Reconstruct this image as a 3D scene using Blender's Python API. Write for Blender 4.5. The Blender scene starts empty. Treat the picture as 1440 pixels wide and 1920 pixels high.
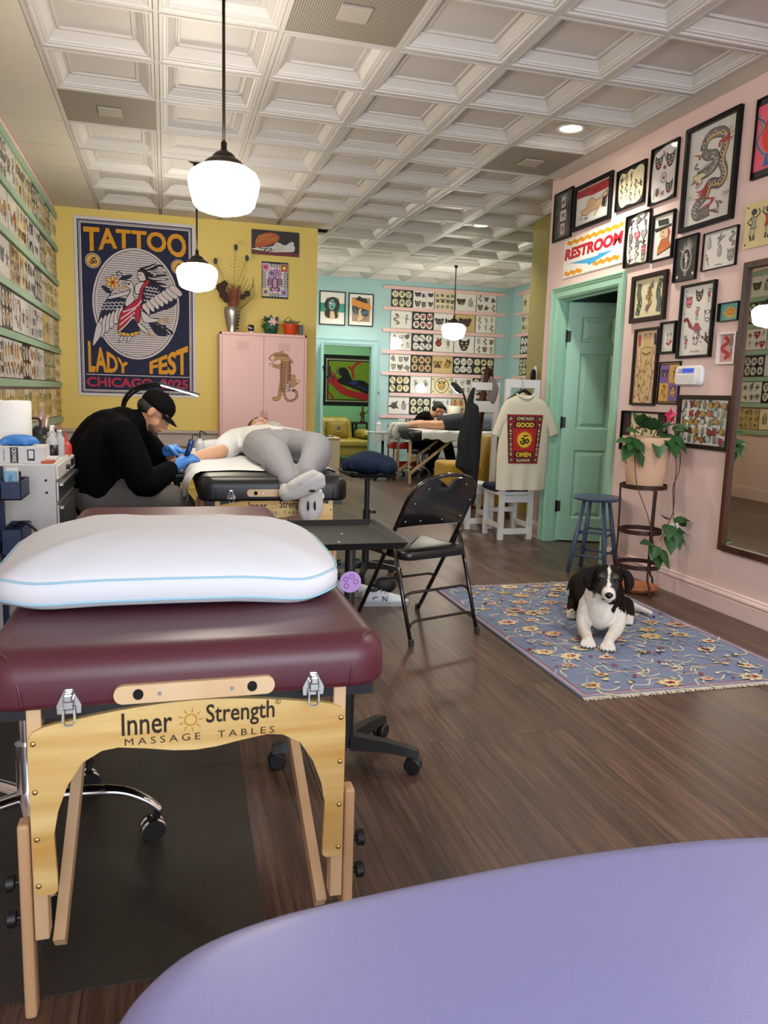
import bpy, bmesh, math, random
from math import sin, cos, pi, radians, sqrt
from mathutils import Matrix, Vector

SC = bpy.context.scene
COL = SC.collection

# ------------------------------------------------------------------ camera
CAM_F, YAW, PITCH, ROLL = 1445.1, 0.27786, 0.15023, 0.02933
CAM_H = 1.217
_cy, _sy, _cp, _sp = cos(YAW), sin(YAW), cos(PITCH), sin(PITCH)
_fwd = Vector((_sy*_cp, _cy*_cp, -_sp)); _rt = Vector((_cy, -_sy, 0)); _up = _rt.cross(_fwd)
_r2 = cos(ROLL)*_rt + sin(ROLL)*_up; _u2 = -sin(ROLL)*_rt + cos(ROLL)*_up
cam_d = bpy.data.cameras.new('camera'); cam = bpy.data.objects.new('camera', cam_d); COL.objects.link(cam)
_m = Matrix((_r2, _u2, -_fwd)).transposed().to_4x4(); _m.translation = (0, 0, CAM_H)
cam.matrix_world = _m
cam_d.sensor_fit = 'VERTICAL'; cam_d.sensor_height = 36.0; cam_d.lens = 36.0*CAM_F/1920.0
cam_d.clip_start = 0.02
cam_d.dof.use_dof = True; cam_d.dof.focus_distance = 4.0; cam_d.dof.aperture_fstop = 11.0
SC.camera = cam

# ------------------------------------------------------------------ view, world, window light
vs = SC.view_settings
vs.view_transform = 'Standard'; vs.look = 'None'; vs.gamma = 1.0; vs.use_curve_mapping = False
vs.exposure = 0.14
try:
    SC.cycles.use_denoising = True
    SC.cycles.max_bounces = 7; SC.cycles.diffuse_bounces = 4; SC.cycles.glossy_bounces = 4
    SC.cycles.transparent_max_bounces = 12; SC.cycles.sample_clamp_indirect = 6.0
    SC.cycles.caustics_reflective = False; SC.cycles.caustics_refractive = False
except Exception:
    pass
world = bpy.data.worlds.new('daylight'); SC.world = world; world.use_nodes = True
world.node_tree.nodes['Background'].inputs[0].default_value = (0.72, 0.84, 1.0, 1)
world.node_tree.nodes['Background'].inputs[1].default_value = 0.9

def area(name, loc, rot, sx, sy, power, color, spread=pi):
    d = bpy.data.lights.new(name, 'AREA'); d.shape = 'RECTANGLE'; d.size = sx; d.size_y = sy
    d.energy = power; d.color = color; d.spread = spread
    o = bpy.data.objects.new(name, d); COL.objects.link(o); o.location = loc; o.rotation_euler = rot
    return o
# storefront daylight behind the camera
area('window_daylight', (0.95, -2.9, 1.55), (radians(90), 0, 0), 3.6, 2.3, 200, (0.80, 0.90, 1.0))

# ------------------------------------------------------------------ materials
def lin(h):
    if isinstance(h, str):
        h = h.lstrip('#'); c = [int(h[i:i+2], 16)/255 for i in (0, 2, 4)]
    else:
        c = [x/255 for x in h]
    return tuple((x/12.92 if x <= .04045 else ((x+.055)/1.055)**2.4) for x in c)
MATS = {}
def mat(name, col, rough=.6, metal=0.0, spec=.5, coat=0.0, coat_rough=.08, emit=None, emit_s=0.0, noise=None, bump=None, alpha=1.0):
    """noise=(scale, amount): soft tonal variation of the thing's own colour; bump=(scale, strength)"""
    if name in MATS: return MATS[name]
    m = bpy.data.materials.new(name); m.use_nodes = True; nt = m.node_tree; b = nt.nodes['Principled BSDF']
    c = lin(col); b.inputs['Base Color'].default_value = (*c, 1)
    b.inputs['Roughness'].default_value = rough; b.inputs['Metallic'].default_value = metal
    b.inputs['Specular IOR Level'].default_value = spec
    b.inputs['Coat Weight'].default_value = coat; b.inputs['Coat Roughness'].default_value = coat_rough
    if alpha < 1: b.inputs['Alpha'].default_value = alpha
    if emit:
        b.inputs['Emission Color'].default_value = (*lin(emit), 1); b.inputs['Emission Strength'].default_value = emit_s
    if noise or bump:
        tc = nt.nodes.new('ShaderNodeTexCoord')
    if noise:
        n = nt.nodes.new('ShaderNodeTexNoise'); n.inputs['Scale'].default_value = noise[0]; n.inputs['Detail'].default_value = 4
        nt.links.new(tc.outputs['Object'], n.inputs['Vector'])
        r = nt.nodes.new('ShaderNodeMix'); r.data_type = 'RGBA'
        k = noise[1]
        r.inputs[6].default_value = (*[max(0, x*(1-k)) for x in c], 1); r.inputs[7].default_value = (*[min(1, x*(1+k)) for x in c], 1)
        nt.links.new(n.outputs['Fac'], r.inputs[0]); nt.links.new(r.outputs[2], b.inputs['Base Color'])
    if bump:
        n2 = nt.nodes.new('ShaderNodeTexNoise'); n2.inputs['Scale'].default_value = bump[0]; n2.inputs['Detail'].default_value = 3
        nt.links.new(tc.outputs['Object'], n2.inputs['Vector'])
        bp = nt.nodes.new('ShaderNodeBump'); bp.inputs['Strength'].default_value = bump[1]; bp.inputs['Distance'].default_value = .004
        nt.links.new(n2.outputs['Fac'], bp.inputs['Height']); nt.links.new(bp.outputs[0], b.inputs['Normal'])
    MATS[name] = m
    return m

def wood(name, c1, c2, scale=6, stretch=(1, 1, .06), rough=.5, coat=0.0, spec=.5):
    if name in MATS: return MATS[name]
    m = bpy.data.materials.new(name); m.use_nodes = True; nt = m.node_tree; b = nt.nodes['Principled BSDF']
    tc = nt.nodes.new('ShaderNodeTexCoord'); mp = nt.nodes.new('ShaderNodeMapping'); mp.inputs['Scale'].default_value = stretch
    n = nt.nodes.new('ShaderNodeTexNoise'); n.inputs['Scale'].default_value = scale; n.inputs['Detail'].default_value = 6; n.inputs['Distortion'].default_value = .6
    r = nt.nodes.new('ShaderNodeValToRGB'); r.color_ramp.elements[0].position = .35; r.color_ramp.elements[1].position = .68
    r.color_ramp.elements[0].color = (*lin(c1), 1); r.color_ramp.elements[1].color = (*lin(c2), 1)
    L = nt.links.new
    L(tc.outputs['Object'], mp.inputs['Vector']); L(mp.outputs[0], n.inputs['Vector']); L(n.outputs['Fac'], r.inputs[0]); L(r.outputs[0], b.inputs['Base Color'])
    b.inputs['Roughness'].default_value = rough; b.inputs['Coat Weight'].default_value = coat; b.inputs['Specular IOR Level'].default_value = spec
    MATS[name] = m
    return m

# ------------------------------------------------------------------ object bookkeeping
WM = {}
def empty(name, loc=(0, 0, 0), rz=0.0):
    o = bpy.data.objects.new(name, None); COL.objects.link(o)
    o.empty_display_size = .05
    o.location = loc; o.rotation_euler = (0, 0, rz)
    WM[o.name] = Matrix.Translation(Vector(loc)) @ Matrix.Rotation(rz, 4, 'Z')
    return o
def tag(o, label=None, cat=None, group=None, kind=None):
    if label: o['label'] = label
    if cat: o['category'] = cat
    if group: o['group'] = group
    if kind: o['kind'] = kind
    return o
def thing(name, label, cat, loc=(0, 0, 0), rz=0.0, group=None):
    return tag(empty(name, loc, rz), label, cat, group)
def copy_tree(o, parent=None):
    c = o.copy(); COL.objects.link(c)
    if parent: c.parent = parent
    for ch in list(o.children): copy_tree(ch, c)
    return c

def nrm(v):
    l = sqrt(sum(x*x for x in v)) or 1.0
    return tuple(x/l for x in v)

class MB:
    def __init__(self): self.v = []; self.f = []; self.m = []
    def add(self, vs, fs, mi=0, M=None):
        b = len(self.v)
        if M is not None: vs = [tuple(M @ Vector(p)) for p in vs]
        self.v += [tuple(p) for p in vs]; self.f += [tuple(b+i for i in f) for f in fs]
        self.m += ([mi]*len(fs) if isinstance(mi, int) else list(mi))
        return self
    def box(self, x0, x1, y0, y1, z0, z1, mi=0, M=None):
        vs = [(x, y, z) for x in (x0, x1) for y in (y0, y1) for z in (z0, z1)]
        return self.add(vs, [(0, 1, 3, 2), (4, 6, 7, 5), (0, 4, 5, 1), (2, 3, 7, 6), (0, 2, 6, 4), (1, 5, 7, 3)], mi, M)
    def bbox(self, x0, x1, y0, y1, z0, z1, b=.004, mi=0, M=None):
        """box with chamfered edges"""
        bm = bmesh.new()
        bmesh.ops.create_cube(bm, size=1)
        for v in bm.verts:
            v.co = ((x0+x1)/2+v.co.x*(x1-x0), (y0+y1)/2+v.co.y*(y1-y0), (z0+z1)/2+v.co.z*(z1-z0))
        b = min(b, .49*min(x1-x0, y1-y0, z1-z0))
        bmesh.ops.bevel(bm, geom=list(bm.edges), offset=b, segments=2, profile=.5, affect='EDGES')
        bm.verts.index_update()
        self.add([v.co[:] for v in bm.verts], [[v.index for v in f.verts] for f in bm.faces], mi, M); bm.free()
        return self
    def tube(self, path, r, mi=0, seg=8, closed=False, caps=True, M=None, flat=1.0):
        P = [Vector(p) for p in path]; n = len(P)
        R = [r]*n if isinstance(r, (int, float)) else list(r)
        T = []
        for i in range(n):
            a = P[(i-1) % n] if (i > 0 or closed) else P[i]; c = P[(i+1) % n] if (i < n-1 or closed) else P[i]
            t = (c-a); T.append(t.normalized() if t.length > 1e-9 else Vector((0, 0, 1)))
        ref = Vector((0, 0, 1)) if abs(T[0].z) < .9 else Vector((1, 0, 0))
        N = (ref - T[0]*ref.dot(T[0])).normalized()
        vs = []; fs = []
        for i in range(n):
            N = (N - T[i]*N.dot(T[i]))
            if N.length < 1e-6: N = T[i].orthogonal()
            N.normalize(); Bn = T[i].cross(N)
            for k in range(seg):
                a = 2*pi*k/seg
                vs.append(P[i] + (N*cos(a)*flat + Bn*sin(a))*R[i])
        rng = n if closed else n-1
        for i in range(rng):
            j = (i+1) % n
            for k in range(seg):
                l = (k+1) % seg
                fs.append((i*seg+k, i*seg+l, j*seg+l, j*seg+k))
        if caps and not closed:
            fs.append(tuple(reversed(range(seg)))); fs.append(tuple((n-1)*seg+k for k in range(seg)))
        return self.add(vs, fs, mi, M)
    def bar(self, a, b, w, h, mi=0, up=(0, 0, 1)):
        """square bar from a to b; w across, h along 'up'"""
        a = Vector(a); b = Vector(b); t = (b-a).normalized(); u = Vector(up); s = t.cross(u)
        if s.length < 1e-4: s = t.cross(Vector((1, 0, 0)))
        s.normalize(); u = s.cross(t)
        vs = []
        for p in (a, b):
            for i, j in ((-1, -1), (1, -1), (1, 1), (-1, 1)): vs.append(p + s*i*w/2 + u*j*h/2)
        return self.add(vs, [(3, 2, 1, 0), (4, 5, 6, 7), (0, 1, 5, 4), (1, 2, 6, 5), (2, 3, 7, 6), (3, 0, 4, 7)], mi)
    def lathe(self, prof, c=(0, 0, 0), seg=24, mi=0, M=None, mis=None):
        vs = []; fs = []; ms = []
        for r, z in prof:
            for k in range(seg):
                a = 2*pi*k/seg; vs.append((c[0]+r*cos(a), c[1]+r*sin(a), c[2]+z))
        for i in range(len(prof)-1):
            for k in range(seg):
                l = (k+1) % seg; fs.append((i*seg+k, i*seg+l, (i+1)*seg+l, (i+1)*seg+k)); ms.append(mis[i] if mis else mi)
        if prof[0][0] > 1e-5: fs.append(tuple(reversed(range(seg)))); ms.append(mis[0] if mis else mi)
        if prof[-1][0] > 1e-5: fs.append(tuple((len(prof)-1)*seg+k for k in range(seg))); ms.append(mis[-1] if mis else mi)
        return self.add(vs, fs, ms, M)
    def ell(self, c, r, seg=16, rings=10, mi=0, M=None):
        vs = []; fs = []
        for i in range(rings+1):
            t = pi*i/rings
            for k in range(seg):
                a = 2*pi*k/seg; vs.append((c[0]+r[0]*sin(t)*cos(a), c[1]+r[1]*sin(t)*sin(a), c[2]+r[2]*cos(t)))
        for i in range(rings):
            for k in range(seg):
                l = (k+1) % seg; fs.append((i*seg+k, (i+1)*seg+k, (i+1)*seg+l, i*seg+l))
        return self.add(vs, fs, mi, M)
    def prism(self, poly, t, mi=0, M=None):
        """polygon in (x, z), thickness t along +y from 0"""
        n = len(poly)
        vs = [(p[0], 0, p[1]) for p in poly]+[(p[0], t, p[1]) for p in poly]
        fs = [tuple(range(n)), tuple(reversed(range(n, 2*n)))]+[(i, i+n, (i+1) % n+n, (i+1) % n) for i in range(n)]
        return self.add(vs, fs, mi, M)
    def slab(self, poly, z0, z1, mi=0, M=None):
        """polygon in (x, y), from z0 to z1"""
        n = len(poly)
        vs = [(p[0], p[1], z0) for p in poly]+[(p[0], p[1], z1) for p in poly]
        fs = [tuple(reversed(range(n))), tuple(range(n, 2*n))]+[(i, (i+1) % n, (i+1) % n+n, i+n) for i in range(n)]
        return self.add(vs, fs, mi, M)
    def rings(self, rows, mi=0, closed=True, cap0=True, cap1=True, M=None):
        """loft equal-length loops"""
        n = len(rows[0]); vs = [p for r in rows for p in r]; fs = []
        for i in range(len(rows)-1):
            for k in range(n if closed else n-1):
                l = (k+1) % n; fs.append((i*n+k, i*n+l, (i+1)*n+l, (i+1)*n+k))
        if cap0: fs.append(tuple(reversed(range(n))))
        if cap1: fs.append(tuple((len(rows)-1)*n+k for k in range(n)))
        return self.add(vs, fs, mi, M)
    def grid(self, fn, nu, nv, mi=0, thick=0.0):
        vs = [fn(i/nu, j/nv) for j in range(nv+1) for i in range(nu+1)]
        fs = [(j*(nu+1)+i, j*(nu+1)+i+1, (j+1)*(nu+1)+i+1, (j+1)*(nu+1)+i) for j in range(nv) for i in range(nu)]
        return self.add(vs, fs, mi)
    def build(self, name, mats, parent=None, world=True, smooth=False, auto=None, mods=None):
        me = bpy.data.meshes.new(name)
        vs = self.v
        if parent is not None and world:
            Mi = WM.get(parent.name)
            if Mi is not None:
                Mi = Mi.inverted(); vs = [tuple(Mi @ Vector(p)) for p in vs]
        me.from_pydata(vs, [], self.f)
        if not isinstance(mats, (list, tuple)): mats = [mats]
        for m in mats: me.materials.append(m)
        me.polygons.foreach_set('material_index', self.m)
        if smooth:
            me.polygons.foreach_set('use_smooth', [True]*len(self.f))
            if auto: me.set_sharp_from_angle(angle=radians(auto))
        me.update()
        o = bpy.data.objects.new(name, me); COL.objects.link(o)
        if parent is not None:
            o.parent = parent; WM[o.name] = WM.get(parent.name, Matrix.Identity(4))
        return o

def rrect(x0, x1, y0, y1, r, n=6):
    """rounded rectangle loop, counter-clockwise"""
    out = []
    for cx, cy, a0 in ((x1-r, y0+r, -90), (x1-r, y1-r, 0), (x0+r, y1-r, 90), (x0+r, y0+r, 180)):
        for i in range(n+1):
            a = radians(a0+90*i/n); out.append((cx+r*cos(a), cy+r*sin(a)))
    return out
def roundbox(mb, x0, x1, y0, y1, z0, z1, rp, rt, rb=.01, n=6, mi=0, M=None):
    """cushion: plan corner radius rp, top edge radius rt, bottom edge radius rb"""
    rows = []
    k = 5
    for i in range(k+1):
        a = pi/2*(1-i/k); ins = rb*(1-cos(a)); z = z0+rb*(1-sin(a))
        rows.append([(x, y, z) for x, y in rrect(x0+ins, x1-ins, y0+ins, y1-ins, max(rp-ins, .004), n)])
    for i in range(k+1):
        a = pi/2*i/k; ins = rt*(1-cos(a)); z = z1-rt*(1-sin(a))
        rows.append([(x, y, z) for x, y in rrect(x0+ins, x1-ins, y0+ins, y1-ins, max(rp-ins, .004), n)])
    mb.rings(rows, mi, M=M)
    return mb
def bez(p0, p1, p2, p3, n=10):
    out = []
    for i in range(n+1):
        t = i/n; s = 1-t
        out.append(tuple(s*s*s*a+3*s*s*t*b+3*s*t*t*c+t*t*t*d for a, b, c, d in zip(p0, p1, p2, p3)))
    return out
def spline(pts, n=6, closed=False):
    """Catmull-Rom through points"""
    P = [tuple(p) for p in pts]; m = len(P); out = []
    for i in range(m if closed else m-1):
        a = P[(i-1) % m] if closed or i > 0 else P[i]; b = P[i]; c = P[(i+1) % m]; d = P[(i+2) % m] if closed or i+2 < m else P[(i+1) % m]
        for k in range(n):
            t = k/n
            out.append(tuple(.5*((2*q)+(-p+r)*t+(2*p-5*q+4*r-s)*t*t+(-p+3*q-3*r+s)*t**3) for p, q, r, s in zip(a, b, c, d)))
    if not closed: out.append(P[-1])
    return out

def blob(name, parts, mats, parent=None, voxel=.012, smooth=6, facemat=None, color=None, extra=None):
    """One continuous surface grown over tapered limbs (chains of (x,y,z,r)) and ellipsoids."""
    mb = MB()
    for p in parts:
        if p[0] == 'limb':
            pts = p[1]; path = [q[:3] for q in pts]; R = [q[3] for q in pts]
            if len(path) > 2:
                s = spline([tuple(q) for q in pts], 4); path = [q[:3] for q in s]; R = [max(q[3], .002) for q in s]
            mb.tube(path, R, seg=14)
            mb.ell(path[0], (R[0],)*3, 12, 8); mb.ell(path[-1], (R[-1],)*3, 12, 8)
        elif p[0] == 'ell':
            M = Matrix.Translation(Vector(p[1]))
            if len(p) > 3: M = M @ p[3]
            mb.ell((0, 0, 0), p[2], 18, 12, M=M)
        elif p[0] == 'mb':
            b = len(mb.v); mb.v += p[1].v; mb.f += [tuple(b+i for i in f) for f in p[1].f]; mb.m += [0]*len(p[1].f)
    me = bpy.data.meshes.new('tmp'); me.from_pydata(mb.v, [], mb.f); me.update()
    o = bpy.data.objects.new('tmp', me); COL.objects.link(o)
    md = o.modifiers.new('r', 'REMESH'); md.mode = 'VOXEL'; md.voxel_size = voxel
    if smooth:
        sm = o.modifiers.new('s', 'SMOOTH'); sm.iterations = smooth; sm.factor = .5
    dg = bpy.context.evaluated_depsgraph_get(); dg.update()
    out = bpy.data.meshes.new_from_object(o.evaluated_get(dg), depsgraph=dg)
    bpy.data.objects.remove(o); bpy.data.meshes.remove(me)
    out.name = name
    out.materials.clear()
    if not isinstance(mats, (list, tuple)): mats = [mats]
    for m in mats: out.materials.append(m)
    if extra: extra(out)
    if facemat:
        out.polygons.foreach_set('material_index', [facemat(p.center) for p in out.polygons])
    else:
        out.polygons.foreach_set('material_index', [0]*len(out.polygons))
    if color:
        ca = out.color_attributes.new('col', 'FLOAT_COLOR', 'POINT')
        for i, v in enumerate(out.vertices): ca.data[i].color = (*color(v.co), 1)
    if parent is not None and parent.name in WM: out.transform(WM[parent.name].inverted())
    out.polygons.foreach_set('use_smooth', [True]*len(out.polygons)); out.update()
    ob = bpy.data.objects.new(name, out); COL.objects.link(ob)
    if parent is not None: ob.parent = parent; WM[ob.name] = WM.get(parent.name, Matrix.Identity(4))
    return ob

# ------------------------------------------------------------------ lettering
_TX = {}
def text_geo(s, bold=0.0, space=1.0):
    """(verts2d, faces, width, height) of a line of text set 1 unit tall in capitals"""
    k = (s, bold, space)
    if k in _TX: return _TX[k]
    cu = bpy.data.curves.new('t', 'FONT'); cu.body = s; cu.size = 1.0; cu.offset = bold; cu.space_character = space; cu.resolution_u = 3
    o = bpy.data.objects.new('t', cu); COL.objects.link(o)
    dg = bpy.context.evaluated_depsgraph_get(); dg.update()
    me = bpy.data.meshes.new_from_object(o.evaluated_get(dg), depsgraph=dg)
    vs = [(v.co.x, v.co.y) for v in me.vertices]; fs = [tuple(p.vertices) for p in me.polygons]
    bpy.data.objects.remove(o); bpy.data.curves.remove(cu); bpy.data.meshes.remove(me)
    if vs:
        x0 = min(v[0] for v in vs); x1 = max(v[0] for v in vs); y0 = min(v[1] for v in vs); y1 = max(v[1] for v in vs)
    else: x0 = y0 = 0; x1 = y1 = 1
    vs = [((v[0]-x0)/(x1-x0), (v[1]-y0)/(y1-y0)) for v in vs]
    _TX[k] = (vs, fs, x1-x0, y1-y0)
    return _TX[k]

# ------------------------------------------------------------------ flat drawing (prints, posters, decals)
class Art:
    """Inked shapes on a sheet, lying in (u, v) metres from its centre; every shape a hair proud of the one below."""
    def __init__(self, eps=.00003): self.v = []; self.f = []; self.m = []; self.mats = []; self.lay = 0; self.eps = eps
    def mi(self, m):
        if m not in self.mats: self.mats.append(m)
        return self.mats.index(m)
    def raw(self, pts, faces, m):
        self.lay += 1; b = len(self.v); d = -self.lay*self.eps
        self.v += [(p[0], d, p[1]) for p in pts]; k = self.mi(m)
        self.f += [tuple(b+i for i in f) for f in faces]; self.m += [k]*len(faces)
        return self
    def poly(self, pts, m):
        if len(pts) < 3: return self
        a = sum(pts[i][0]*pts[(i+1) % len(pts)][1]-pts[(i+1) % len(pts)][0]*pts[i][1] for i in range(len(pts)))
        if a < 0: pts = list(reversed(pts))
        return self.raw(pts, [tuple(range(len(pts)))], m)
    def rect(self, x0, x1, y0, y1, m): return self.poly([(x0, y0), (x1, y0), (x1, y1), (x0, y1)], m)
    def disc(self, cx, cy, rx, ry=None, m=None, n=18, rot=0):
        ry = rx if ry is None else ry; c, s = cos(rot), sin(rot)
        return self.poly([(cx+rx*cos(2*pi*i/n)*c-ry*sin(2*pi*i/n)*s, cy+rx*cos(2*pi*i/n)*s+ry*sin(2*pi*i/n)*c) for i in range(n)], m)
    def ring(self, cx, cy, rx, ry, w, m, n=24):
        pts = []
        for i in range(n+1): a = 2*pi*i/n; pts.append((cx+rx*cos(a), cy+ry*sin(a)))
        for i in range(n, -1, -1): a = 2*pi*i/n; pts.append((cx+(rx-w)*cos(a), cy+(ry-w)*sin(a)))
        k = n+1
        return self.raw(pts, [(i, i+1, 2*k-2-i, 2*k-1-i) for i in range(n)], m)
    def stroke(self, pts, w, m, taper=0, smooth=0):
        if smooth: pts = spline(pts, smooth)
        n = len(pts); L = []; R = []
        for i in range(n):
            a = pts[max(i-1, 0)]; b = pts[min(i+1, n-1)]; dx, dy = b[0]-a[0], b[1]-a[1]; l = sqrt(dx*dx+dy*dy) or 1
            k = i/(n-1) if n > 1 else 0
            ww = w/2*(1-k*.9 if taper == 1 else (sin(pi*min(max(k, .04), .96)) if taper == 2 else 1))
            L.append((pts[i][0]-dy/l*ww, pts[i][1]+dx/l*ww)); R.append((pts[i][0]+dy/l*ww, pts[i][1]-dx/l*ww))
        return self.raw(R+L, [(i, i+1, n+i+1, n+i) for i in range(n-1)], m)
    def shape(self, pts, fill, ink, w, smooth=0):
        """filled shape with an ink outline"""
        if smooth: pts = spline(pts, smooth, True)
        cx = sum(p[0] for p in pts)/len(pts); cy = sum(p[1] for p in pts)/len(pts)
        self.poly(pts, fill)
        return self.stroke(list(pts)+[pts[0]], w, ink)
    def text(self, s, cx, cy, h, m, w=None, bold=0.0, space=1.0, warp=None, rot=0, shear=0):
        vs, fs, tw, th = text_geo(s, bold, space)
        if w is None: w = h*tw/th
        out = []
        for x, y in vs:
            p = ((x-.5)*w+shear*(y-.5)*h, (y-.5)*h)
            if warp: p = warp(x, y, p)
            c, q = cos(rot), sin(rot)
            out.append((cx+p[0]*c-p[1]*q, cy+p[0]*q+p[1]*c))
        return self.raw(out, fs, m)
    def clip(self, w, h):
        self.v = [(max(-w/2, min(w/2, x)), d, max(-h/2, min(h/2, z))) for x, d, z in self.v]
        return self
    def build(self, name, parent=None, M=None):
        me = bpy.data.meshes.new(name)
        vs = self.v if M is None else [tuple(M @ Vector(p)) for p in self.v]
        me.from_pydata(vs, [], self.f)
        for m in self.mats: me.materials.append(m)
        me.polygons.foreach_set('material_index', self.m); me.update()
        o = bpy.data.objects.new(name, me); COL.objects.link(o)
        if parent is not None: o.parent = parent; WM[o.name] = WM.get(parent.name, Matrix.Identity(4))
        return o
# ================================================================== SETTING
CZ = 3.017                                   # ceiling height
XL, XR = -1.053, 3.176                       # left wall, right wall
YM, YB = 8.78, 12.1                          # yellow wall, blue wall
GX = lambda i: -.6315+.6096*i                # ceiling grid lines
GY = lambda j: 4.8118+.6096*j
GREENY = 14.6

def struct(name, mb, mats, **k):
    return tag(mb.build(name, mats, **k), kind='structure')

M_pink = mat('pink wall paint', '#ebcfc8', .55, noise=(2.5, .03), bump=(220, .05))
M_yellow = mat('yellow wall paint', '#e6cd6e', .55, noise=(2, .03), bump=(220, .05))
M_blue = mat('pale blue wall paint', '#a9cdcd', .55, noise=(2, .02))
M_olive = mat('olive wall paint', '#9c9148', .5, noise=(2, .03))
M_green = mat('green wall paint', '#8fcf9c', .55, noise=(2, .03))
M_mint = mat('mint trim paint', '#9fd0b6', .38)
M_bluetrim = mat('pale blue trim paint', '#a3cccc', .4)
M_pinkgloss = mat('pink skirting paint', '#ecd0ca', .4)
M_ceil = mat('ceiling tile white', '#cfccc7', .45)
M_grid = mat('ceiling grid', '#c9c6bf', .5)
M_flat = mat('flat ceiling tile', '#d6cfc0', .7)
M_dark = mat('painted hole shade', '#0a0a0a', .9)

# floor: long vinyl planks running down the room
def floor_mat():
    m = bpy.data.materials.new('dark wood plank floor'); m.use_nodes = True; nt = m.node_tree; b = nt.nodes['Principled BSDF']; L = nt.links.new
    N = nt.nodes.new
    tc = N('ShaderNodeTexCoord')
    mp = N('ShaderNodeMapping'); mp.inputs['Rotation'].default_value = (0, 0, radians(90)); L(tc.outputs['Object'], mp.inputs[0])
    br = N('ShaderNodeTexBrick'); br.inputs['Scale'].default_value = 1; br.inputs['Brick Width'].default_value = 1.22; br.inputs['Row Height'].default_value = .178
    br.inputs['Mortar Size'].default_value = .0012; br.offset = .37; br.inputs['Mortar Smooth'].default_value = .2
    br.inputs['Color1'].default_value = (.0, .0, .0, 1); br.inputs['Color2'].default_value = (1, 1, 1, 1); br.inputs['Mortar'].default_value = (.5, .5, .5, 1)
    L(mp.outputs[0], br.inputs['Vector'])
    mp2 = N('ShaderNodeMapping'); mp2.inputs['Scale'].default_value = (1, .045, 1); L(tc.outputs['Object'], mp2.inputs[0])
    ad = N('ShaderNodeVectorMath'); ad.operation = 'ADD'; L(mp2.outputs[0], ad.inputs[0])
    sc = N('ShaderNodeVectorMath'); sc.operation = 'SCALE'; sc.inputs[3].default_value = 7.0; L(br.outputs['Color'], sc.inputs[0]); L(sc.outputs[0], ad.inputs[1])
    n = N('ShaderNodeTexNoise'); n.inputs['Scale'].default_value = 62; n.inputs['Detail'].default_value = 7; n.inputs['Roughness'].default_value = .65; n.inputs['Distortion'].default_value = .5; L(ad.outputs[0], n.inputs['Vector'])
    n2 = N('ShaderNodeTexNoise'); n2.inputs['Scale'].default_value = 7; n2.inputs['Detail'].default_value = 3; n2.inputs['Distortion'].default_value = 1.2; L(ad.outputs[0], n2.inputs['Vector'])
    mx = N('ShaderNodeMath'); mx.operation = 'MULTIPLY_ADD'; L(n.outputs['Fac'], mx.inputs[0]); mx.inputs[1].default_value = .68; 
    m3 = N('ShaderNodeMath'); m3.operation = 'MULTIPLY'; L(n2.outputs['Fac'], m3.inputs[0]); m3.inputs[1].default_value = .32; L(m3.outputs[0], mx.inputs[2])
    r = N('ShaderNodeValToRGB'); e = r.color_ramp.elements; e[0].position = .33; e[1].position = .66
    e[0].color = (*lin('#2f211a'), 1); e[1].color = (*lin('#775b4a'), 1); k = e.new(.5); k.color = (*lin('#553f34'), 1)
    L(mx.outputs[0], r.inputs[0])
    hs = N('ShaderNodeHueSaturation'); L(r.outputs[0], hs.inputs['Color'])
    vm = N('ShaderNodeMapRange'); vm.inputs[3].default_value = .82; vm.inputs[4].default_value = 1.15; L(br.outputs['Color'], vm.inputs[0]); L(vm.outputs[0], hs.inputs['Value'])
    mm = N('ShaderNodeMix'); mm.data_type = 'RGBA'; L(br.outputs['Fac'], mm.inputs[0]); L(hs.outputs[0], mm.inputs[6]); mm.inputs[7].default_value = (*lin('#1d1512'), 1)
    L(mm.outputs[2], b.inputs['Base Color'])
    rr = N('ShaderNodeMapRange'); rr.inputs[3].default_value = .30; rr.inputs[4].default_value = .46; L(n.outputs['Fac'], rr.inputs[0]); L(rr.outputs[0], b.inputs['Roughness'])
    bp = N('ShaderNodeBump'); bp.inputs['Strength'].default_value = .35; bp.inputs['Distance'].default_value = .003; L(mx.outputs[0], bp.inputs['Height']); L(bp.outputs[0], b.inputs['Normal'])
    b.inputs['Specular IOR Level'].default_value = .5
    return m
M_floor = floor_mat()
struct('floor', MB().box(XL-.2, 6.2, -3.2, 15.2, -.05, 0), M_floor)

# ---- walls
struct('wall_left', MB().box(XL-.12, XL, -3.2, YM-.001, 0, CZ+.1), M_pink)
struct('wall_front', MB().box(XL-.12, -.95, -3.2, -3.05, 0, CZ+.1).box(2.9, XR+.1, -3.2, -3.05, 0, CZ+.1).box(-.95, 2.9, -3.2, -3.05, 0, .35).box(-.95, 2.9, -3.2, -3.05, 2.75, CZ+.1), M_pink)
struct('wall_middle', MB().box(XL-.12, 1.648, YM, YM+.14, 0, CZ+.1), M_yellow)
# pink right wall with the restroom doorway
DY0, DY1, DZ = 5.095, 5.992, 2.05
struct('wall_right', MB().box(XR, XR+.12, -3.2, DY0, 0, CZ+.1).box(XR, XR+.12, DY1, 6.227, 0, CZ+.1).box(XR, XR+.12, DY0, DY1, DZ, CZ+.1)
       .box(XR+.12, 3.67, 6.10, 6.227, 0, CZ+.1), M_pink)
struct('wall_side', MB().box(3.67, 3.80, 6.10, 7.565, 0, CZ+.1).box(3.80, 5.57, 7.44, 7.565, 0, CZ+.1), M_olive)
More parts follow.
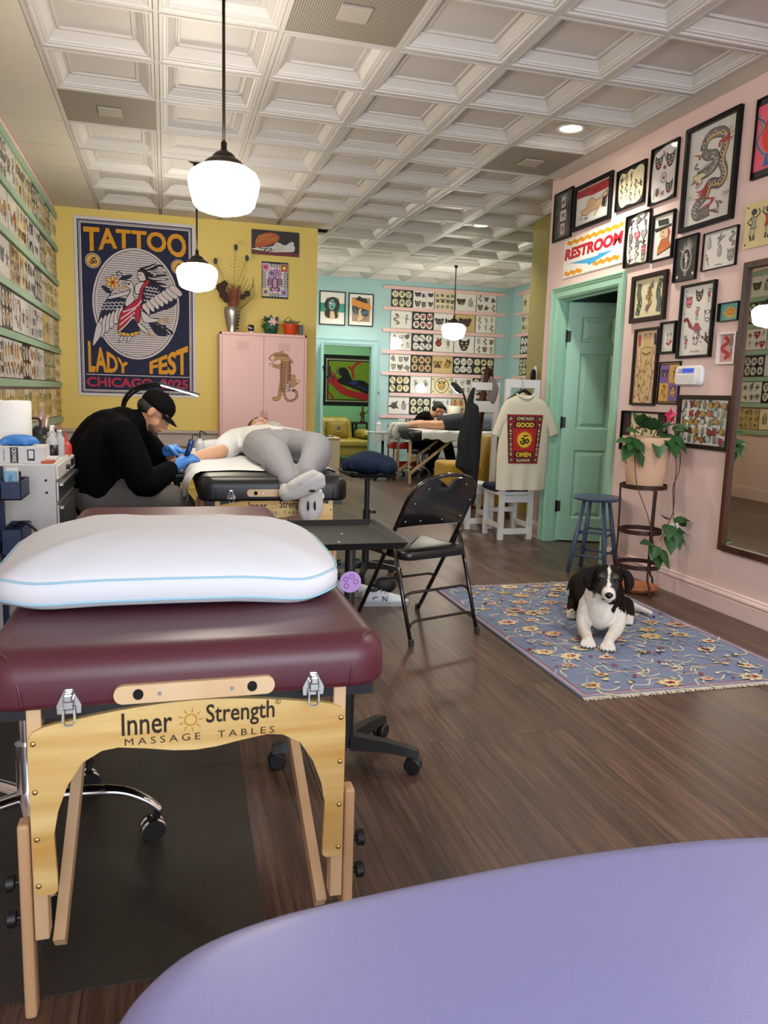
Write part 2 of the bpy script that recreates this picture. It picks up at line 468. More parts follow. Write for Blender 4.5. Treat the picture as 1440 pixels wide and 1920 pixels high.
# blue room: back wall with doorway to the green room, right wall
BX0, BX1, BZ = 2.33, 3.19, 1.99
struct('wall_back', MB().box(.3, BX0, YB, YB+.12, 0, CZ+.1).box(BX1, 5.7, YB, YB+.12, 0, CZ+.1).box(BX0, BX1, YB, YB+.12, BZ, CZ+.1)
       .box(5.57, 5.70, 7.44, YB, 0, CZ+.1).box(.3, .42, YM+.14, YB, 0, CZ+.1), M_blue)
struct('wall_far', MB().box(1.3, 5.7, GREENY, GREENY+.1, 0, CZ+.1).box(1.2, 1.3, YB+.12, GREENY+.1, 0, CZ+.1).box(5.6, 5.7, YB+.12, GREENY+.1, 0, CZ+.1)
       .box(1.3, 5.6, YB+.121, YB+.13, BZ+.02, CZ), M_green)
# restroom beyond the door
struct('wall_restroom', MB().box(XR+.12, 5.3, 6.0, 6.09, 0, CZ).box(5.2, 5.3, 4.3, 6.0, 0, CZ).box(XR+.12, 5.3, 4.2, 4.3, 0, CZ), mat('restroom wall', '#5e7c70', .6))

# ---- ceiling: coffered tiles in a white grid, flat tiles along the walls
def inside(x, y):
    if y < YM: return XL < x < XR or (y > 6.227 and XR < x < 3.67) or (y > 7.565 and 3.6 < x < 5.57)
    return .4 < x < 5.57 and y < YB
VENTS = {(0, 1), (2, -2), (5, 1), (8, 9)}
PROF = [(.015, .014), (.015, -.003), (.030, -.003), (.036, .005), (.050, .006), (.053, .012), (.061, .014), (.064, .022), (.094, .050), (.098, .058), (.107, .060), (.110, .054), (.121, .054), (.124, .066)]
cb = MB(); gb = MB(); fb = MB()
def flat_tile(x0, x1, y0, y1):
    if x1-x0 < .02 or y1-y0 < .02: return
    fb.box(x0+.004, x1-.004, y0+.004, y1-.004, CZ, CZ+.012)
for i in range(-1, 11):
    for j in range(-14, 13):
        x0, x1, y0, y1 = GX(i), GX(i+1), GY(j), GY(j+1)
        cx, cy = (x0+x1)/2, (y0+y1)/2
        if i == -1: 
            if y0 < YM: flat_tile(XL, x1-.012, y0, min(y1, YM))
            continue
        if not inside(cx, cy):
            if not any(inside(px, py) for px in (x0+.05, x1-.05) for py in (y0+.05, y1-.05)): continue
        if (i, j) in VENTS: continue
        X1, Y1 = x1, y1
        if (i == 6 and cy < 6.227):
            flat_tile(x0+.012, XR, y0, y1); continue
        if i == 5+4 and x1 > 5.57: X1 = 5.57
        if Y1 > YB: Y1 = YB
        if cx < 1.648 and y0 < YM < y1:
            flat_tile(x0, x1, y0, YM); continue
        rows = []
        for ins, dz in PROF:
            rows.append([(x0+ins, y0+ins, CZ+dz), (X1-ins, y0+ins, CZ+dz), (X1-ins, Y1-ins, CZ+dz), (x0+ins, Y1-ins, CZ+dz)])
        cb.rings([list(reversed(r)) for r in rows], cap0=False)
for i in range(0, 11):
    x = GX(i)
    ya, yb = (-3.1, YM) if x < 1.648 else ((-3.1, YB) if x < XR else (7.565 if x > 3.67 else 6.227, YB))
    gb.box(x-.012, x+.012, ya, yb, CZ, CZ+.02)
for j in range(-12, 13):
    y = GY(j)
    gb.box(GX(0) if y < YM else 1.7, XR if y < 6.227 else (3.67 if y < 7.5 else 5.57), y-.012, y+.012, CZ+.001, CZ+.021)
cb.box(XL, 5.7, -3.2, YB, CZ+.08, CZ+.12)
ce = MB(); ce.add(cb.v, cb.f, 0); ce.add(gb.v, gb.f, 1); ce.add(fb.v, fb.f, 2)
ce.box(1.2, 5.7, YB+.13, GREENY+.1, CZ-.3, CZ-.2, 2)
ce.box(XR+.12, 5.3, 4.2, 6.1, 2.5, 2.6, 2)
struct('ceiling', ce, [M_ceil, M_grid, M_flat])

# ---- wall trims
def trim_profile(y0, y1, x, h=.155):
    """skirting board along the right wall: stepped cap"""
    pts = [(0, 0), (.016, 0), (.016, .088), (.013, .094), (.015, .100), (.020, .108), (.018, .118), (.011, .128), (.011, .136), (.004, .142), (0, .142)]
    rows = [[(x-p[0], yy, p[1]) for p in pts] for yy in (y0, y1)]
    return MB().rings(rows)
for k, (y0, y1) in enumerate(((-3.05, DY0-.1), (DY1+.1, 6.227))):
    struct('baseboard_right' if k == 0 else 'baseboard_side', trim_profile(y0, y1, XR), M_pinkgloss)
struct('baseboard_middle', MB().bbox(XL, 1.648, YM-.016, YM, 0, .15, .004).bbox(XL, 1.648, YM-.022, YM, .12, .14, .006), M_yellow)
struct('baseboard_left', MB().bbox(XL, XL+.016, -3, YM, 0, .15, .004), M_pinkgloss)
struct('baseboard_back', MB().bbox(BX1+.1, 5.57, YB-.016, YB, 0, .14, .004), M_bluetrim)

def casing(name, axis, a0, a1, zt, wallpos, face, m, w=.09):
    """moulded door casing; profile steps across its width"""
    mb = MB()
    steps = [(0, .024, .012), (.012, .062, .018), (.062, .078, .024), (.078, w, .030)]
    for s0, s1, t in steps:
        pieces = [(a0-s1, a0-s0, 0, zt+s1), (a1+s0, a1+s1, 0, zt+s1), (a0-s0, a1+s0, zt+s0, zt+s1)]
        for p0, p1, z0, z1 in pieces:
            if axis == 'y': mb.bbox(wallpos-t, wallpos, p0, p1, z0, z1, .002)
            else: mb.bbox(p0, p1, wallpos-t, wallpos, z0, z1, .002)
    return struct(name, mb, m)
casing('trim_1', 'y', DY0, DY1, DZ, XR, -1, M_mint)
# jamb and stop of the restroom doorway
struct('trim_2', MB().box(XR-.001, XR+.122, DY1-.003, DY1+.004, 0, DZ).box(XR-.001, XR+.122, DY0-.004, DY0+.003, 0, DZ).box(XR-.001, XR+.122, DY0, DY1, DZ-.004, DZ+.003)
       .bbox(XR+.045, XR+.075, DY1-.012, DY1, 0, DZ, .002).bbox(XR+.045, XR+.075, DY0, DY0+.012, 0, DZ, .002).bbox(XR+.045, XR+.075, DY0, DY1, DZ-.016, DZ, .002), M_mint)
casing('trim_3', 'x', BX0, BX1, BZ, YB, -1, M_bluetrim)
struct('trim_4', MB().box(BX0-.003, BX0+.003, YB-.002, YB+.13, 0, BZ).box(BX1-.02, BX1, YB-.005, YB+.13, 0, BZ).box(BX0, BX1, YB, YB+.13, BZ-.02, BZ), M_bluetrim)

# pale grey ledge board along the yellow wall, behind the tattooing station
struct('trim_5', MB().bbox(XL, .62, YM-.10, YM-.001, .60, .745, .006).bbox(XL, .62, YM-.13, YM-.001, .745, .775, .006), mat('pale grey ledge paint', '#b9b1a6', .5))

# picture rails: six rows of sheets between seven rails, on the left, back and side walls
RAILZ = [.88, 1.233, 1.565, 1.905, 2.245, 2.582, 2.905]
M_railg = mat('sage green rail paint', '#9dbda2', .5)
M_railp = mat('pale pink rail paint', '#e6c2bd', .5)
tn = 6
for k, z in enumerate(RAILZ):
    h = .03 if k < 6 else .034
    struct('trim_%d' % tn, MB().bbox(XL, XL+.03, .4, 8.70, z-h, z+.022, .003), M_railg); tn += 1
for k, z in enumerate(RAILZ):
    x0 = 3.335 if k != 1 else 3.48
    struct('trim_%d' % tn, MB().bbox(x0, 5.43, YB-.03, YB, z-.025, z+.030, .003), M_railp); tn += 1
for k, z in enumerate(RAILZ):
    struct('trim_%d' % tn, MB().bbox(5.54, 5.57, 9.4, 11.95, z-.025, z+.030, .003), M_railp); tn += 1

# ================================================================== CEILING FITTINGS
M_vent = None
def vent_mat():
    m = bpy.data.materials.new('perforated grille'); m.use_nodes = True; nt = m.node_tree; b = nt.nodes['Principled BSDF']; L = nt.links.new
    tc = nt.nodes.new('ShaderNodeTexCoord'); sp = nt.nodes.new('ShaderNodeSeparateXYZ'); L(tc.outputs['Object'], sp.inputs[0])
    outs = []
    for ax in (0, 1):
        a = nt.nodes.new('ShaderNodeMath'); a.operation = 'MULTIPLY'; a.inputs[1].default_value = 2*pi/.012; L(sp.outputs[ax], a.inputs[0])
        s = nt.nodes.new('ShaderNodeMath'); s.operation = 'SINE'; L(a.outputs[0], s.inputs[0]); outs.append(s)
    mu = nt.nodes.new('ShaderNodeMath'); mu.operation = 'ADD'; L(outs[0].outputs[0], mu.inputs[0]); L(outs[1].outputs[0], mu.inputs[1])
    r = nt.nodes.new('ShaderNodeValToRGB'); r.color_ramp.elements[0].position = .15; r.color_ramp.elements[1].position = .7
    r.color_ramp.elements[0].color = (*lin('#a39c8d'), 1); r.color_ramp.elements[1].color = (*lin('#4a453d'), 1)
    L(mu.outputs[0], r.inputs[0]); L(r.outputs[0], b.inputs['Base Color']); b.inputs['Roughness'].default_value = .6
    return m
M_vent = vent_mat()
VL = {(0, 1): 'grey perforated ceiling grille above the long banner, beside the plain border tiles',
      (2, -2): 'large grey perforated ceiling grille at the top edge of the view',
      (5, 1): 'grey perforated ceiling grille above the pink wall, next to a recessed light',
      (8, 9): 'beige ceiling grille in the far blue room beyond its hanging lamp'}
for (i, j), lb in VL.items():
    x0, x1, y0, y1 = GX(i)+.012, GX(i+1)-.012, GY(j)+.012, GY(j+1)-.012
    cx, cy = (x0+x1)/2, (y0+y1)/2
    t = thing('ceiling_vent', lb, 'vent', (cx, cy, CZ), 0, 'ceiling grilles')
    MB().box(x0, x1, y0, y1, CZ+.002, CZ+.014).build('grille', M_vent, t)
    MB().bbox(cx-.075, cx+.075, cy-.075, cy+.075, CZ-.012, CZ+.002, .005).build('centre_plate', mat('vent plate', '#aaa498', .6), t)

M_shade = mat('lit opal glass', '#fff4e0', .25, emit='#fff5e4', emit_s=46.0)
M_bronze = mat('dark bronze metal', '#2a221d', .38, .7)
def pendant(x, y, zc, label, parts=True):
    """schoolhouse pendant: canopy, rod, fitter cap, opal shade; zc = height of the shade's widest line"""
    t = thing('pendant_lamp', label, 'lamp', (x, y, CZ), 0, 'schoolhouse pendant lamps')
    MB().lathe([(.0, 0), (.065, 0), (.068, -.012), (.055, -.022), (.028, -.03), (.022, -.055), (.012, -.07), (0, -.07)], (x, y, CZ+.062), 24).build('canopy', M_bronze, t, smooth=True, auto=40)
    MB().tube([(x, y, CZ+.01), (x, y, zc+.17)], .0075, seg=10).build('rod', M_bronze, t, smooth=True)
    MB().lathe([(0, .205), (.014, .2), (.014, .17), (.02, .16), (.04, .15), (.052, .138), (.056, .128), (.075, .118), (.092, .104), (.096, .088), (0, .088)], (x, y, zc), 32).build('shade_cap', M_bronze, t, smooth=True, auto=40)
    MB().lathe([(0, .09), (.088, .09), (.12, .082), (.155, .058), (.168, .03), (.169, .01), (.163, -.02), (.145, -.085), (.128, -.105), (.095, -.118), (.06, -.124), (.035, -.134), (0, -.14)], (x, y, zc), 40).build('lamp_shade', M_shade, t, smooth=True)
    return t
pendant(.284, 3.96, 2.185, 'nearest schoolhouse pendant lamp on a long bronze rod, glowing white')
pendant(.270, 6.857, 2.165, 'schoolhouse pendant lamp hanging in front of the long tattoo banner')
pendant(3.955, 10.54, 2.16, 'far schoolhouse pendant lamp hanging in the blue room')

M_lens = mat('lit downlight lens', '#ffffff', .3, emit='#fff0d8', emit_s=22.0)
M_trimw = mat('white metal trim', '#e4e0da', .4)
for x, y, lb in ((2.721, 2.07, 'recessed round downlight overhead, outside the view, lighting the pink wall'), (2.721, 5.117, 'recessed round downlight nearest the pink wall of frames'), (3.331, 8.165, 'recessed round downlight by the olive wall, middle of the three'),  # first downlight is added out of view to brighten the pink wall
                 (2.721, 11.213, 'recessed round downlight farthest away, over the blue wall doorway')):
    t = thing('recessed_light', lb, 'light', (x, y, CZ), 0, 'recessed downlights')
    z = CZ+.066
    MB().lathe([(.075, 0), (.098, -.002), (.1, -.008), (.096, -.012), (.078, -.012), (.072, -.004)], (x, y, z), 32).build('trim_ring', M_trimw, t, smooth=True)
    MB().lathe([(0, -.006), (.076, -.006), (.076, -.001), (0, -.001)], (x, y, z), 32).build('lens', M_lens, t)
    d = bpy.data.lights.new('downlight_glow', 'SPOT'); d.energy = 110 if y < 3 and x > 2 else 75; d.color = (1, .93, .82); d.spot_size = radians(125); d.spot_blend = .6; d.shadow_soft_size = .07
    o = bpy.data.objects.new('downlight_glow', d); COL.objects.link(o); o.location = (x, y, z-.03)
pendant(1.45, 10.54, 2.16, 'schoolhouse pendant lamp hidden behind the yellow partition, lighting the blue room')
d = bpy.data.lights.new('green_room_light', 'AREA'); d.energy = 26; d.size = .5; d.color = (1, .93, .8)
o = bpy.data.objects.new('green_room_light', d); COL.objects.link(o); o.location = (3.2, 13.2, CZ-.35)
# ================================================================== DOORS
def panel_face(mb, x0, x1, z0, z1, y, s, mi=0):
    """raised panel with a moulded recess on the face at y (s = outward sign)"""
    prof = [(0, 0), (.008, -.006), (.014, -.009), (.022, -.009), (.045, -.001), (.05, 0)]
    rows = [[(x0+i, y+s*d, z0+i), (x1-i, y+s*d, z0+i), (x1-i, y+s*d, z1-i), (x0+i, y+s*d, z1-i)] for i, d in prof]
    if s > 0: rows = [list(reversed(r)) for r in rows]
    mb.rings(rows, mi, cap0=False)
def door_leaf(name, w, h, t, m, panels):
    mb = MB()
    # stiles and rails around the panels on both faces
    xs = sorted({p[0] for p in panels} | {p[1] for p in panels} | {0, w}); zs = sorted({p[2] for p in panels} | {p[3] for p in panels} | {0, h})
    for s, y in ((-1, 0), (1, t)):
        for a, b in zip(xs, xs[1:]):
            for c, d in zip(zs, zs[1:]):
                if any(p[0] <= a and b <= p[1] and p[2] <= c and d <= p[3] for p in panels): continue
                q = [(a, y, c), (b, y, c), (b, y, d), (a, y, d)]
                mb.add(q if s < 0 else list(reversed(q)), [(0, 1, 2, 3)])
        for p in panels: panel_face(mb, *p, y, s)
    mb.add([(0, 0, 0), (0, t, 0), (0, t, h), (0, 0, h)], [(3, 2, 1, 0)]); mb.add([(w, 0, 0), (w, t, 0), (w, t, h), (w, 0, h)], [(0, 1, 2, 3)])
    mb.add([(0, 0, h), (w, 0, h), (w, t, h), (0, t, h)], [(0, 1, 2, 3)]); mb.add([(0, 0, 0), (w, 0, 0), (w, t, 0), (0, t, 0)], [(3, 2, 1, 0)])
    return mb
PAN = []
for x0, x1 in ((.115, .385), (.495, .765)):
    for z0, z1 in ((.20, .79), (.97, 1.60), (1.69, 1.90)): PAN.append((x0, x1, z0, z1))
M_blk = mat('black metal', '#111111', .4, .3)
M_chrome = mat('chrome', '#d8d8d8', .12, 1.0)
M_steel = mat('brushed steel', '#b5b5b2', .3, 1.0)
dr = tag(door_leaf('door_1', .875, 2.02, .036, M_mint, PAN).build('door_1', M_mint), kind='structure')
dr.location = (XR+.085, DY1-.022, .012); dr.rotation_euler = (0, 0, radians(-21)); WM[dr.name] = Matrix.Identity(4)
for z in (.30, 1.02, 1.74):
    MB().tube([(-.006, -.006, z-.05), (-.006, -.006, z+.05)], .008).box(-.002, .03, -.003, -.0005, z-.045, z+.045).build('hinge', M_blk, dr, world=False)
MB().lathe([(0, 0), (.032, 0), (.032, .008), (.012, .012), (.012, .035), (.026, .045), (.028, .06), (.018, .072), (0, .074)], M=Matrix.Translation((.81, 0, .95)) @ Matrix.Rotation(radians(90), 4, 'X')).build('door_handle', M_blk, dr, world=False, smooth=True, auto=40)
# pale blue door of the green room, swung open beside the yellow wall
PAN2 = [(x0, x1, z0, z1-.03) for x0, x1 in ((.11, .36), (.46, .71)) for z0, z1 in ((.20, .79), (.97, 1.60), (1.69, 1.90))]
d2 = tag(door_leaf('door_2', .82, 1.95, .036, M_bluetrim, PAN2).build('door_2', M_bluetrim), kind='structure')
d2.location = (BX0+.005, YB-.035, .01); d2.rotation_euler = (0, 0, radians(-100)); WM[d2.name] = Matrix.Identity(4)
for z in (.30, 1.02, 1.70):
    MB().tube([(-.004, .04, z-.05), (-.004, .04, z+.05)], .008).build('hinge', M_blk, d2, world=False)

# black wall hooks on that door's edge
hk = thing('coat_hook', 'black curled double coat hook on the pale blue door edge beside the yellow wall', 'hook', (2.33, 11.2, 1.58))
hx, hy = 2.315, 11.22
MB().bbox(hx-.012, hx+.012, hy-.004, hy+.03, 1.45, 1.62, .003).build('back_plate', M_blk, hk)
for s in (-1, 1):
    MB().tube(spline([(hx, hy, 1.50), (hx+s*.05, hy-.03, 1.47), (hx+s*.09, hy-.04, 1.52), (hx+s*.11, hy-.045, 1.60)], 5), .007, seg=8).ell((hx+s*.11, hy-.045, 1.605), (.011,)*3, 10, 6).build('hook_arm', M_blk, hk, smooth=True)
    MB().tube(spline([(hx, hy, 1.54), (hx+s*.03, hy-.03, 1.43), (hx+s*.05, hy-.05, 1.44), (hx+s*.045, hy-.055, 1.48)], 5), .006, seg=8).build('hook_arm', M_blk, hk, smooth=True)

# ================================================================== FLASH SHEETS AND PICTURES
CT = .7
P_white = mat('white sheet paper', '#e9e6df', .5, coat=CT, coat_rough=.04)
P_cream = mat('cream sheet paper', '#e6dcb4', .5, coat=CT, coat_rough=.04)
P_tan = mat('tan sheet paper', '#cdb27a', .5, coat=CT, coat_rough=.04)
P_pale = mat('pale grey sheet paper', '#d9d5d0', .5, coat=CT, coat_rough=.04)
I_blk = mat('black ink', '#1a1716', .5, coat=CT, coat_rough=.04)
I_gry = mat('grey wash ink', '#6d6762', .5, coat=CT, coat_rough=.04)
I_lgr = mat('light grey wash ink', '#a49e96', .5, coat=CT, coat_rough=.04)
I_red = mat('red ink', '#b3242a', .5, coat=CT, coat_rough=.04)
I_pnk = mat('pink ink', '#dd5f78', .5, coat=CT, coat_rough=.04)
I_yel = mat('golden ink', '#dba83a', .5, coat=CT, coat_rough=.04)
I_org = mat('orange ink', '#d9772c', .5, coat=CT, coat_rough=.04)
I_grn = mat('green ink', '#3f5f43', .5, coat=CT, coat_rough=.04)
I_teal = mat('teal ink', '#2f8f86', .5, coat=CT, coat_rough=.04)
I_blu = mat('blue ink', '#3b5f9e', .5, coat=CT, coat_rough=.04)
I_brn = mat('brown ink', '#6b4326', .5, coat=CT, coat_rough=.04)
I_skn = mat('flesh ink', '#e0bd92', .5, coat=CT, coat_rough=.04)
I_pur = mat('purple ink', '#7a4f93', .5, coat=CT, coat_rough=.04)

R = random.Random(7)
# motifs: f(art, x, y, s, pal) draws inside a circle of radius s; pal = (line, shade, accent, second accent, paper)
def m_rose(a, x, y, s, p):
    for k in range(3):
        t = R.uniform(0, 6.28)
        lx, ly = x+cos(t)*s*.75, y+sin(t)*s*.75
        a.disc(lx, ly, s*.42, s*.2, p[0], 10, t); a.disc(lx, ly, s*.33, s*.12, p[3], 8, t)
    a.disc(x, y, s*.68, None, p[0], 14); a.disc(x, y, s*.58, None, p[2], 14)
    for k in range(5):
        t = k*1.256+R.uniform(0, .5)
        a.stroke([(x+cos(t+i*.35)*s*(.5-.04*i), y+sin(t+i*.35)*s*(.5-.04*i)) for i in range(5)], s*.09, p[0])
    a.disc(x, y, s*.2, None, p[0], 10); a.disc(x+s*.03, y, s*.11, None, p[2], 8)
def m_skull(a, x, y, s, p):
    a.disc(x, y+s*.2, s*.75, s*.7, p[0], 16); a.rect(x-s*.45, x+s*.45, y-s*.85, y-s*.2, p[0])
    a.disc(x, y+s*.22, s*.66, s*.6, p[4], 16); a.rect(x-s*.37, x+s*.37, y-s*.76, y-s*.2, p[4])
    for q in (-1, 1): a.disc(x+q*s*.3, y+s*.08, s*.2, s*.23, p[0], 10)
    a.poly([(x-s*.1, y-s*.32), (x+s*.1, y-s*.32), (x, y-s*.08)], p[0])
    for k in range(-2, 3): a.stroke([(x+k*s*.15, y-s*.74), (x+k*s*.15, y-s*.46)], s*.04, p[0])
    a.disc(x+s*.42, y+s*.5, s*.16, s*.2, p[1], 8)
def m_dagger(a, x, y, s, p):
    t = R.uniform(-.5, .5); c, q = cos(t), sin(t)
    T = lambda u, v: (x+u*c-v*q, y+u*q+v*c)
    a.poly([T(-s*.14, s*.25), T(s*.14, s*.25), T(s*.1, -s*.7), T(0, -s), T(-s*.1, -s*.7)], p[0])
    a.poly([T(-s*.07, s*.2), T(0, s*.2), T(0, -s*.85), T(-s*.05, -s*.65)], p[4])
    a.poly([T(-s*.42, s*.35), T(s*.42, s*.35), T(s*.36, s*.2), T(-s*.36, s*.2)], p[0])
    a.poly([T(-s*.1, s*.35), T(s*.1, s*.35), T(s*.12, s*.85), T(-s*.12, s*.85)], p[2]); a.disc(*T(0, s*.9), s*.15, None, p[0], 10)
def m_heart(a, x, y, s, p):
    pts = [(x+s*.9*(sin(t)**3), y+s*.06*(13*cos(t)-5*cos(2*t)-2*cos(3*t)-cos(4*t))) for t in [i*2*pi/20 for i in range(20)]]
    a.poly([(x+(u-x)*1.12, y+(v-y)*1.12) for u, v in pts], p[0]); a.poly(pts, p[2])
    a.poly([(x-s*.8, y-s*.12), (x+s*.8, y+s*.12), (x+s*.8, y+s*.34), (x-s*.8, y+s*.1)], p[0]); a.poly([(x-s*.72, y-s*.06), (x+s*.72, y+s*.15), (x+s*.72, y+s*.27), (x-s*.72, y+s*.06)], p[4])
def m_butterfly(a, x, y, s, p):
    for q in (-1, 1):
        a.disc(x+q*s*.48, y+s*.32, s*.52, s*.36, p[0], 12, q*.5); a.disc(x+q*s*.36, y-s*.38, s*.4, s*.3, p[0], 12, -q*.5)
        a.disc(x+q*s*.5, y+s*.32, s*.36, s*.22, p[2], 10, q*.5); a.disc(x+q*s*.37, y-s*.38, s*.25, s*.17, p[3], 10, -q*.5)
        a.disc(x+q*s*.62, y+s*.38, s*.1, None, p[0], 8); a.stroke([(x, y+s*.5), (x+q*s*.2, y+s*.85)], s*.05, p[0])
    a.disc(x, y, s*.09, s*.6, p[0], 8)
def m_bird(a, x, y, s, p):
    q = R.choice((-1, 1))
    a.poly(spline([(x-q*s*.9, y+s*.1), (x-q*s*.3, y+s*.25), (x+q*s*.1, y+s*.95), (x+q*s*.2, y+s*.2), (x+q*s*.8, y+s*.3), (x+q*s*.95, y+s*.1), (x+q*s*.5, y-s*.1), (x+q*s*.1, y-s*.4), (x-q*s*.7, y-s*.9), (x-q*s*.35, y-s*.2)], 3, True), p[0])
    a.disc(x+q*s*.25, y+s*.05, s*.3, s*.16, p[2], 10, q*.3); a.stroke([(x+q*s*.02, y+s*.2), (x+q*s*.06, y+s*.7)], s*.12, p[3], 1); a.stroke([(x-q*s*.1, y-s*.2), (x-q*s*.5, y-s*.65)], s*.1, p[1], 1)
def m_snake(a, x, y, s, p):
    pts = [(x+sin(i*.85)*s*.55*(1-.03*i), y-s*.9+i*s*.17) for i in range(12)]
    a.stroke(pts, s*.36, p[0], 0, 3); a.stroke(pts, s*.2, p[3], 0, 3)
    for i in range(1, 11): a.disc(pts[i][0], pts[i][1], s*.06, None, p[0], 6)
    a.disc(pts[-1][0], pts[-1][1], s*.26, s*.2, p[0], 10)
def m_cat(a, x, y, s, p):
    a.poly(spline([(x-s*.8, y+s*.1), (x-s*.75, y+s*.9), (x-s*.35, y+s*.55), (x+s*.35, y+s*.55), (x+s*.75, y+s*.9), (x+s*.8, y+s*.1), (x+s*.45, y-s*.7), (x, y-s*.9), (x-s*.45, y-s*.7)], 3, True), p[0])
    for q in (-1, 1):
        a.disc(x+q*s*.34, y+s*.18, s*.17, s*.1, p[4], 8, q*.3); a.disc(x+q*s*.34, y+s*.18, s*.06, None, p[0], 6)
        a.stroke([(x+q*s*.15, y-s*.2), (x+q*s*.6, y-s*.1)], s*.05, p[4]); a.stroke([(x+q*s*.3, y+s*.4), (x+q*s*.55, y+s*.5)], s*.07, p[1])
    a.disc(x, y-s*.48, s*.3, s*.2, p[2], 10); a.poly([(x-s*.14, y-s*.42), (x-s*.05, y-s*.42), (x-s*.1, y-s*.62)], p[4]); a.poly([(x+s*.14, y-s*.42), (x+s*.05, y-s*.42), (x+s*.1, y-s*.62)], p[4])
    a.disc(x, y-s*.15, s*.12, s*.08, p[1], 8)
def m_figure(a, x, y, s, p):
    a.disc(x-s*.02, y+s*.78, s*.24, s*.22, p[0], 10); a.disc(x+s*.03, y+s*.72, s*.13, s*.16, p[4], 10)
    a.shape([(x-s*.22, y+s*.5), (x+s*.22, y+s*.5), (x+s*.13, y+s*.12), (x+s*.26, y-s*.2), (x-s*.26, y-s*.2), (x-s*.13, y+s*.12)], p[2], p[0], s*.06)
    q = R.choice((-1, 1))
    for l in (-1, 1): a.stroke([(x+l*s*.13, y-s*.2), (x+l*s*.16+q*s*.08, y-s*.58), (x+l*s*.1, y-s*.96)], s*.16, p[0]); a.stroke([(x+l*s*.13, y-s*.22), (x+l*s*.16+q*s*.08, y-s*.58), (x+l*s*.1, y-s*.9)], s*.08, p[4])
    a.stroke([(x+q*s*.22, y+s*.45), (x+q*s*.5, y+s*.2), (x+q*s*.2, y)], s*.1, p[0]); a.stroke([(x-q*s*.22, y+s*.45), (x-q*s*.48, y+s*.7), (x-q*s*.35, y+s*.95)], s*.1, p[0])
def m_star(a, x, y, s, p):
    pts = [(x+cos(pi/2+i*pi/5)*s*(.9 if i % 2 == 0 else .38), y+sin(pi/2+i*pi/5)*s*(.9 if i % 2 == 0 else .38)) for i in range(10)]
    a.poly(pts, p[0]); a.poly([(x+(u-x)*.7, y+(v-y)*.7) for u, v in pts], p[2])
def m_spider(a, x, y, s, p):
    a.disc(x, y-s*.25, s*.36, s*.45, p[0], 12); a.disc(x, y+s*.3, s*.22, None, p[0], 10); a.disc(x, y-s*.25, s*.12, s*.2, p[2], 8)
    for q in (-1, 1):
        for k in range(4): a.stroke([(x+q*s*.15, y+s*.1*(2-k)), (x+q*s*.6, y+s*(.5-.3*k)), (x+q*s*.85, y+s*(.1-.45*k+.3))], s*.07, p[0])
def m_mask(a, x, y, s, p):
    a.disc(x, y, s*.7, s*.85, p[0], 14); a.disc(x, y, s*.6, s*.75, p[2], 14)
    for q in (-1, 1):
        a.poly([(x+q*s*.35, y+s*.6), (x+q*s*.8, y+s), (x+q*s*.6, y+s*.35)], p[0]); a.disc(x+q*s*.27, y+s*.15, s*.17, s*.1, p[4], 8); a.disc(x+q*s*.27, y+s*.15, s*.07, None, p[0], 6)
        a.stroke([(x+q*s*.08, y+s*.3), (x+q*s*.5, y+s*.42)], s*.1, p[0]); a.poly([(x+q*s*.2, y-s*.38), (x+q*s*.08, y-s*.38), (x+q*s*.15, y-s*.66)], p[4])
    a.stroke([(x-s*.38, y-s*.38), (x, y-s*.3), (x+s*.38, y-s*.38)], s*.12, p[0])
def m_tiger(a, x, y, s, p):
    body = spline([(x-s*.9, y+s*.3), (x-s*.4, y+s*.55), (x+s*.1, y+s*.2), (x+s*.4, y-s*.4), (x+s*.85, y-s*.7)], 3)
    a.stroke(body, s*.5, p[0]); a.stroke(body, s*.38, p[3])
    for i in range(1, len(body)-1): a.stroke([(body[i][0]-s*.1, body[i][1]-s*.16), (body[i][0]+s*.06, body[i][1]+s*.16)], s*.07, p[0])
    a.disc(x-s*.75, y+s*.38, s*.3, s*.26, p[0], 10); a.disc(x-s*.78, y+s*.36, s*.2, s*.17, p[3], 10); a.stroke([(x+s*.8, y-s*.7), (x+s*.95, y-s*.2), (x+s*.7, y)], s*.1, p[0])
def m_leaf(a, x, y, s, p):
    a.stroke([(x, y-s*.95), (x+s*.1, y), (x-s*.05, y+s*.6)], s*.08, p[0])
    for k in range(4):
        for q in (-1, 1): a.disc(x+q*s*.3, y-s*.6+k*s*.3, s*.3, s*.11, p[3], 8, q*.6)
    a.disc(x-s*.05, y+s*.7, s*.28, None, p[0], 10); a.disc(x-s*.05, y+s*.7, s*.2, None, p[2], 10)
def m_eagle(a, x, y, s, p):
    for q in (-1, 1):
        a.poly(spline([(x, y+s*.3), (x+q*s*.5, y+s*.7), (x+q*s*.98, y+s*.6), (x+q*s*.8, y), (x+q*s*.5, y-s*.5), (x+q*s*.1, y-s*.2)], 3, True), p[0])
        for k in range(3): a.stroke([(x+q*s*(.3+.2*k), y+s*.45), (x+q*s*(.28+.17*k), y-s*.15)], s*.07, p[3])
    a.disc(x, y-s*.15, s*.22, s*.5, p[0], 10); a.disc(x, y-s*.15, s*.13, s*.36, p[2], 8); a.disc(x+s*.05, y+s*.5, s*.2, None, p[0], 10); a.poly([(x+s*.2, y+s*.55), (x+s*.45, y+s*.42), (x+s*.2, y+s*.4)], p[3])
MOT = {'roses': m_rose, 'skulls': m_skull, 'daggers': m_dagger, 'hearts': m_heart, 'butterflies': m_butterfly, 'birds': m_bird, 'snakes': m_snake, 'panther heads': m_cat,
       'standing figures': m_figure, 'stars': m_star, 'spiders': m_spider, 'masks': m_mask, 'tigers': m_tiger, 'flower sprays': m_leaf, 'eagles': m_eagle}
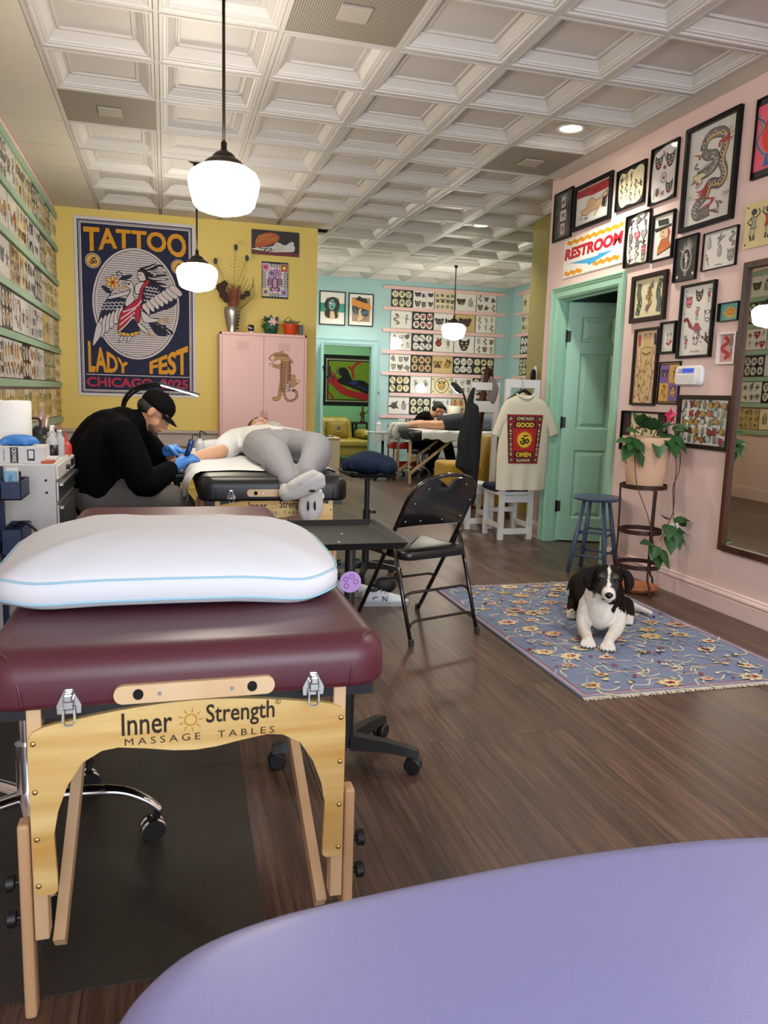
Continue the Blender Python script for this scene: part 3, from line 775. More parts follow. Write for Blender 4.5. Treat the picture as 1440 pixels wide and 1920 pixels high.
NAMES = list(MOT)

def flash_art(a, w, h, style, names, paper, ac, ac2):
    """fill a w x h sheet with inked motifs; styles: open, black (designs cut out of a black ground), big, dots"""
    pal = (I_blk, I_gry, ac, ac2, paper)
    a.rect(-w/2, w/2, -h/2, h/2, I_blk if style == 'black' else paper)
    def put(n, x, y, s):
        MOT[n](a, x, y, s, pal)
        for k in range(9):                      # fine line work over and around the design
            t = R.uniform(0, 6.28); r = s*R.uniform(.15, 1.0); q = s*R.uniform(.12, .28); b = R.uniform(0, 6.28)
            px, py = x+cos(t)*r, y+sin(t)*r
            a.stroke([(px+cos(b+i*.8)*q, py+sin(b+i*.8)*q) for i in range(4)], s*.06, (I_blk, I_gry, paper, I_blk, ac2)[k % 5], 2)
    if style == 'black':
        nx, ny = 3, 2
        for i in range(nx):
            for j in range(ny):
                x, y = (i-1)*w*.318+R.uniform(-.004, .004), (j-.5)*h*.47+R.uniform(-.004, .004)
                a.poly(spline([(x+cos(t)*w*.148*R.uniform(.85, 1.1), y+sin(t)*h*.215*R.uniform(.85, 1.08)) for t in [k*pi/4 for k in range(8)]], 2, True), paper)
                put(names[(i+j*nx) % len(names)], x, y, min(w*.115, h*.17))
    elif style == 'big':
        k = len(names)
        for i in range(min(2, k)):
            x = (-.24+.48*i)*w if k > 1 else 0
            put(names[i], x, 0, min(w*.23 if k > 1 else w*.42, h*.42))
        for i in range(6): a.disc(R.uniform(-.45, .45)*w, R.choice((-.44, .44))*h, .004, None, I_blk, 6)
    elif style == 'wreath':
        a.ring(0, 0, w*.36, h*.45, .014, I_blk); a.ring(0, 0, w*.335, h*.42, .006, ac2)
        put(names[0], 0, 0, h*.33)
        for q in (-1, 1): put(names[-1], q*w*.42, h*.36, h*.1); put(names[-1], q*w*.42, -h*.36, h*.1)
    else:
        nx, ny = (4, 3) if style == 'small' else (3, 2)
        for i in range(nx):
            for j in range(ny):
                x = (i-(nx-1)/2)*w/nx*.96+R.uniform(-.1, .1)*w/nx; y = (j-(ny-1)/2)*h/ny*.96+R.uniform(-.08, .08)*h/ny
                put(names[(i*ny+j) % len(names)] if style != 'mix' else R.choice(names), x, y, min(w/nx, h/ny)*R.uniform(.4, .5))
        for i in range(14): a.disc(R.uniform(-.47, .47)*w, R.uniform(-.47, .47)*h, .0025, None, I_gry, 5)
    return a.clip(w, h)
ORD = ['first', 'second', 'third', 'fourth', 'fifth', 'sixth', 'seventh', 'eighth', 'ninth', 'tenth']
ROW = ['bottom', 'second lowest', 'third lowest', 'third highest', 'second highest', 'top']
PAPN = {'white sheet paper': 'white', 'cream sheet paper': 'cream', 'tan sheet paper': 'tan', 'pale grey sheet paper': 'pale grey'}
M_edge = mat('sheet backing board', '#241f1c', .6)
def flash_sheet(loc, rz, w, h, label, group, style, names, paper, ac, ac2):
    a = Art(); flash_art(a, w-.008, h-.008, style, names, paper, ac, ac2)
    t = thing('flash_sheet', label, 'tattoo flash sheet', loc, rz, group)
    MB().box(-w/2, w/2, 0, .006, -h/2, h/2).build('backing_board', M_edge, t, world=False)
    a.build('print', t, Matrix.Identity(4))
    return t
def rand_style(row=None):
    style = R.choice(['open', 'black', 'open', 'mix', 'big', 'small', 'black', 'open'])
    paper = R.choice([P_white, P_white, P_white, P_cream, P_cream, P_pale, P_tan])
    k = 1 if style == 'wreath' else R.choice((2, 3, 3, 4))
    names = R.sample(NAMES, k)
    ac = R.choice([I_gry, I_gry, I_lgr, I_red, I_gry, I_org, I_lgr]); ac2 = R.choice([I_lgr, I_gry, I_lgr, I_yel, I_grn, I_lgr])
    return style, names, paper, ac, ac2
def desc(style, names, paper):
    return PAPN[paper.name]+' flash sheet of '+names[0]
# left wall: sheets seen edge-on, nine to a row, counted from the yellow wall
SW, SH = .362, .282
for r in range(6):
    zc = (RAILZ[r]+.022+RAILZ[r+1]-.03)/2
    for k in range(9):
        y = 8.70-.185-k*.366
        st = rand_style()
        if r == 0: st = (st[0], st[1], P_cream if k % 2 else P_tan, I_yel, I_brn)
        if r == 1 and k in (4, 6, 7): st = ('mix', ['flower sprays', 'tigers', 'roses'], P_white, I_org, I_yel)
        if r == 4 and k in (6, 7): st = ('big', ['tigers', 'roses'], P_white, I_org, I_yel)
        flash_sheet((XL+.012, y, zc), radians(90), SW, SH-.012, desc(*st[:3])+', '+ORD[k]+' from the yellow corner, '+ROW[r]+' row', 'flash sheets on the left wall', *st)
# blue wall: five to a row
BW = [['open', ['roses', 'masks'], P_white, I_gry, I_lgr]]
for r in range(6):
    zc = (RAILZ[r]+.03+RAILZ[r+1]-.025)/2
    for k in range(5):
        x = 3.462+.181+k*.3625
        st = rand_style()
        fixed = {(5, 0): ('black', ['skulls', 'roses', 'masks'], P_cream, I_lgr, I_lgr), (5, 1): ('open', ['panther heads', 'eagles', 'masks', 'spiders'], P_white, I_gry, I_pur), (5, 2): ('small', ['stars', 'butterflies', 'spiders'], P_cream, I_lgr, I_grn),
                 (5, 3): ('big', ['eagles', 'flower sprays'], P_white, I_yel, I_gry), (5, 4): ('open', ['panther heads', 'snakes', 'roses'], P_white, I_gry, I_lgr),
                 (4, 0): ('big', ['snakes', 'daggers'], P_white, I_gry, I_lgr), (4, 1): ('black', ['roses', 'masks', 'hearts'], P_white, I_red, I_lgr), (4, 2): ('big', ['eagles', 'panther heads'], P_white, I_gry, I_lgr), (4, 3): ('big', ['eagles'], P_tan, I_brn, I_brn), (4, 4): ('mix', ['standing figures', 'panther heads', 'snakes'], P_white, I_lgr, I_lgr),
                 (3, 0): ('open', ['skulls', 'flower sprays', 'roses'], P_white, I_gry, I_lgr), (3, 1): ('black', ['skulls', 'tigers', 'snakes'], P_white, I_lgr, I_lgr), (3, 2): ('big', ['roses', 'standing figures'], P_white, I_red, I_gry), (3, 3): ('big', ['panther heads'], P_white, I_gry, I_lgr), (3, 4): ('open', ['snakes', 'flower sprays', 'masks'], P_white, I_gry, I_lgr),
                 (2, 0): ('open', ['masks', 'roses', 'panther heads'], P_white, I_lgr, I_lgr), (2, 1): ('black', ['roses', 'masks'], P_tan, I_brn, I_org), (2, 2): ('big', ['butterflies', 'roses'], P_tan, I_yel, I_brn), (2, 3): ('black', ['butterflies', 'skulls', 'hearts'], P_white, I_lgr, I_lgr), (2, 4): ('black', ['skulls', 'roses', 'snakes'], P_cream, I_brn, I_lgr),
                 (1, 0): ('black', ['tigers', 'roses', 'standing figures'], P_cream, I_yel, I_lgr), (1, 1): ('big', ['standing figures', 'standing figures'], P_white, I_gry, I_lgr), (1, 2): ('wreath', ['masks', 'stars'], P_cream, I_yel, I_yel), (1, 3): ('open', ['skulls', 'flower sprays', 'masks'], P_white, I_gry, I_lgr), (1, 4): ('black', ['roses', 'hearts', 'masks'], P_cream, I_lgr, I_lgr),
                 (0, 0): ('big', ['roses', 'flower sprays'], P_white, I_gry, I_gry), (0, 1): ('black', ['birds', 'roses', 'skulls'], P_cream, I_lgr, I_grn), (0, 2): ('open', ['spiders', 'roses', 'daggers'], P_white, I_gry, I_lgr), (0, 3): ('mix', ['flower sprays', 'snakes'], P_tan, I_brn, I_red), (0, 4): ('black', ['roses', 'snakes'], P_white, I_lgr, I_lgr)}
        st = fixed.get((r, k), st)
        flash_sheet((x, YB-.012, zc), 0, SW-.006, SH-.004, desc(*st[:3])+', '+ORD[k]+' from the doorway, '+ROW[r]+' row', 'flash sheets on the blue wall', *st)
# side wall of the blue room: two to a row are in view
for r in range(1, 6):
    zc = (RAILZ[r]+.03+RAILZ[r+1]-.025)/2
    for k in range(2):
        y = 11.53-k*.3625
        st = rand_style()
        flash_sheet((5.558, y, zc), radians(-90), SW-.006, SH-.004, desc(*st[:3])+', '+ORD[k]+' from the far corner, '+ROW[r]+' row', 'flash sheets on the right blue wall', *st)
# ================================================================== FRAMED PICTURES, SIGNS, CLOTHS
import numpy as np
class Quad:
    """maps points measured on a flat picture's four corners to metres on that picture"""
    def __init__(self, tl, tr, br, bl, w, h):
        A = []; B = []
        for (x, y), (u, v) in zip((tl, tr, br, bl), ((-w/2, h/2), (w/2, h/2), (w/2, -h/2), (-w/2, -h/2))):
            A += [[x, y, 1, 0, 0, 0, -u*x, -u*y], [0, 0, 0, x, y, 1, -v*x, -v*y]]; B += [u, v]
        self.h = np.linalg.solve(np.array(A, float), np.array(B, float))
    def __call__(self, *p):
        x, y = p if len(p) == 2 else p[0]; h = self.h; d = h[6]*x+h[7]*y+1
        return (float((h[0]*x+h[1]*y+h[2])/d), float((h[3]*x+h[4]*y+h[5])/d))
    def L(self, pts): return [self(q) for q in pts]

M_frblk = mat('black picture frame', '#0b0a09', .4, spec=.25)
M_frbrn = mat('dark brown picture frame', '#24160f', .45, spec=.3)
M_frwht = mat('white picture frame', '#e2d8d2', .45)
M_mountd = mat('dark brown mount board', '#332923', .7)
def glass_mat():
    m = bpy.data.materials.new('picture glass'); m.use_nodes = True; nt = m.node_tree; nt.nodes.clear(); L = nt.links.new
    o = nt.nodes.new('ShaderNodeOutputMaterial'); t = nt.nodes.new('ShaderNodeBsdfTransparent'); g = nt.nodes.new('ShaderNodeBsdfGlossy'); g.inputs['Roughness'].default_value = .0
    f = nt.nodes.new('ShaderNodeFresnel'); f.inputs['IOR'].default_value = 1.5; mx = nt.nodes.new('ShaderNodeMixShader')
    ge = nt.nodes.new('ShaderNodeNewGeometry'); iv = nt.nodes.new('ShaderNodeMath'); iv.operation = 'SUBTRACT'; iv.inputs[0].default_value = 1.0; L(ge.outputs['Backfacing'], iv.inputs[1])
    mu = nt.nodes.new('ShaderNodeMath'); mu.operation = 'MULTIPLY'; L(f.outputs[0], mu.inputs[0]); L(iv.outputs[0], mu.inputs[1])
    L(mu.outputs[0], mx.inputs[0]); L(t.outputs[0], mx.inputs[1]); L(g.outputs[0], mx.inputs[2]); L(mx.outputs[0], o.inputs[0])
    return m
M_glass = glass_mat()
PG = 'framed pictures on the pink wall'
def frame_mesh(w, h, fw, fd):
    mb = MB(); x, z = w/2, h/2
    def loop(i, y): return [(-x+i, y, -z+i), (x-i, y, -z+i), (x-i, y, z-i), (-x+i, y, z-i)]
    b = min(.0025, fw*.2)
    mb.rings([loop(0, 0), loop(0, -fd+b), loop(b, -fd), loop(fw-b, -fd), loop(fw, -fd+b), loop(fw, -.004)], cap0=False, cap1=False)
    mb.add(loop(0, -.001), [(3, 2, 1, 0)])
    return mb
def framed(name, label, loc, rz, w, h, fw, fd, fm, draw, mount=None, mm=None, glass=False, group=PG, cat='picture'):
    t = thing(name, label, cat, loc, rz, group)
    frame_mesh(w, h, fw, fd).build('frame', fm, t, world=False)
    a = Art(); iw, ih = w-2*fw, h-2*fw
    if mount:
        a.rect(-iw/2, iw/2, -ih/2, ih/2, mm); draw(a, iw-2*mount[0], ih-2*mount[1])
    else: draw(a, iw, ih)
    a.clip(iw, ih)
    a.build('print', t, Matrix.Translation((0, -.006, 0)))
    if glass:
        MB().box(-iw/2, iw/2, -fd+.004, -fd+.0055, -ih/2, ih/2).build('glass_pane', M_glass, t, world=False)
    return t
PW = lambda y, z: (XR, y, z)
RZ = radians(-90)
PB = (I_blk, I_gry, I_red, I_lgr, P_white)

def d_strip(a, w, h):
    a.rect(-w/2, w/2, -h/2, h/2, I_blk)
    for k in range(14):
        for s in (-1, 1): a.rect(s*.062-.003, s*.062+.003, -h*.40+k*h*.8/14, -h*.40+k*h*.8/14+.011, P_pale); 
    for k in range(9):
        for s in (-1, 1): a.rect(-.055+k*.0135, -.048+k*.0135, s*h*.43-.004, s*h*.43+.004, P_pale)
    for k, n in ((-1, 'masks'), (0, 'butterflies'), (1, 'roses')):
        q = .034 if k else .046
        a.rect(-q, q, k*.105-.042, k*.105+.042, P_white); a.ring(0, k*.105, .028, .034, .004, I_blk); MOT[n](a, 0, k*.105, .026, PB)
framed('framed_picture', 'narrow black framed strip of three small designs, at the far end of the pink wall', PW(6.0, 2.721), RZ, .304, .39, .012, .02, M_frblk, d_strip, glass=True)

def d_nude(a, w, h):
    a.rect(-w/2, w/2, -h/2, h/2, P_white)
    Q = Quad((578, 410), (1010, 205), (985, 745), (545, 915), w, h)
    a.poly(Q.L([(578, 418), (1010, 222), (1005, 340), (930, 380), (760, 465), (680, 480), (578, 520)]), I_red)
    for k in range(26):
        x, y = R.uniform(600, 990), R.uniform(0, 1); yy = 430-(x-590)*.47+y*75
        u, v = Q(x, yy); a.stroke([(u-.012, v), (u-.004, v+.008), (u+.004, v-.006), (u+.012, v+.004)], .004, I_blk)
    body = [(620, 690), (660, 660), (690, 640), (705, 575), (740, 510), (775, 500), (805, 530), (840, 515), (880, 490), (900, 520), (890, 560), (850, 620), (800, 660), (740, 690), (700, 735), (655, 740), (630, 720)]
    a.shape(Q.L(body), I_skn, I_brn, .005, 3)
    a.stroke(Q.L([(640, 730), (620, 760), (640, 830)]), .016, I_brn, 1); a.stroke(Q.L([(632, 725), (625, 760), (640, 820)]), .009, I_skn, 1)
    a.stroke(Q.L([(860, 610), (820, 680), (795, 745)]), .018, I_brn); a.stroke(Q.L([(860, 610), (820, 680), (797, 738)]), .011, I_skn)
    a.stroke(Q.L([(880, 500), (920, 440), (955, 395), (965, 450), (930, 500)]), .018, I_brn); a.stroke(Q.L([(880, 500), (920, 440), (953, 402), (960, 450)]), .010, I_skn)
    a.disc(*Q(900, 520), .022, .024, I_skn, 12)
    for k in range(16):
        x = R.uniform(905, 965); a.stroke(Q.L([(x, R.uniform(460, 500)), (x-10, 560), (x-R.uniform(10, 40), R.uniform(590, 640))]), .006, I_blk)
    for k in range(14):
        x = R.uniform(580, 780); a.stroke(Q.L([(x, 790-(x-580)*.2), (x-25, 850-(x-580)*.3)]), .003, I_blk, 1)
    a.stroke(Q.L([(565, 880), (985, 720)]), .002, I_gry)
framed('framed_picture', 'black framed ink drawing of a reclining woman on white sheets below red drapery', PW(5.542, 2.72), RZ, .549, .336, .03, .025, M_frblk, d_nude)

def d_cream(a, w, h):
    a.rect(-w/2, w/2, -h/2, h/2, I_blk)
    pts = [(-.45, .30), (-.36, .44), (-.2, .38), (-.05, .46), (.1, .40), (.25, .47), (.4, .42), (.46, .2), (.44, -.15), (.40, -.35), (.2, -.46), (-.1, -.42), (-.3, -.46), (-.42, -.3), (-.46, 0)]
    a.poly(spline([(x*w, y*h) for x, y in pts], 3, True), P_cream)
    for k in range(13):
        x, y = ((k % 5)-2)*w*.17, ((k//5)-1)*h*.27
        R.choice((m_snake, m_dagger, m_figure, m_leaf, m_bird))(a, x, y, h*.12, (I_blk, I_gry, I_red if k % 4 == 0 else I_lgr, I_lgr, P_cream))
framed('framed_picture', 'black framed cream flash sheet with scalloped outline, right of the reclining woman', PW(5.031, 2.717), RZ, .354, .28, .008, .02, M_frblk, d_cream)

def d_panther(a, w, h):
    a.rect(-w/2, w/2, -h/2, h/2, I_blk); a.poly(spline([(-w*.42, -h*.46), (-w*.46, h*.3), (-w*.2, h*.45), (w*.42, h*.46), (w*.46, -h*.3), (w*.3, -h*.46)], 3, True), P_pale)
    p = (I_blk, I_gry, I_red, I_lgr, P_white)
    m_cat(a, -w*.24, h*.24, h*.15, p); m_cat(a, w*.22, h*.22, h*.16, p); m_spider(a, -w*.22, -h*.30, h*.13, p); m_cat(a, w*.24, -h*.28, h*.13, p)
    a.ring(0, -h*.08, w*.12, w*.12, .004, I_blk); m_star(a, 0, -h*.08, w*.08, p); m_dagger(a, 0, h*.3, h*.12, p); m_heart(a, 0, -h*.36, h*.05, p); m_rose(a, w*.02, h*.1, h*.05, p)
framed('framed_picture', 'tall black framed sheet of panther heads, high on the pink wall left of the dragon', PW(4.652, 2.712), RZ, .291, .365, .009, .02, M_frblk, d_panther)

def d_dragon(a, w, h):
    a.rect(-w/2, w/2, -h/2, h/2, P_white)
    Q = Quad((160, 440), (852, 120), (722, 1645), (45, 1850), w, h)
    body = Q.L([(330, 700), (360, 580), (430, 470), (540, 420), (640, 430), (660, 520), (640, 640), (600, 760), (600, 880), (630, 970), (620, 1090), (560, 1170), (470, 1170), (410, 1200), (370, 1330), (300, 1430), (230, 1520), (200, 1600), (235, 1660), (320, 1630), (420, 1580)])
    wd = [.05]*4+[.055]*10+[.045, .04, .04, .035, .03, .02, .012]
    s = spline(body, 4)
    a.stroke(s, .062, I_blk); a.stroke(s, .052, I_gry); 
    a.stroke([(x+.012, y-.008) for x, y in s[4:58]], .014, I_yel)
    for i in range(3, len(s)-8, 4): a.disc(s[i][0]-.005, s[i][1], .013, .016, P_pale, 10, .6); a.disc(s[i][0]-.005, s[i][1], .008, .011, I_blk, 8, .6)
    for i in range(2, len(s)-4, 2):
        d = (s[i+1][0]-s[i][0], s[i+1][1]-s[i][1]); l = math.hypot(*d) or 1; n = (-d[1]/l, d[0]/l)
        a.stroke([(s[i][0]+n[0]*.026, s[i][1]+n[1]*.026), (s[i][0]+n[0]*.044+d[0]/l*.01, s[i][1]+n[1]*.044)], .005, I_gry, 1)
    neck = spline(Q.L([(330, 700), (400, 770), (500, 750), (520, 860), (430, 980), (330, 1040), (240, 1080)]), 4)
    a.stroke(neck, .06, I_blk); a.stroke(neck, .05, I_gry); a.stroke([(x-.006, y-.012) for x, y in neck[6:20]], .012, I_lgr)
    for i in range(3, len(neck)-4, 4): a.disc(*neck[i], .012, .015, P_pale, 10); a.disc(*neck[i], .007, .01, I_blk, 8)
    a.shape(Q.L([(195, 1080), (260, 1040), (350, 1010), (370, 1060), (300, 1110), (320, 1150), (250, 1250), (230, 1240), (240, 1170), (190, 1130)]), P_cream, I_blk, .005)
    a.poly(Q.L([(228, 1180), (275, 1160), (270, 1200), (240, 1222)]), I_red); a.disc(*Q(262, 1070), .008, .006, I_yel, 8)
    for k in range(9): a.stroke(Q.L([(240-k*8, 1140+k*3), (190-k*5, 1190+k*4)]), .003, I_gry, 1)
    for k in range(10): a.stroke(Q.L([(300+k*16, 1010-k*10), (360+k*14, 900-k*12)]), .004, I_gry, 1)
    for pts, ww in (([(570, 640), (580, 560), (660, 530), (790, 370)], .022), ([(600, 545), (680, 480), (745, 310)], .02), ([(640, 545), (720, 520), (790, 465)], .018), ([(480, 1390), (430, 1480), (350, 1520), (265, 1580)], .024),
                    ([(390, 1190), (330, 1280), (260, 1310), (235, 1290)], .024), ([(380, 1260), (310, 1390), (195, 1425)], .024), ([(370, 1300), (290, 1340), (250, 1370)], .018), ([(380, 1400), (450, 1400), (520, 1390)], .016), ([(280, 830), (275, 770), (190, 775)], .018)):
        a.stroke(Q.L(pts), ww, I_red, 1, 4)
    for pts in ([(480, 700), (420, 690), (390, 740)], [(520, 1430), (545, 1500), (540, 1550)], [(560, 1440), (600, 1470)], [(250, 880), (215, 960), (280, 960)]): a.stroke(Q.L(pts), .012, I_gry, 0, 3)
    for k in range(8): a.stroke(Q.L([(400+k*6, 1590), (480+k*12, 1560+k*9), (560, 1585+(k-4)*8)]), .004, I_brn, 1)
    for k in range(3): a.stroke(Q.L([(600, 1310+k*25), (650, 1295+k*25), (735-k*20, 1268+k*26)]), .0025, I_gry, 0, 3); a.stroke(Q.L([(115, 1390+k*22), (180, 1360+k*22)]), .002, I_gry)
framed('framed_picture', 'largest black framed picture, a coiling grey dragon with red flames on white', PW(4.184, 2.595), RZ, .48, .62, .028, .03, M_frblk, d_dragon, glass=True)

def d_pinkart(a, w, h):
    a.rect(-w/2, w/2, -h/2, h/2, I_blk); a.rect(-w/2, w/2, -h*.41, h*.42, mat('hot pink paint', '#e8657c', .5))
    a.disc(-w*.05, h*.02, w*.34, h*.32, mat('vermilion paint', '#e2442f', .5), 30)
    for k in range(3): a.stroke([(-w*.5, h*(.33-.02*k)), (-w*.40+.01*k, h*.15), (-w*.48, -h*.02), (-w*.36, -h*.2), (-w*.3, -h*.22)], .018-.004*k, (I_teal, I_yel, I_blu)[k], 0, 4)
    for x, y in ((-.22, .18), (-.1, .05), (.05, .2), (.15, 0), (-.12, -.08)): a.ring(x*w, y*h, .045, .05, .012, I_blk); a.ring(x*w, y*h, .038, .042, .01, I_yel); a.disc(x*w, y*h, .022, None, I_org, 12)
    a.poly([(-w*.34, -h*.38), (w*.4, -h*.36), (w*.44, -h*.2), (-w*.3, -h*.22)], I_blu)
    for k in range(4): a.disc(-w*.18+k*.08, -h*.28, .04, .03, I_yel, 12); a.ring(-w*.18+k*.08, -h*.28, .04, .03, .006, I_teal)
framed('framed_picture', 'bright pink and orange painting with black edge, cut off at the right border', PW(3.60, 2.671), RZ, .45, .424, .006, .02, M_frblk, d_pinkart)

# RESTROOM sign board
t = thing('restroom_sign', 'hand painted white RESTROOM sign above the mint door, with a blue arrow', 'sign', PW(5.507, 2.358), RZ)
SWd, SHt = .869, .298
MB().bbox(-SWd/2, SWd/2, -.008, 0, -SHt/2, SHt/2, .001).build('board', mat('white sign board', '#eeeae0', .45), t, world=False)
a = Art(); UV = lambda u, v: ((u-.5)*SWd, (v-.5)*SHt)
def wave(u0, u1, v, th, n):
    top = [UV(u0+(u1-u0)*i/n, v+th/2+.028*sin(i*pi/2.0)) for i in range(n+1)]; bot = [UV(u0+(u1-u0)*i/n, v-th/2+.028*sin(i*pi/2.0+.5)) for i in range(n, -1, -1)]
    a.raw(top+bot, [(i, i+1, 2*n-i, 2*n+1-i) for i in range(n)], mat('sign orange', '#e89a1c', .5))
wave(.05, .985, .895, .10, 34); wave(.03, .35, .10, .10, 12); wave(.53, .955, .165, .10, 16)
sr = mat('sign red', '#c2182f', .5); sd = mat('sign shadow red', '#7d1322', .5)
a.text('RESTROOM', .004, (.615-.5)*SHt-.003, .088, sd, w=.83, bold=.05, shear=.15)
a.text('RESTROOM', 0, (.615-.5)*SHt, .088, sr, w=.83, bold=.045, shear=.15)
a.poly([UV(.11, .36), UV(.60, .345), UV(.63, .39), UV(.855, .365), UV(.47, .165), UV(.44, .225)], mat('sign blue', '#43a5d6', .5))
a.build('lettering', t, Matrix.Translation((0, -.0082, 0)))

def d_mid(a, w, h):
    a.rect(-w/2, w/2, -h/2, h/2, I_blk)
    a.poly(spline([(-w*.4, -h*.4), (-w*.44, h*.2), (-w*.25, h*.46), (w*.42, h*.47), (w*.45, -h*.2), (w*.4, -h*.47), (0, -h*.45)], 3, True), P_white)
    for k in range(18):
        x, y = ((k % 3)-1)*w*.28+R.uniform(-.01, .01), ((k//3)-2.5)*h*.155
        R.choice((m_snake, m_dagger, m_heart, m_bird, m_rose, m_mask))(a, x, y, w*.13, (I_blk, I_gry, I_pnk if k % 5 == 0 else I_lgr, I_lgr, P_white))
framed('framed_picture', 'black framed white flash sheet touching the RESTROOM sign, just left of the hatted woman', PW(4.899, 2.337), RZ, .29, .353, .007, .02, M_frblk, d_mid)

def d_hat(a, w, h):
    a.rect(-w/2, w/2, -h/2, h/2, P_white)
    Q = Quad((740, 820), (850, 780), (830, 1045), (722, 1078), w, h)
    a.shape(Q.L([(770, 880), (800, 870), (815, 900), (810, 940), (785, 955), (768, 930)]), I_skn, I_blk, .003)
    a.poly(Q.L([(755, 835), (815, 820), (820, 855), (760, 872)]), I_blk); a.poly(Q.L([(735, 890), (835, 850), (832, 868), (745, 910)]), I_blk)
    a.poly(Q.L([(812, 865), (825, 900), (815, 950), (800, 960), (812, 920)]), I_red)
    a.shape(Q.L([(775, 950), (812, 935), (830, 990), (750, 1045), (755, 1000)]), I_org, I_blk, .004)
    for k in range(7): a.stroke(Q.L([(770+k*7, 955-k*2), (760+k*9, 1010-k*3)]), .004, I_blk)
    a.stroke(Q.L([(750, 1045), (832, 985)]), .008, I_blk); a.disc(*Q(785, 905), .006, None, I_blk, 8); a.stroke(Q.L([(780, 932), (795, 928)]), .005, I_red)
framed('framed_picture', 'black framed portrait of a woman in a black hat and red scarf', PW(4.606, 2.303), RZ, .236, .305, .014, .02, M_frblk, d_hat)

def d_fairy(a, w, h):
    a.rect(-w/2, w/2, -h/2, h/2, mat('charcoal print ground', '#22242a', .4, coat=.5))
    for k in range(24):
        t = R.uniform(0, pi); a.stroke([(cos(t)*.03, h*.12+sin(t)*.03), (cos(t)*R.uniform(.05, .08), h*.2+sin(t)*R.uniform(.05, .09))], .003, P_pale, 1)
    a.ring(0, -h*.02, w*.26, h*.3, .006, I_lgr); a.ring(0, -h*.02, w*.21, h*.26, .004, P_pale)
    m_figure(a, 0, -h*.04, h*.17, (P_pale, I_lgr, P_white, I_lgr, I_lgr)); m_leaf(a, 0, -h*.32, h*.10, (P_pale, I_lgr, P_pale, I_lgr, I_lgr))
    for x, y in ((-.36, -.40), (.36, -.37)): m_star(a, x*w, y*h, .016, (P_white, I_lgr, P_white, P_white, P_white))
framed('framed_picture', 'black picture with a ghostly white figure in an oval, right below the hatted woman', PW(4.346, 2.123), RZ, .223, .275, .006, .02, M_frblk, d_fairy)

def d_spiral(a, w, h):
    a.rect(-w/2, w/2, -h/2, h/2, P_white)
    for k in range(24): a.rect(-w*.48+k*w*.04, -w*.463+k*w*.04, h*.455, h*.49, I_blk)
    for x, y, m in ((-.34, .22, m_leaf), (-.36, -.25, m_dagger), (0, .3, m_bird), (.0, -.05, m_leaf), (.34, .2, m_snake), (.34, -.22, m_mask)): m(a, x*w, y*h, h*.19, (I_gry, I_lgr, I_lgr, I_lgr, P_white))
    a.stroke([(-.03, -h*.42), (0, -h*.41), (.03, -h*.43)], .004, I_blk)
framed('framed_picture', 'spiral notebook page of small grey sketches in a thin black frame', PW(4.036, 2.13), RZ, .298, .223, .006, .018, M_frblk, d_spiral)

# parchment of dancing figures pinned to the wall
t = thing('parchment_print', 'curling cream parchment of inked dancing figures pinned at the right edge', 'print', PW(3.616, 2.2125), RZ)
pm = mat('yellowed parchment', '#dccb92', .7, noise=(14, .06))
MB().grid(lambda u, v: ((u-.5)*.434, -.004-.010*abs(2*u-1)**3-.006*(2*v-1)**4, (v-.5)*.245), 14, 8).build('sheet', pm, t, world=False)
a = Art()
for k in range(4): m_figure(a, -.155+k*.103, .002, .088, (I_blk, I_brn, (I_lgr, I_red, I_lgr, I_red)[k], I_brn, pm))
for x in (-.2, .2):
    for z in (-.1, .1): a.disc(x, z, .006, None, I_blk, 8)
a.v = [(x, y-.010*abs(2*(x/.434))**3-.006*(2*(z/.245))**4, z) for x, y, z in a.v]
a.build('drawing', t, Matrix.Translation((0, -.0045, 0)))

def d_peacock(a, w, h):
    a.rect(-w/2, w/2, -h/2, h/2, P_cream)
    p = (I_gry, I_lgr, I_yel, I_grn, P_cream)
    for s, y0 in ((-1, 1), (1, -1)):
        a.stroke([(s*w*.33, y0*h*.40), (s*w*.36, y0*h*.15), (s*w*.30, -y0*h*.1), (s*w*.38, -y0*h*.42)], .05, I_grn, 0, 4); a.stroke([(s*w*.33, y0*h*.40), (s*w*.36, y0*h*.15), (s*w*.31, 0)], .022, I_gry, 0, 4)
        for k in range(16): a.disc(s*w*.34+R.uniform(-.022, .022), -y0*h*(.02+.025*k), .006, .009, I_blk if k % 2 else I_lgr, 8)
    for x, y, c in ((0, .22, I_yel), (-.02, .0, I_yel), (.04, .1, I_org), (-.03, -.24, I_pnk), (.05, -.12, I_yel), (.08, .3, I_gry)): m_rose(a, x*w, y*h, .028, (I_gry, I_lgr, c, I_grn, P_cream))
    a.stroke([(0, h*.3), (.01, 0), (-.01, -h*.4)], .005, I_grn)
framed('framed_picture', 'dark framed cream print of two peacocks and roses, beside the mint door casing', PW(4.712, 1.9255), RZ, .396, .317, .03, .025, M_frbrn, d_peacock)

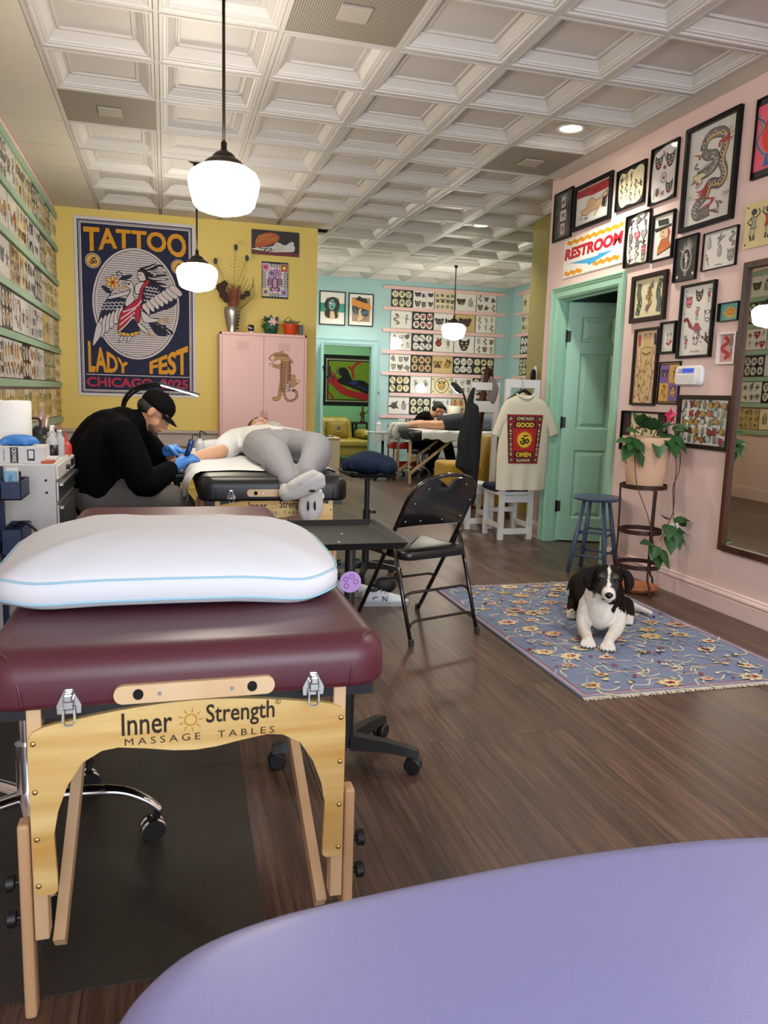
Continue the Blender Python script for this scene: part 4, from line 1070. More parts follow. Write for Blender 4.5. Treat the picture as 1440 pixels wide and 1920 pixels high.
def d_figures(a, w, h):
    a.rect(-w/2, w/2, -h/2, h/2, P_white)
    ks = [(-.30, .28, m_mask, I_pnk), (.02, .36, m_cat, I_org), (.34, .34, m_figure, I_red), (.0, .10, m_figure, I_pnk), (-.28, -.02, m_tiger, I_red), (.34, .05, m_mask, P_white), (-.30, -.30, m_figure, I_pnk), (.02, -.26, m_skull, I_gry), (.34, -.26, m_bird, I_yel), (.02, -.10, m_rose, I_pnk)]
    for x, y, m, c in ks: m(a, x*w, y*h, w*.145, (I_blk, I_gry, c, c, P_white))
    for k in range(9): m_star(a, R.choice((-.4, -.14, .17, .42))*w+R.uniform(-.006, .006), R.uniform(-.38, .45)*h, .009, (I_blk, I_gry, I_gry, I_gry, P_white))
    a.text('Asta Olsen', .01, -h*.44, .014, I_blk, shear=.3)
framed('framed_picture', 'tall black framed white sheet of small pink and red cartoon figures above the keypad', PW(4.1915, 1.73), RZ, .321, .453, .016, .025, M_frblk, d_figures)

# small teal canvas with a golden sun, and a little pink and white frame
def d_sun(a, w, h):
    a.rect(-w/2, w/2, -h/2, h/2, mat('teal canvas paint', '#6fb0a8', .6))
    for k in range(12):
        t = pi*k/11; a.poly([(cos(t-.1)*.024, sin(t-.1)*.022), (cos(t)*.042, sin(t)*.042), (cos(t+.1)*.024, sin(t+.1)*.022)], I_yel)
    a.disc(0, 0, .04, .028, I_yel, 20); a.disc(0, 0, .028, .018, I_org, 18); a.disc(0, 0, .018, .008, I_yel, 14)
    for s in (-1, 1): a.disc(s*.048, -.004, .014, .010, I_yel, 10)
    a.stroke([(-.05, -.026), (0, -.034), (.05, -.026)], .007, I_yel)
framed('canvas_picture', 'tiny teal canvas with a golden sun, beside the mirror frame', PW(3.896, 1.756), RZ, .172, .106, .003, .03, M_frblk, d_sun)
def d_pinkfr(a, w, h):
    a.rect(-w/2, w/2, -h/2, h/2, mat('dusty pink print ground', '#c9a19a', .6, coat=.5))
    m_snake(a, -w*.2, 0, h*.4, (I_red, I_red, I_red, I_red, I_red)); m_leaf(a, w*.18, h*.24, h*.2, (I_gry, I_gry, I_gry, I_gry, I_lgr)); m_dagger(a, w*.18, -h*.22, h*.2, (I_red, I_gry, I_gry, I_gry, I_lgr))
framed('framed_picture', 'little white framed pink print with red and grey designs, below the tiny teal canvas', PW(3.8865, 1.5455), RZ, .153, .183, .012, .028, M_frwht, d_pinkfr)

def d_tall(a, w, h):
    a.rect(-w/2, w/2, -h/2, h/2, I_skn)
    a.stroke([(0, h*.46), (0, h*.3)], .07, I_blk); a.disc(0, h*.36, .04, .05, P_tan, 14); a.shape([(-.07, h*.25), (.07, h*.25), (.055, h*.05), (.08, -h*.1), (.05, -h*.45), (-.05, -h*.45), (-.08, -h*.1), (-.055, h*.05)], P_tan, I_brn, .005, 3)
    for k in range(110):
        x, y = R.uniform(-.48, .48)*w, R.uniform(-.48, .3)*h
        if abs(x) > .08 or y < h*.08: a.stroke([(x, y), (x+R.uniform(-.012, .012), y+.008), (x+R.uniform(-.012, .012), y+.018)], .004, I_brn)
    for x in (-.09, .085): a.stroke([(x, h*.45), (x+.005, h*.3)], .02, I_red if x < 0 else I_blk)
    a.stroke([(-.05, h*.2), (0, h*.17), (.05, h*.2)], .009, I_brn)
framed('framed_picture', 'tall narrow dark framed sepia print of a tattooed woman, next to the mint door', PW(4.6895, 1.461), RZ, .279, .52, .016, .025, M_frbrn, d_tall)
def d_small(a, w, h):
    a.rect(-w/2, w/2, -h/2, h/2, P_white); m_mask(a, .005, 0, .035, (I_blk, I_gry, P_white, I_lgr, P_white)); a.stroke([(-.02, -.03), (.005, -.045), (.035, -.02)], .014, I_red, 0, 3)
    a.stroke([(-w*.4, -h*.4), (-w*.1, -h*.4)], .003, I_gry)
framed('framed_picture', 'small black framed white print of one dark mask with a red scarf', PW(4.459, 1.643), RZ, .164, .206, .014, .025, M_frblk, d_small)
def d_purple(a, w, h):
    a.rect(-w/2, w/2, -h/2, h/2, I_blk)
    p1 = mat('purple paint', '#7c5a9c', .5); p2 = mat('amber paint', '#d3a24a', .5)
    for i in range(2):
        for j in range(2):
            c = p1 if (i+j) % 2 else p2; o = p2 if (i+j) % 2 else p1
            a.rect(-w*.46+i*w*.46, -w*.0+i*w*.46, -h*.44+j*h*.44, j*h*.44, c)
            (m_snake, m_eagle, m_mask, m_dagger)[i*2+j](a, -w*.23+i*w*.46, -h*.22+j*h*.44, w*.19, (I_blk, I_blk, o, c, c))
    for k in range(12):
        for s in (-1, 1): a.rect(-w*.45+k*w*.076, -w*.41+k*w*.076, s*h*.47-.003, s*h*.47+.003, I_yel)
framed('framed_picture', 'purple and amber four part print, partly behind the white alarm keypad', PW(4.4185, 1.35), RZ, .224, .277, .005, .012, M_frblk, d_purple)
def d_roses(a, w, h):
    a.rect(-w/2, w/2, -h/2, h/2, P_white)
    for i in range(7):
        for j in range(5):
            x, y = (i-3)*w*.137+R.uniform(-.006, .006), (j-2)*h*.19+R.uniform(-.006, .006); c = R.choice((I_red, I_red, I_yel, I_org, P_white, I_yel))
            R.choice((m_rose, m_rose, m_rose, m_leaf))(a, x, y, .031, (I_blk, I_gry, c, I_grn, P_white))
framed('framed_picture', 'wide dark framed sheet packed with red and yellow roses, left of the mirror', PW(4.0425, 1.111), RZ, .492, .326, .026, .025, M_frbrn, d_roses)
def d_bouquet(a, w, h):
    a.rect(-w/2, w/2, -h/2, h/2, P_cream)
    for k in range(26):
        t = R.uniform(0, 6.28); r = R.uniform(0, 1)**.6; x, y = cos(t)*r*w*.4, h*.12+sin(t)*r*h*.32
        if k % 3: m_leaf(a, x, y, .016, (I_grn, I_grn, I_red, I_grn, P_cream))
        else: m_rose(a, x, y, .017, (I_blk, I_gry, I_red, I_grn, P_cream))
    for x, y in ((-.03, -.06), (.03, -.06), (0, -.10), (.02, -.14)): m_rose(a, x, y, .03, (I_red, I_red, I_red, I_grn, P_cream))
framed('framed_picture', 'dark framed cream print of a red rose bouquet, behind the potted climbing plant', PW(4.6575, 1.02), RZ, .517, .28, .01, .025, M_frblk, d_bouquet, mount=(.095, .004), mm=M_mountd)

# alarm keypad
t = thing('alarm_keypad', 'white wall alarm keypad with a small blue screen', 'keypad', PW(4.205, 1.3935), RZ)
mb = MB(); rows = []
for y, ins in ((0, .006), (-.012, 0), (-.022, .002), (-.03, .01)): rows.append([(x, y, z) for x, z in rrect(-.13+ins, .13-ins, -.0635+ins, .0635-ins, .03, 5)])
mb.rings([list(reversed(r)) for r in rows]).build('housing', mat('white plastic', '#eceaea', .35), t, world=False, smooth=True, auto=40)
MB().bbox(-.105, .08, -.036, -.029, -.055, .006, .002).build('flap', mat('white plastic flap', '#e3e2e2', .4), t, world=False)
MB().bbox(-.05, .06, -.0335, -.029, .018, .045, .001).build('screen', mat('blue lit screen', '#2c4aa0', .3, emit='#2c4ed0', emit_s=.6), t, world=False)
MB().bbox(-.085, -.06, -.0325, -.029, .02, .026, .0008).bbox(-.085, -.06, -.0325, -.029, .034, .04, .0008).build('button', mat('grey button', '#8d8f96', .5), t, world=False)

# leaning-height wall mirror in a brown wooden frame
M_mframe = wood('brown mirror frame wood', '#2e170e', '#57301d', 9, (1, 1, .1), .4)
t = thing('wall_mirror', 'tall wall mirror in a brown wooden frame, cut off by the right border', 'mirror', PW(3.345, 1.191), RZ)
mw, mh = .90, 1.645
frame_mesh(mw, mh, .038, .03).build('frame', M_mframe, t, world=False)
MB().box(-mw/2+.036, mw/2-.036, -.012, -.006, -mh/2+.036, mh/2-.036).build('mirror_glass', mat('mirror silver', '#e4e8e6', .0, 1.0), t, world=False)

# power outlet with a plug
t = thing('power_outlet', 'white wall outlet with a charger plugged in, behind the hanging leaves', 'outlet', PW(4.24, .435), RZ)
MB().bbox(-.04, .04, -.006, 0, -.06, .06, .002).build('cover_plate', mat('white plastic', '#eceaea', .35), t, world=False)
MB().bbox(.005, .045, -.045, -.006, -.035, .015, .005).build('charger', mat('white plastic', '#eceaea', .35), t, world=False)
MB().tube(spline([(.03, -.04, -.03), (.035, -.05, -.06), (.0, -.05, -.07), (-.05, -.03, -.05)], 4), .0025, seg=6).build('cord', mat('white plastic', '#eceaea', .35), t, world=False)

# dispenser on the olive wall
t = thing('wall_dispenser', 'black rounded dispenser on a white arched plate on the olive wall', 'dispenser', (3.67, 7.33, 1.45), RZ)
mb = MB(); mb.prism([(-.05, -.09), (.05, -.09), (.05, .04)]+[(.05*cos(pi*i/10), .04+.07*sin(pi*i/10)) for i in range(1, 10)]+[(-.05, .04)], -.012).build('plate', mat('white plastic', '#eceaea', .35), t, world=False)
MB().ell((0, -.03, .01), (.034, .03, .07), 14, 10).build('body', M_blk, t, world=False, smooth=True)

# ---- long cloth banner on the yellow wall
t = thing('tattoo_banner', 'long navy cloth banner reading TATTOO LADY FEST on the yellow wall', 'banner', (-.276, YM-.004, 2.032), 0)
bw, bh = 1.203, 1.815
MB().grid(lambda u, v: ((u-.5)*bw, -.005, (v-.5)*bh), 16, 24).build('cloth', mat('white banner cloth', '#d9d4d6', .85, bump=(300, .1)), t, world=False)
N_navy = mat('navy print', '#1b2040', .8); N_gold = mat('gold print', '#d9981f', .75); N_wht = mat('pale print', '#cfc6c8', .8); N_red = mat('crimson print', '#b01f3a', .8); N_ink = mat('banner black print', '#15131c', .8); N_yel = mat('pale gold print', '#dfb055', .8); N_hot = mat('neon pink outline print', '#d8476b', .8)
a = Art()
Qb = Quad((133.3, 397.9), (363.3, 420.8), (363.3, 748.8), (141.7, 739.2), bw, bh)
B1 = lambda pts: [Qb(160+x*.13194, 450+y*.13194) for x, y in pts]     # points on the oval picture
a.rect(-bw/2+.03, bw/2-.03, -bh/2+.03, bh/2-.03, N_navy)
for i, wd in ((.045, .006), (.06, .012)):
    x, z = bw/2-i, bh/2-i
    for p, q in (((-x, z), (x, z)), ((-x, -z), (x, -z)), ((-x, -z), (-x, z)), ((x, -z), (x, z))): a.stroke([p, q], wd, N_wht)
def fan(word, cx, w, y0, y1, f0, f1, m, bold=.03):
    """letters between a lower edge f0(x) and an upper edge f1(x), x running 0..1 across the word"""
    a.text(word, cx, 0, 1.0, m, w=w, bold=bold, warp=lambda x, y, p: (p[0], f0(x)+(f1(x)-f0(x))*y))
top = bh/2-.10
fan('TATTOO', .006, 1.02, 0, 0, lambda x: top-.19-.075*(2*x-1)**2-.007, lambda x: top, N_ink, .045); fan('TATTOO', 0, 1.02, 0, 0, lambda x: top-.19-.075*(2*x-1)**2, lambda x: top, N_gold, .03)
for k in range(64):
    x = -.5+k*.0159; a.stroke([(x, top-.18), (x+.003, top-.168)], .003, N_ink)
fan('LADY', -.295, .40, 0, 0, lambda x: -bh/2+.245+.0*x, lambda x: -bh/2+.57-.22*x, N_gold, .035)
fan('FEST', .318, .40, 0, 0, lambda x: -bh/2+.245, lambda x: -bh/2+.375+.19*x, N_gold, .035)
a.stroke([(-.52, -bh/2+.222), (.53, -bh/2+.222)], .008, N_wht)
a.text('CHICAGO  2025', .0, -bh/2+.145, .098, N_hot, w=1.03, bold=.02); a.text('CHICAGO  2025', .0, -bh/2+.145, .090, N_red, w=1.022, bold=-.004)
for X, Y in ((75, 265), (1300, 375)):
    c = B1([(X, Y)])[0]; a.disc(*c, .076, None, N_wht, 28); a.disc(*c, .068, None, N_ink, 28); a.disc(*c, .062, None, N_yel, 28); a.text('\u0950', c[0], c[1], .075, N_ink, bold=.02)
oc = B1([(695, 905)])[0]; orx, ory = .415, .548
a.disc(*oc, orx+.022, ory+.022, N_wht, 56); a.disc(*oc, orx+.003, ory+.003, N_ink, 56); a.disc(*oc, orx-.004, ory-.004, N_wht, 56)
for k in range(46):
    z = -ory+.03+k*(2*ory-.06)/45; xx = orx*sqrt(max(0, 1-(z/ory)**2))-.02
    a.stroke([(oc[0]-xx, oc[1]+z), (oc[0]+xx, oc[1]+z-.004)], .0055, N_ink)
def sh(pts, fill, w=.007, smooth=3): a.shape(B1(pts), fill, N_ink, w, smooth)
def scal(pts):
    for x, y in pts:
        c = B1([(x, y)])[0]; a.stroke([(c[0]+.017*cos(t), c[1]+.017*sin(t)) for t in [pi+.1+i*(pi-.2)/6 for i in range(7)]], .009, N_wht)
# right wing, left wing
sh([(810, 640), (900, 600), (1020, 640), (1150, 710), (1270, 870), (1180, 960), (1040, 1000), (880, 1050), (770, 960), (790, 800)], N_navy)
for k in range(8):
    x, y = 790+k*56, 985-k*36; sh([(x-20, y-50), (x+50, y-100), (x+95+k*10, y+15), (x+95+k*9, y+60), (x+70+k*6, y+62)], N_wht, .006)
scal([(830+i*48+(j % 2)*22, 640+j*48+i*9) for i in range(4) for j in range(5) if i+j < 6])
sh([(270, 830), (500, 810), (560, 900), (480, 1050), (330, 1080), (160, 1160), (190, 1000)], N_navy)
for k in range(6):
    x = 150+k*58; y = 1150-k*30
    sh([(x, y), (x+55, y-75), (x+60, y+100), (x+20, y+220-k*14), (x-40+k*14, y+300-k*40), (x-20, y+130)], N_wht, .006)
sh([(140, 1150), (200, 1200), (180, 1350), (70, 1490), (90, 1320)], N_wht, .006)
scal([(250+i*62-(j*22), 860+j*44) for i in range(5) for j in range(3)])
# tail and bird legs
for k in range(5): sh([(870, 1160), (980+k*28, 1170+k*30), (1200-k*20, 1300+k*14), (1180-k*36, 1345+k*4), (960, 1280+k*10)], N_wht if k % 2 else N_navy, .006)
for k in range(9): a.disc(*B1([(960+(k % 3)*70, 1220+(k//3)*38)])[0], .014, None, N_ink, 8)
sh([(760, 1000), (830, 1040), (900, 1100), (1010, 1120), (1010, 1150), (900, 1170), (790, 1150)], N_wht)
for pts in ([(1000, 1135), (1080, 1140), (1190, 1120)], [(1080, 1140), (1200, 1190)], [(1080, 1140), (1150, 1080)]): a.stroke(B1(pts), .02, N_ink, 1); a.stroke(B1(pts), .012, N_yel, 1)
sh([(700, 1180), (760, 1190), (870, 1310), (850, 1330), (760, 1270)], N_wht)
for pts in ([(860, 1315), (900, 1350), (970, 1390)], [(900, 1350), (900, 1400)], [(880, 1330), (940, 1320)]): a.stroke(B1(pts), .018, N_ink, 1); a.stroke(B1(pts), .011, N_yel, 1)
# the bird's neck and head
sh([(530, 900), (560, 800), (620, 700), (560, 650), (500, 620), (520, 580), (590, 565), (640, 600), (660, 680), (650, 770), (670, 830), (620, 900), (560, 930)], N_wht)
a.poly(B1([(510, 640), (540, 660), (420, 715)]), N_gold); a.disc(*B1([(570, 608)])[0], .03, .012, N_ink, 14); a.disc(*B1([(565, 608)])[0], .01, .006, N_wht, 8)
# the woman: hair, face, robe, arms
for pts in ([(760, 420), (860, 380), (980, 320)], [(780, 420), (900, 390), (1050, 360), (1070, 400)], [(800, 440), (930, 430), (1130, 460)], [(800, 470), (950, 500), (1150, 490)], [(820, 500), (930, 560), (1170, 550)], [(830, 540), (950, 600), (1130, 630)]):
    a.stroke(B1(pts), .062, N_ink, 1, 4)
for pts in ([(770, 415), (880, 385), (960, 345)], [(810, 440), (940, 430), (1090, 455)], [(820, 490), (930, 545), (1120, 555)], [(900, 450), (965, 470), (960, 500), (940, 490)], [(1000, 380), (1060, 380), (1050, 400)]): a.stroke(B1(pts), .010, N_wht, 0, 4)
sh([(720, 420), (780, 430), (830, 500), (830, 560), (770, 575), (720, 545), (725, 520), (700, 510), (715, 470)], N_wht)
a.poly(B1(spline([(715, 440), (740, 405), (820, 400), (860, 450), (870, 560), (830, 540), (800, 460), (750, 440)], 3, True)), N_ink); a.stroke(B1([(720, 485), (770, 480)]), .007, N_ink); a.stroke(B1([(722, 545), (745, 535)]), .008, N_red)
sh([(690, 620), (760, 585), (830, 600), (790, 720), (700, 760), (670, 680)], N_wht)
sh([(840, 560), (890, 590), (790, 700), (780, 830), (760, 950), (740, 1140), (690, 1160), (660, 1060), (560, 1200), (430, 1310), (450, 1080), (500, 980), (640, 880), (730, 800), (750, 690)], N_red)
for pts in ([(770, 850), (700, 930), (600, 980), (500, 1010)], [(690, 960), (600, 1020), (470, 1110)], [(670, 1020), (560, 1110), (450, 1200)], [(640, 1080), (560, 1180), (440, 1290)]): a.stroke(B1(pts), .012, N_wht, 0, 3)
sh([(640, 1120), (690, 1170), (740, 1310), (600, 1340), (450, 1310), (560, 1210)], N_navy); a.stroke(B1([(450, 1318), (600, 1345), (735, 1308)]), .04, N_ink); a.stroke(B1([(452, 1318), (600, 1345), (733, 1308)]), .028, N_yel)
for x, y in ((480, 1322), (540, 1335), (600, 1338), (660, 1330), (710, 1312)): a.disc(*B1([(x, y)])[0], .007, None, N_ink, 8)
for x in (450, 560): sh([(x+20, 1360), (x+60, 1360), (x+40, 1420), (x-15, 1440), (x, 1410)], N_wht, .006)
sh([(280, 810), (330, 770), (560, 710), (590, 700), (580, 760), (340, 820)], N_wht)
# the flower held up
a.stroke(B1([(300, 790), (340, 720), (370, 650)]), .009, N_ink); a.stroke(B1([(400, 600), (460, 540), (495, 490), (450, 430), (415, 450), (425, 490), (455, 480)]), .009, N_ink, 0, 4)
sh([(200, 630), (300, 670), (330, 740), (260, 720)], N_navy, .006); sh([(470, 540), (520, 490), (640, 485), (560, 545)], N_navy, .006)
for k in range(6):
    t0 = k*pi/3+.5; c = B1([(357, 585)])[0]; a.disc(c[0]+.042*cos(t0), c[1]+.042*sin(t0), .036, .021, N_ink, 12, t0); a.disc(c[0]+.042*cos(t0), c[1]+.042*sin(t0), .030, .016, N_yel, 12, t0)
a.disc(*B1([(357, 585)])[0], .02, None, N_red, 12)
a.build('print', t, Matrix.Translation((0, -.0055, 0)))

# ---- EXPERT TATTOOING sign and scorpion picture above the locker
t = thing('tattooing_sign', 'dark sign reading EXPERT TATTOOING with a reclining tattooed woman, above the pink locker', 'sign', (1.180, YM, 2.823), 0)
MB().bbox(-.259, .259, -.02, 0, -.128, .128, .001).build('board', M_frbrn, t, world=False)
a = Art(); Qs = Quad((92, 65), (1270, 148), (1268, 760), (92, 690), .518, .256)
a.rect(-.259, .259, -.128, .128, mat('sign dark ground', '#2b2325', .5)); a.rect(-.259, .259, -.128, -.094, mat('sign maroon band', '#6f2027', .5))
o1 = mat('sign orange glow', '#b9501f', .5)
a.poly(spline(Qs.L([(180, 440), (260, 230), (560, 150), (770, 230), (740, 360), (500, 480), (220, 530)]), 3, True), o1)
a.text('EXPERT', *Qs(440, 250), .036, I_blk, w=.155, bold=.02, rot=.15, shear=.3); a.text('TATTOOING', *Qs(470, 350), .042, I_blk, w=.25, bold=.02, rot=.2, shear=.3); a.text('TATTOOING', *Qs(466, 346), .040, I_yel, w=.248, bold=.0, rot=.2, shear=.3); a.text('EXPERT', *Qs(436, 246), .033, I_yel, w=.152, rot=.15, shear=.3)
a.poly(spline(Qs.L([(110, 560), (280, 530), (600, 500), (720, 390), (900, 470), (1000, 430), (1130, 330), (1200, 400), (1180, 520), (1120, 630), (900, 640), (640, 645), (400, 620), (120, 580)]), 3, True), P_pale)
for k in range(34): x = R.uniform(290, 640); a.disc(*Qs(x, R.uniform(530, 620)), .008, .005, I_blk, 7, R.uniform(0, 3))
for k in range(6): a.stroke(Qs.L([(700+k*30, 420+k*10), (650+k*45, 620)]), .004, mat('sign green grey', '#8fa08d', .6))
a.poly(spline(Qs.L([(1050, 350), (1130, 310), (1210, 380), (1200, 520), (1250, 640), (1180, 620), (1150, 480), (1090, 470)]), 3, True), I_blk); a.disc(*Qs(1095, 430), .02, .022, P_pale, 12)
a.build('print', t, Matrix.Translation((0, -.0202, 0)))

def d_scorp(a, w, h):
    lil = mat('lilac paint', '#c58fbf', .5); a.rect(-w/2, w/2, -h/2, h/2, I_blk); a.rect(-w/2, w/2, -h*.46, h*.46, P_white)
    n = 18
    for i in range(n):
        for j in range(26):
            if (i+j) % 2 and (i < 3 or i > n-4 or j < 3 or j > 22): a.rect(-w/2+i*w/n, -w/2+(i+1)*w/n, -h*.46+j*h*.92/26, -h*.46+(j+1)*h*.92/26, I_blk)
    a.rect(-w*.31, w*.31, -h*.33, h*.33, P_cream); a.rect(-w*.27, w*.24, -h*.32, h*.31, lil)
    sc = [(0, -h*.10), (0, h*.05), (0, h*.2), (.015, h*.30), (.05, h*.24), (.06, h*.15)]
    a.stroke(sc, .03, I_blk, 0, 4); a.stroke(sc, .018, lil, 0, 4); a.disc(0, -h*.08, .035, .06, I_blk, 14); a.disc(0, -h*.08, .024, .05, lil, 14); a.stroke([(0, -h*.2), (0, h*.02)], .01, I_yel)
    for s in (-1, 1):
        for k in range(4): a.stroke([(s*.02, -h*(.14-.05*k)), (s*.065, -h*(.10-.055*k)), (s*.085, -h*(.17-.05*k))], .010, I_blk)
        a.stroke([(s*.02, -h*.18), (s*.05, -h*.24), (s*.03, -h*.32)], .016, I_blk)
    for x, y, c1, c2 in ((-.36, .36, lil, I_red), (.36, .36, I_red, mat('lemon paint', '#e6dc2a', .5)), (-.36, -.34, I_skn, I_blu), (.36, -.34, mat('sky paint', '#93a6d8', .5), I_red)):
        a.rect(x*w-.04, x*w+.04, y*h-.042, y*h+.042, P_white); a.rect(x*w-.036, x*w+.036, y*h-.038, y*h+.038, c1); a.disc(x*w, y*h, .02, None, c2, 14)
    a.disc(-w*.14, h*.2, .022, None, I_blu, 14)
framed('framed_picture', 'bright checkered picture of a pink scorpion, above the pink locker', (1.177, YM, 2.4305), 0, .288, .385, .004, .02, M_frblk, d_scorp, group='pictures on the yellow and blue walls')

# ---- two portraits on the blue wall
def d_port1(a, w, h):
    a.rect(-w/2, w/2, -h/2, h/2, P_white); Q = Quad((125, 180), (630, 215), (620, 885), (118, 855), w, h)
    a.poly(Q.L([(235, 300), (520, 320), (505, 760), (222, 742)]), P_tan); te = mat('jade paint', '#3f9c86', .5)
    a.poly(Q.L([(122, 410), (625, 445), (622, 632), (120, 600)]), te)
    hair = mat('dark hair paint', '#33302e', .6)
    a.poly(spline(Q.L([(370, 295), (470, 330), (520, 420), (510, 560), (480, 620), (490, 700), (450, 755), (300, 745), (215, 680), (215, 610), (240, 560), (200, 470), (250, 350)]), 3, True), hair)
    a.poly(spline(Q.L([(310, 400), (370, 345), (430, 410), (435, 500), (370, 580), (305, 530)]), 3, True), mat('aqua face paint', '#6fb0a5', .6)); a.poly(Q.L([(330, 595), (410, 600), (430, 755), (320, 750)]), I_skn)
    a.stroke(Q.L([(300, 410), (340, 425), (370, 415)]), .02, P_white); a.disc(*Q(368, 510), .02, .012, hair, 12); a.stroke(Q.L([(310, 400), (430, 408)]), .012, hair)
def d_port2(a, w, h):
    a.rect(-w/2, w/2, -h/2, h/2, P_white); Q = Quad((715, 222), (1205, 255), (1195, 925), (705, 900), w, h)
    a.poly(Q.L([(770, 300), (1150, 325), (1140, 840), (765, 825)]), mat('taupe paint', '#a58a77', .6)); dk = mat('dark hair paint', '#33302e', .6); bl = mat('steel blue paint', '#4d6d85', .6)
    a.poly(spline(Q.L([(850, 340), (920, 275), (990, 320), (1070, 340), (1085, 440), (950, 420), (850, 400)]), 3, True), dk)
    a.poly(spline(Q.L([(780, 480), (900, 520), (1100, 560), (1110, 680), (1050, 720), (900, 660), (820, 660), (775, 560)]), 3, True), dk); a.poly(spline(Q.L([(800, 500), (860, 560), (880, 640), (820, 640)]), 3, True), bl); a.poly(spline(Q.L([(960, 620), (1090, 590), (1100, 660), (980, 690)]), 3, True), bl)
    a.poly(Q.L([(900, 520), (980, 560), (950, 620), (1000, 760), (915, 845), (865, 770), (905, 690)]), I_skn); a.stroke(Q.L([(905, 660), (905, 730), (868, 772), (915, 848), (1070, 740)]), .006, dk)
    a.poly(Q.L([(760, 325), (1165, 470), (1165, 605), (755, 460)]), mat('apricot paint', '#dc9440', .6)); a.disc(*Q(920, 550), .012, .02, I_red, 10)
GB = 'pictures on the yellow and blue walls'
framed('framed_picture', 'black framed portrait crossed by a jade green band, on the blue wall above the doorway', (2.519, YB, 2.532), 0, .413, .51, .014, .02, M_frblk, d_port1, group=GB)
framed('framed_picture', 'black framed portrait crossed by an orange band, on the blue wall above the doorway', (2.976, YB, 2.532), 0, .403, .50, .014, .02, M_frblk, d_port2, group=GB)

# ---- panther tapestry in the green room
t = thing('wall_tapestry', 'black bordered tapestry of a dark panther on a red branch, on the green wall', 'tapestry', (3.40, GREENY-.002, 1.475), 0)
tw, th = 1.07, .955
tk = mat('tapestry black', '#141414', .9); tg = mat('tapestry green', '#6f8f22', .9); tr = mat('tapestry red', '#a5272a', .9); tb = mat('tapestry blue', '#27346e', .9); tl = mat('tapestry pale', '#b9bd9d', .9); td = mat('tapestry dark green', '#3d5c17', .9)
MB().grid(lambda u, v: ((u-.5)*tw, -.006, (v-.5)*th), 14, 10).build('cloth', tk, t, world=False)
a = Art(); Qt = Quad((100, 160), (820, 205), (815, 838), (105, 808), tw, th)
for s in (0, 1):
    for k in range(36): x = -tw/2+.07+k*(tw-.14)/36; a.rect(x, x+.016, (th/2-.10) if s else (-th/2+.075), (th/2-.075) if s else (-th/2+.10), tl)
    for k in range(30): z = -th/2+.07+k*(th-.14)/30; a.rect((tw/2-.10) if s else (-tw/2+.075), (tw/2-.075) if s else (-tw/2+.10), z, z+.016, tl)
a.rect(-tw/2+.125, tw/2-.125, -th/2+.12, th/2-.12, tg)
for k in range(120):
    x, y = R.uniform(-.39, .39), R.uniform(-.32, .34); a.stroke([(x, y), (x+.02, y+R.uniform(-.03, .03))], .005, td)
for pts, w in (([(200, 470), (280, 540), (400, 640), (560, 690), (740, 730)], .13), ([(195, 370), (280, 470), (340, 560)], .05), ([(520, 480), (490, 370), (440, 320)], .045), ([(490, 370), (530, 310), (600, 275)], .05), ([(190, 640), (260, 730)], .04)): a.stroke(Qt.L(pts), w, tr, 0, 4)
a.poly(spline(Qt.L([(310, 380), (340, 340), (400, 340), (440, 380), (480, 460), (510, 500), (640, 510), (745, 590), (745, 680), (640, 660), (560, 620), (420, 570), (340, 540), (300, 500), (360, 450), (330, 430)]), 3, True), tk)
a.poly(spline(Qt.L([(450, 530), (540, 510), (570, 540), (520, 560)]), 3, True), tb); a.stroke(Qt.L([(560, 580), (640, 600), (720, 640)]), .03, tb, 0, 3); a.stroke(Qt.L([(330, 380), (350, 420), (330, 440)]), .012, tb)
a.clip(tw-.02, th-.02).build('print', t, Matrix.Translation((0, -.0065, 0)))
# ================================================================== MASSAGE TABLES
M_beech = wood('pale beech wood', '#d8b487', '#e6c9a0', 5, (1, 1, .07), .45)
M_beech2 = wood('tan beech leg wood', '#c99f74', '#d9b48a', 5, (1, 1, .07), .5)
M_oakp = wood('yellow oak veneer', '#cc9c4e', '#ecce8a', 16, (.07, 1, 1), .42, spec=.4)
M_letter = mat('engraved dark letters', '#2a1a10', .7)
M_sun = mat('engraved golden sun', '#c08a2c', .6)
M_brass = mat('brass screw', '#c9b27a', .3, 1.0)
M_knob = mat('black plastic', '#141416', .45)
M_rubber = mat('dark grey rubber', '#2b2c2e', .6)
def vinyl(name, c): return mat(name, c, .38, spec=.5, noise=(1.5, .04), bump=(420, .10))
def end_panel(mb, cx, y, k=1.0):
    """arched yoke panel between the front legs, front face at y"""
    out = [(-.295, .27), (-.297, .40), (-.298, .55), (-.297, .575), (-.288, .59), (-.27, .598)] + [(-.25+.5*i/14, .603+.026*sin(pi*i/14)) for i in range(15)] + [(.27, .598), (.288, .59), (.297, .575), (.298, .55), (.297, .40), (.295, .27), (.288, .264), (.262, .264), (.255, .27)]
    inn = [(.255, .30), (.258, .385), (.250, .43), (.232, .48), (.205, .523), (.17, .543), (.14, .547), (.09, .54), (.04, .531), (0, .528), (-.04, .531), (-.09, .54), (-.14, .547), (-.17, .543), (-.205, .523), (-.232, .48), (-.250, .43), (-.258, .385), (-.255, .30), (-.255, .27), (-.262, .264), (-.288, .264)]
    mb.prism([(x, z) for x, z in reversed(out+inn)], .012, M=Matrix.Translation((cx, y, 0)))
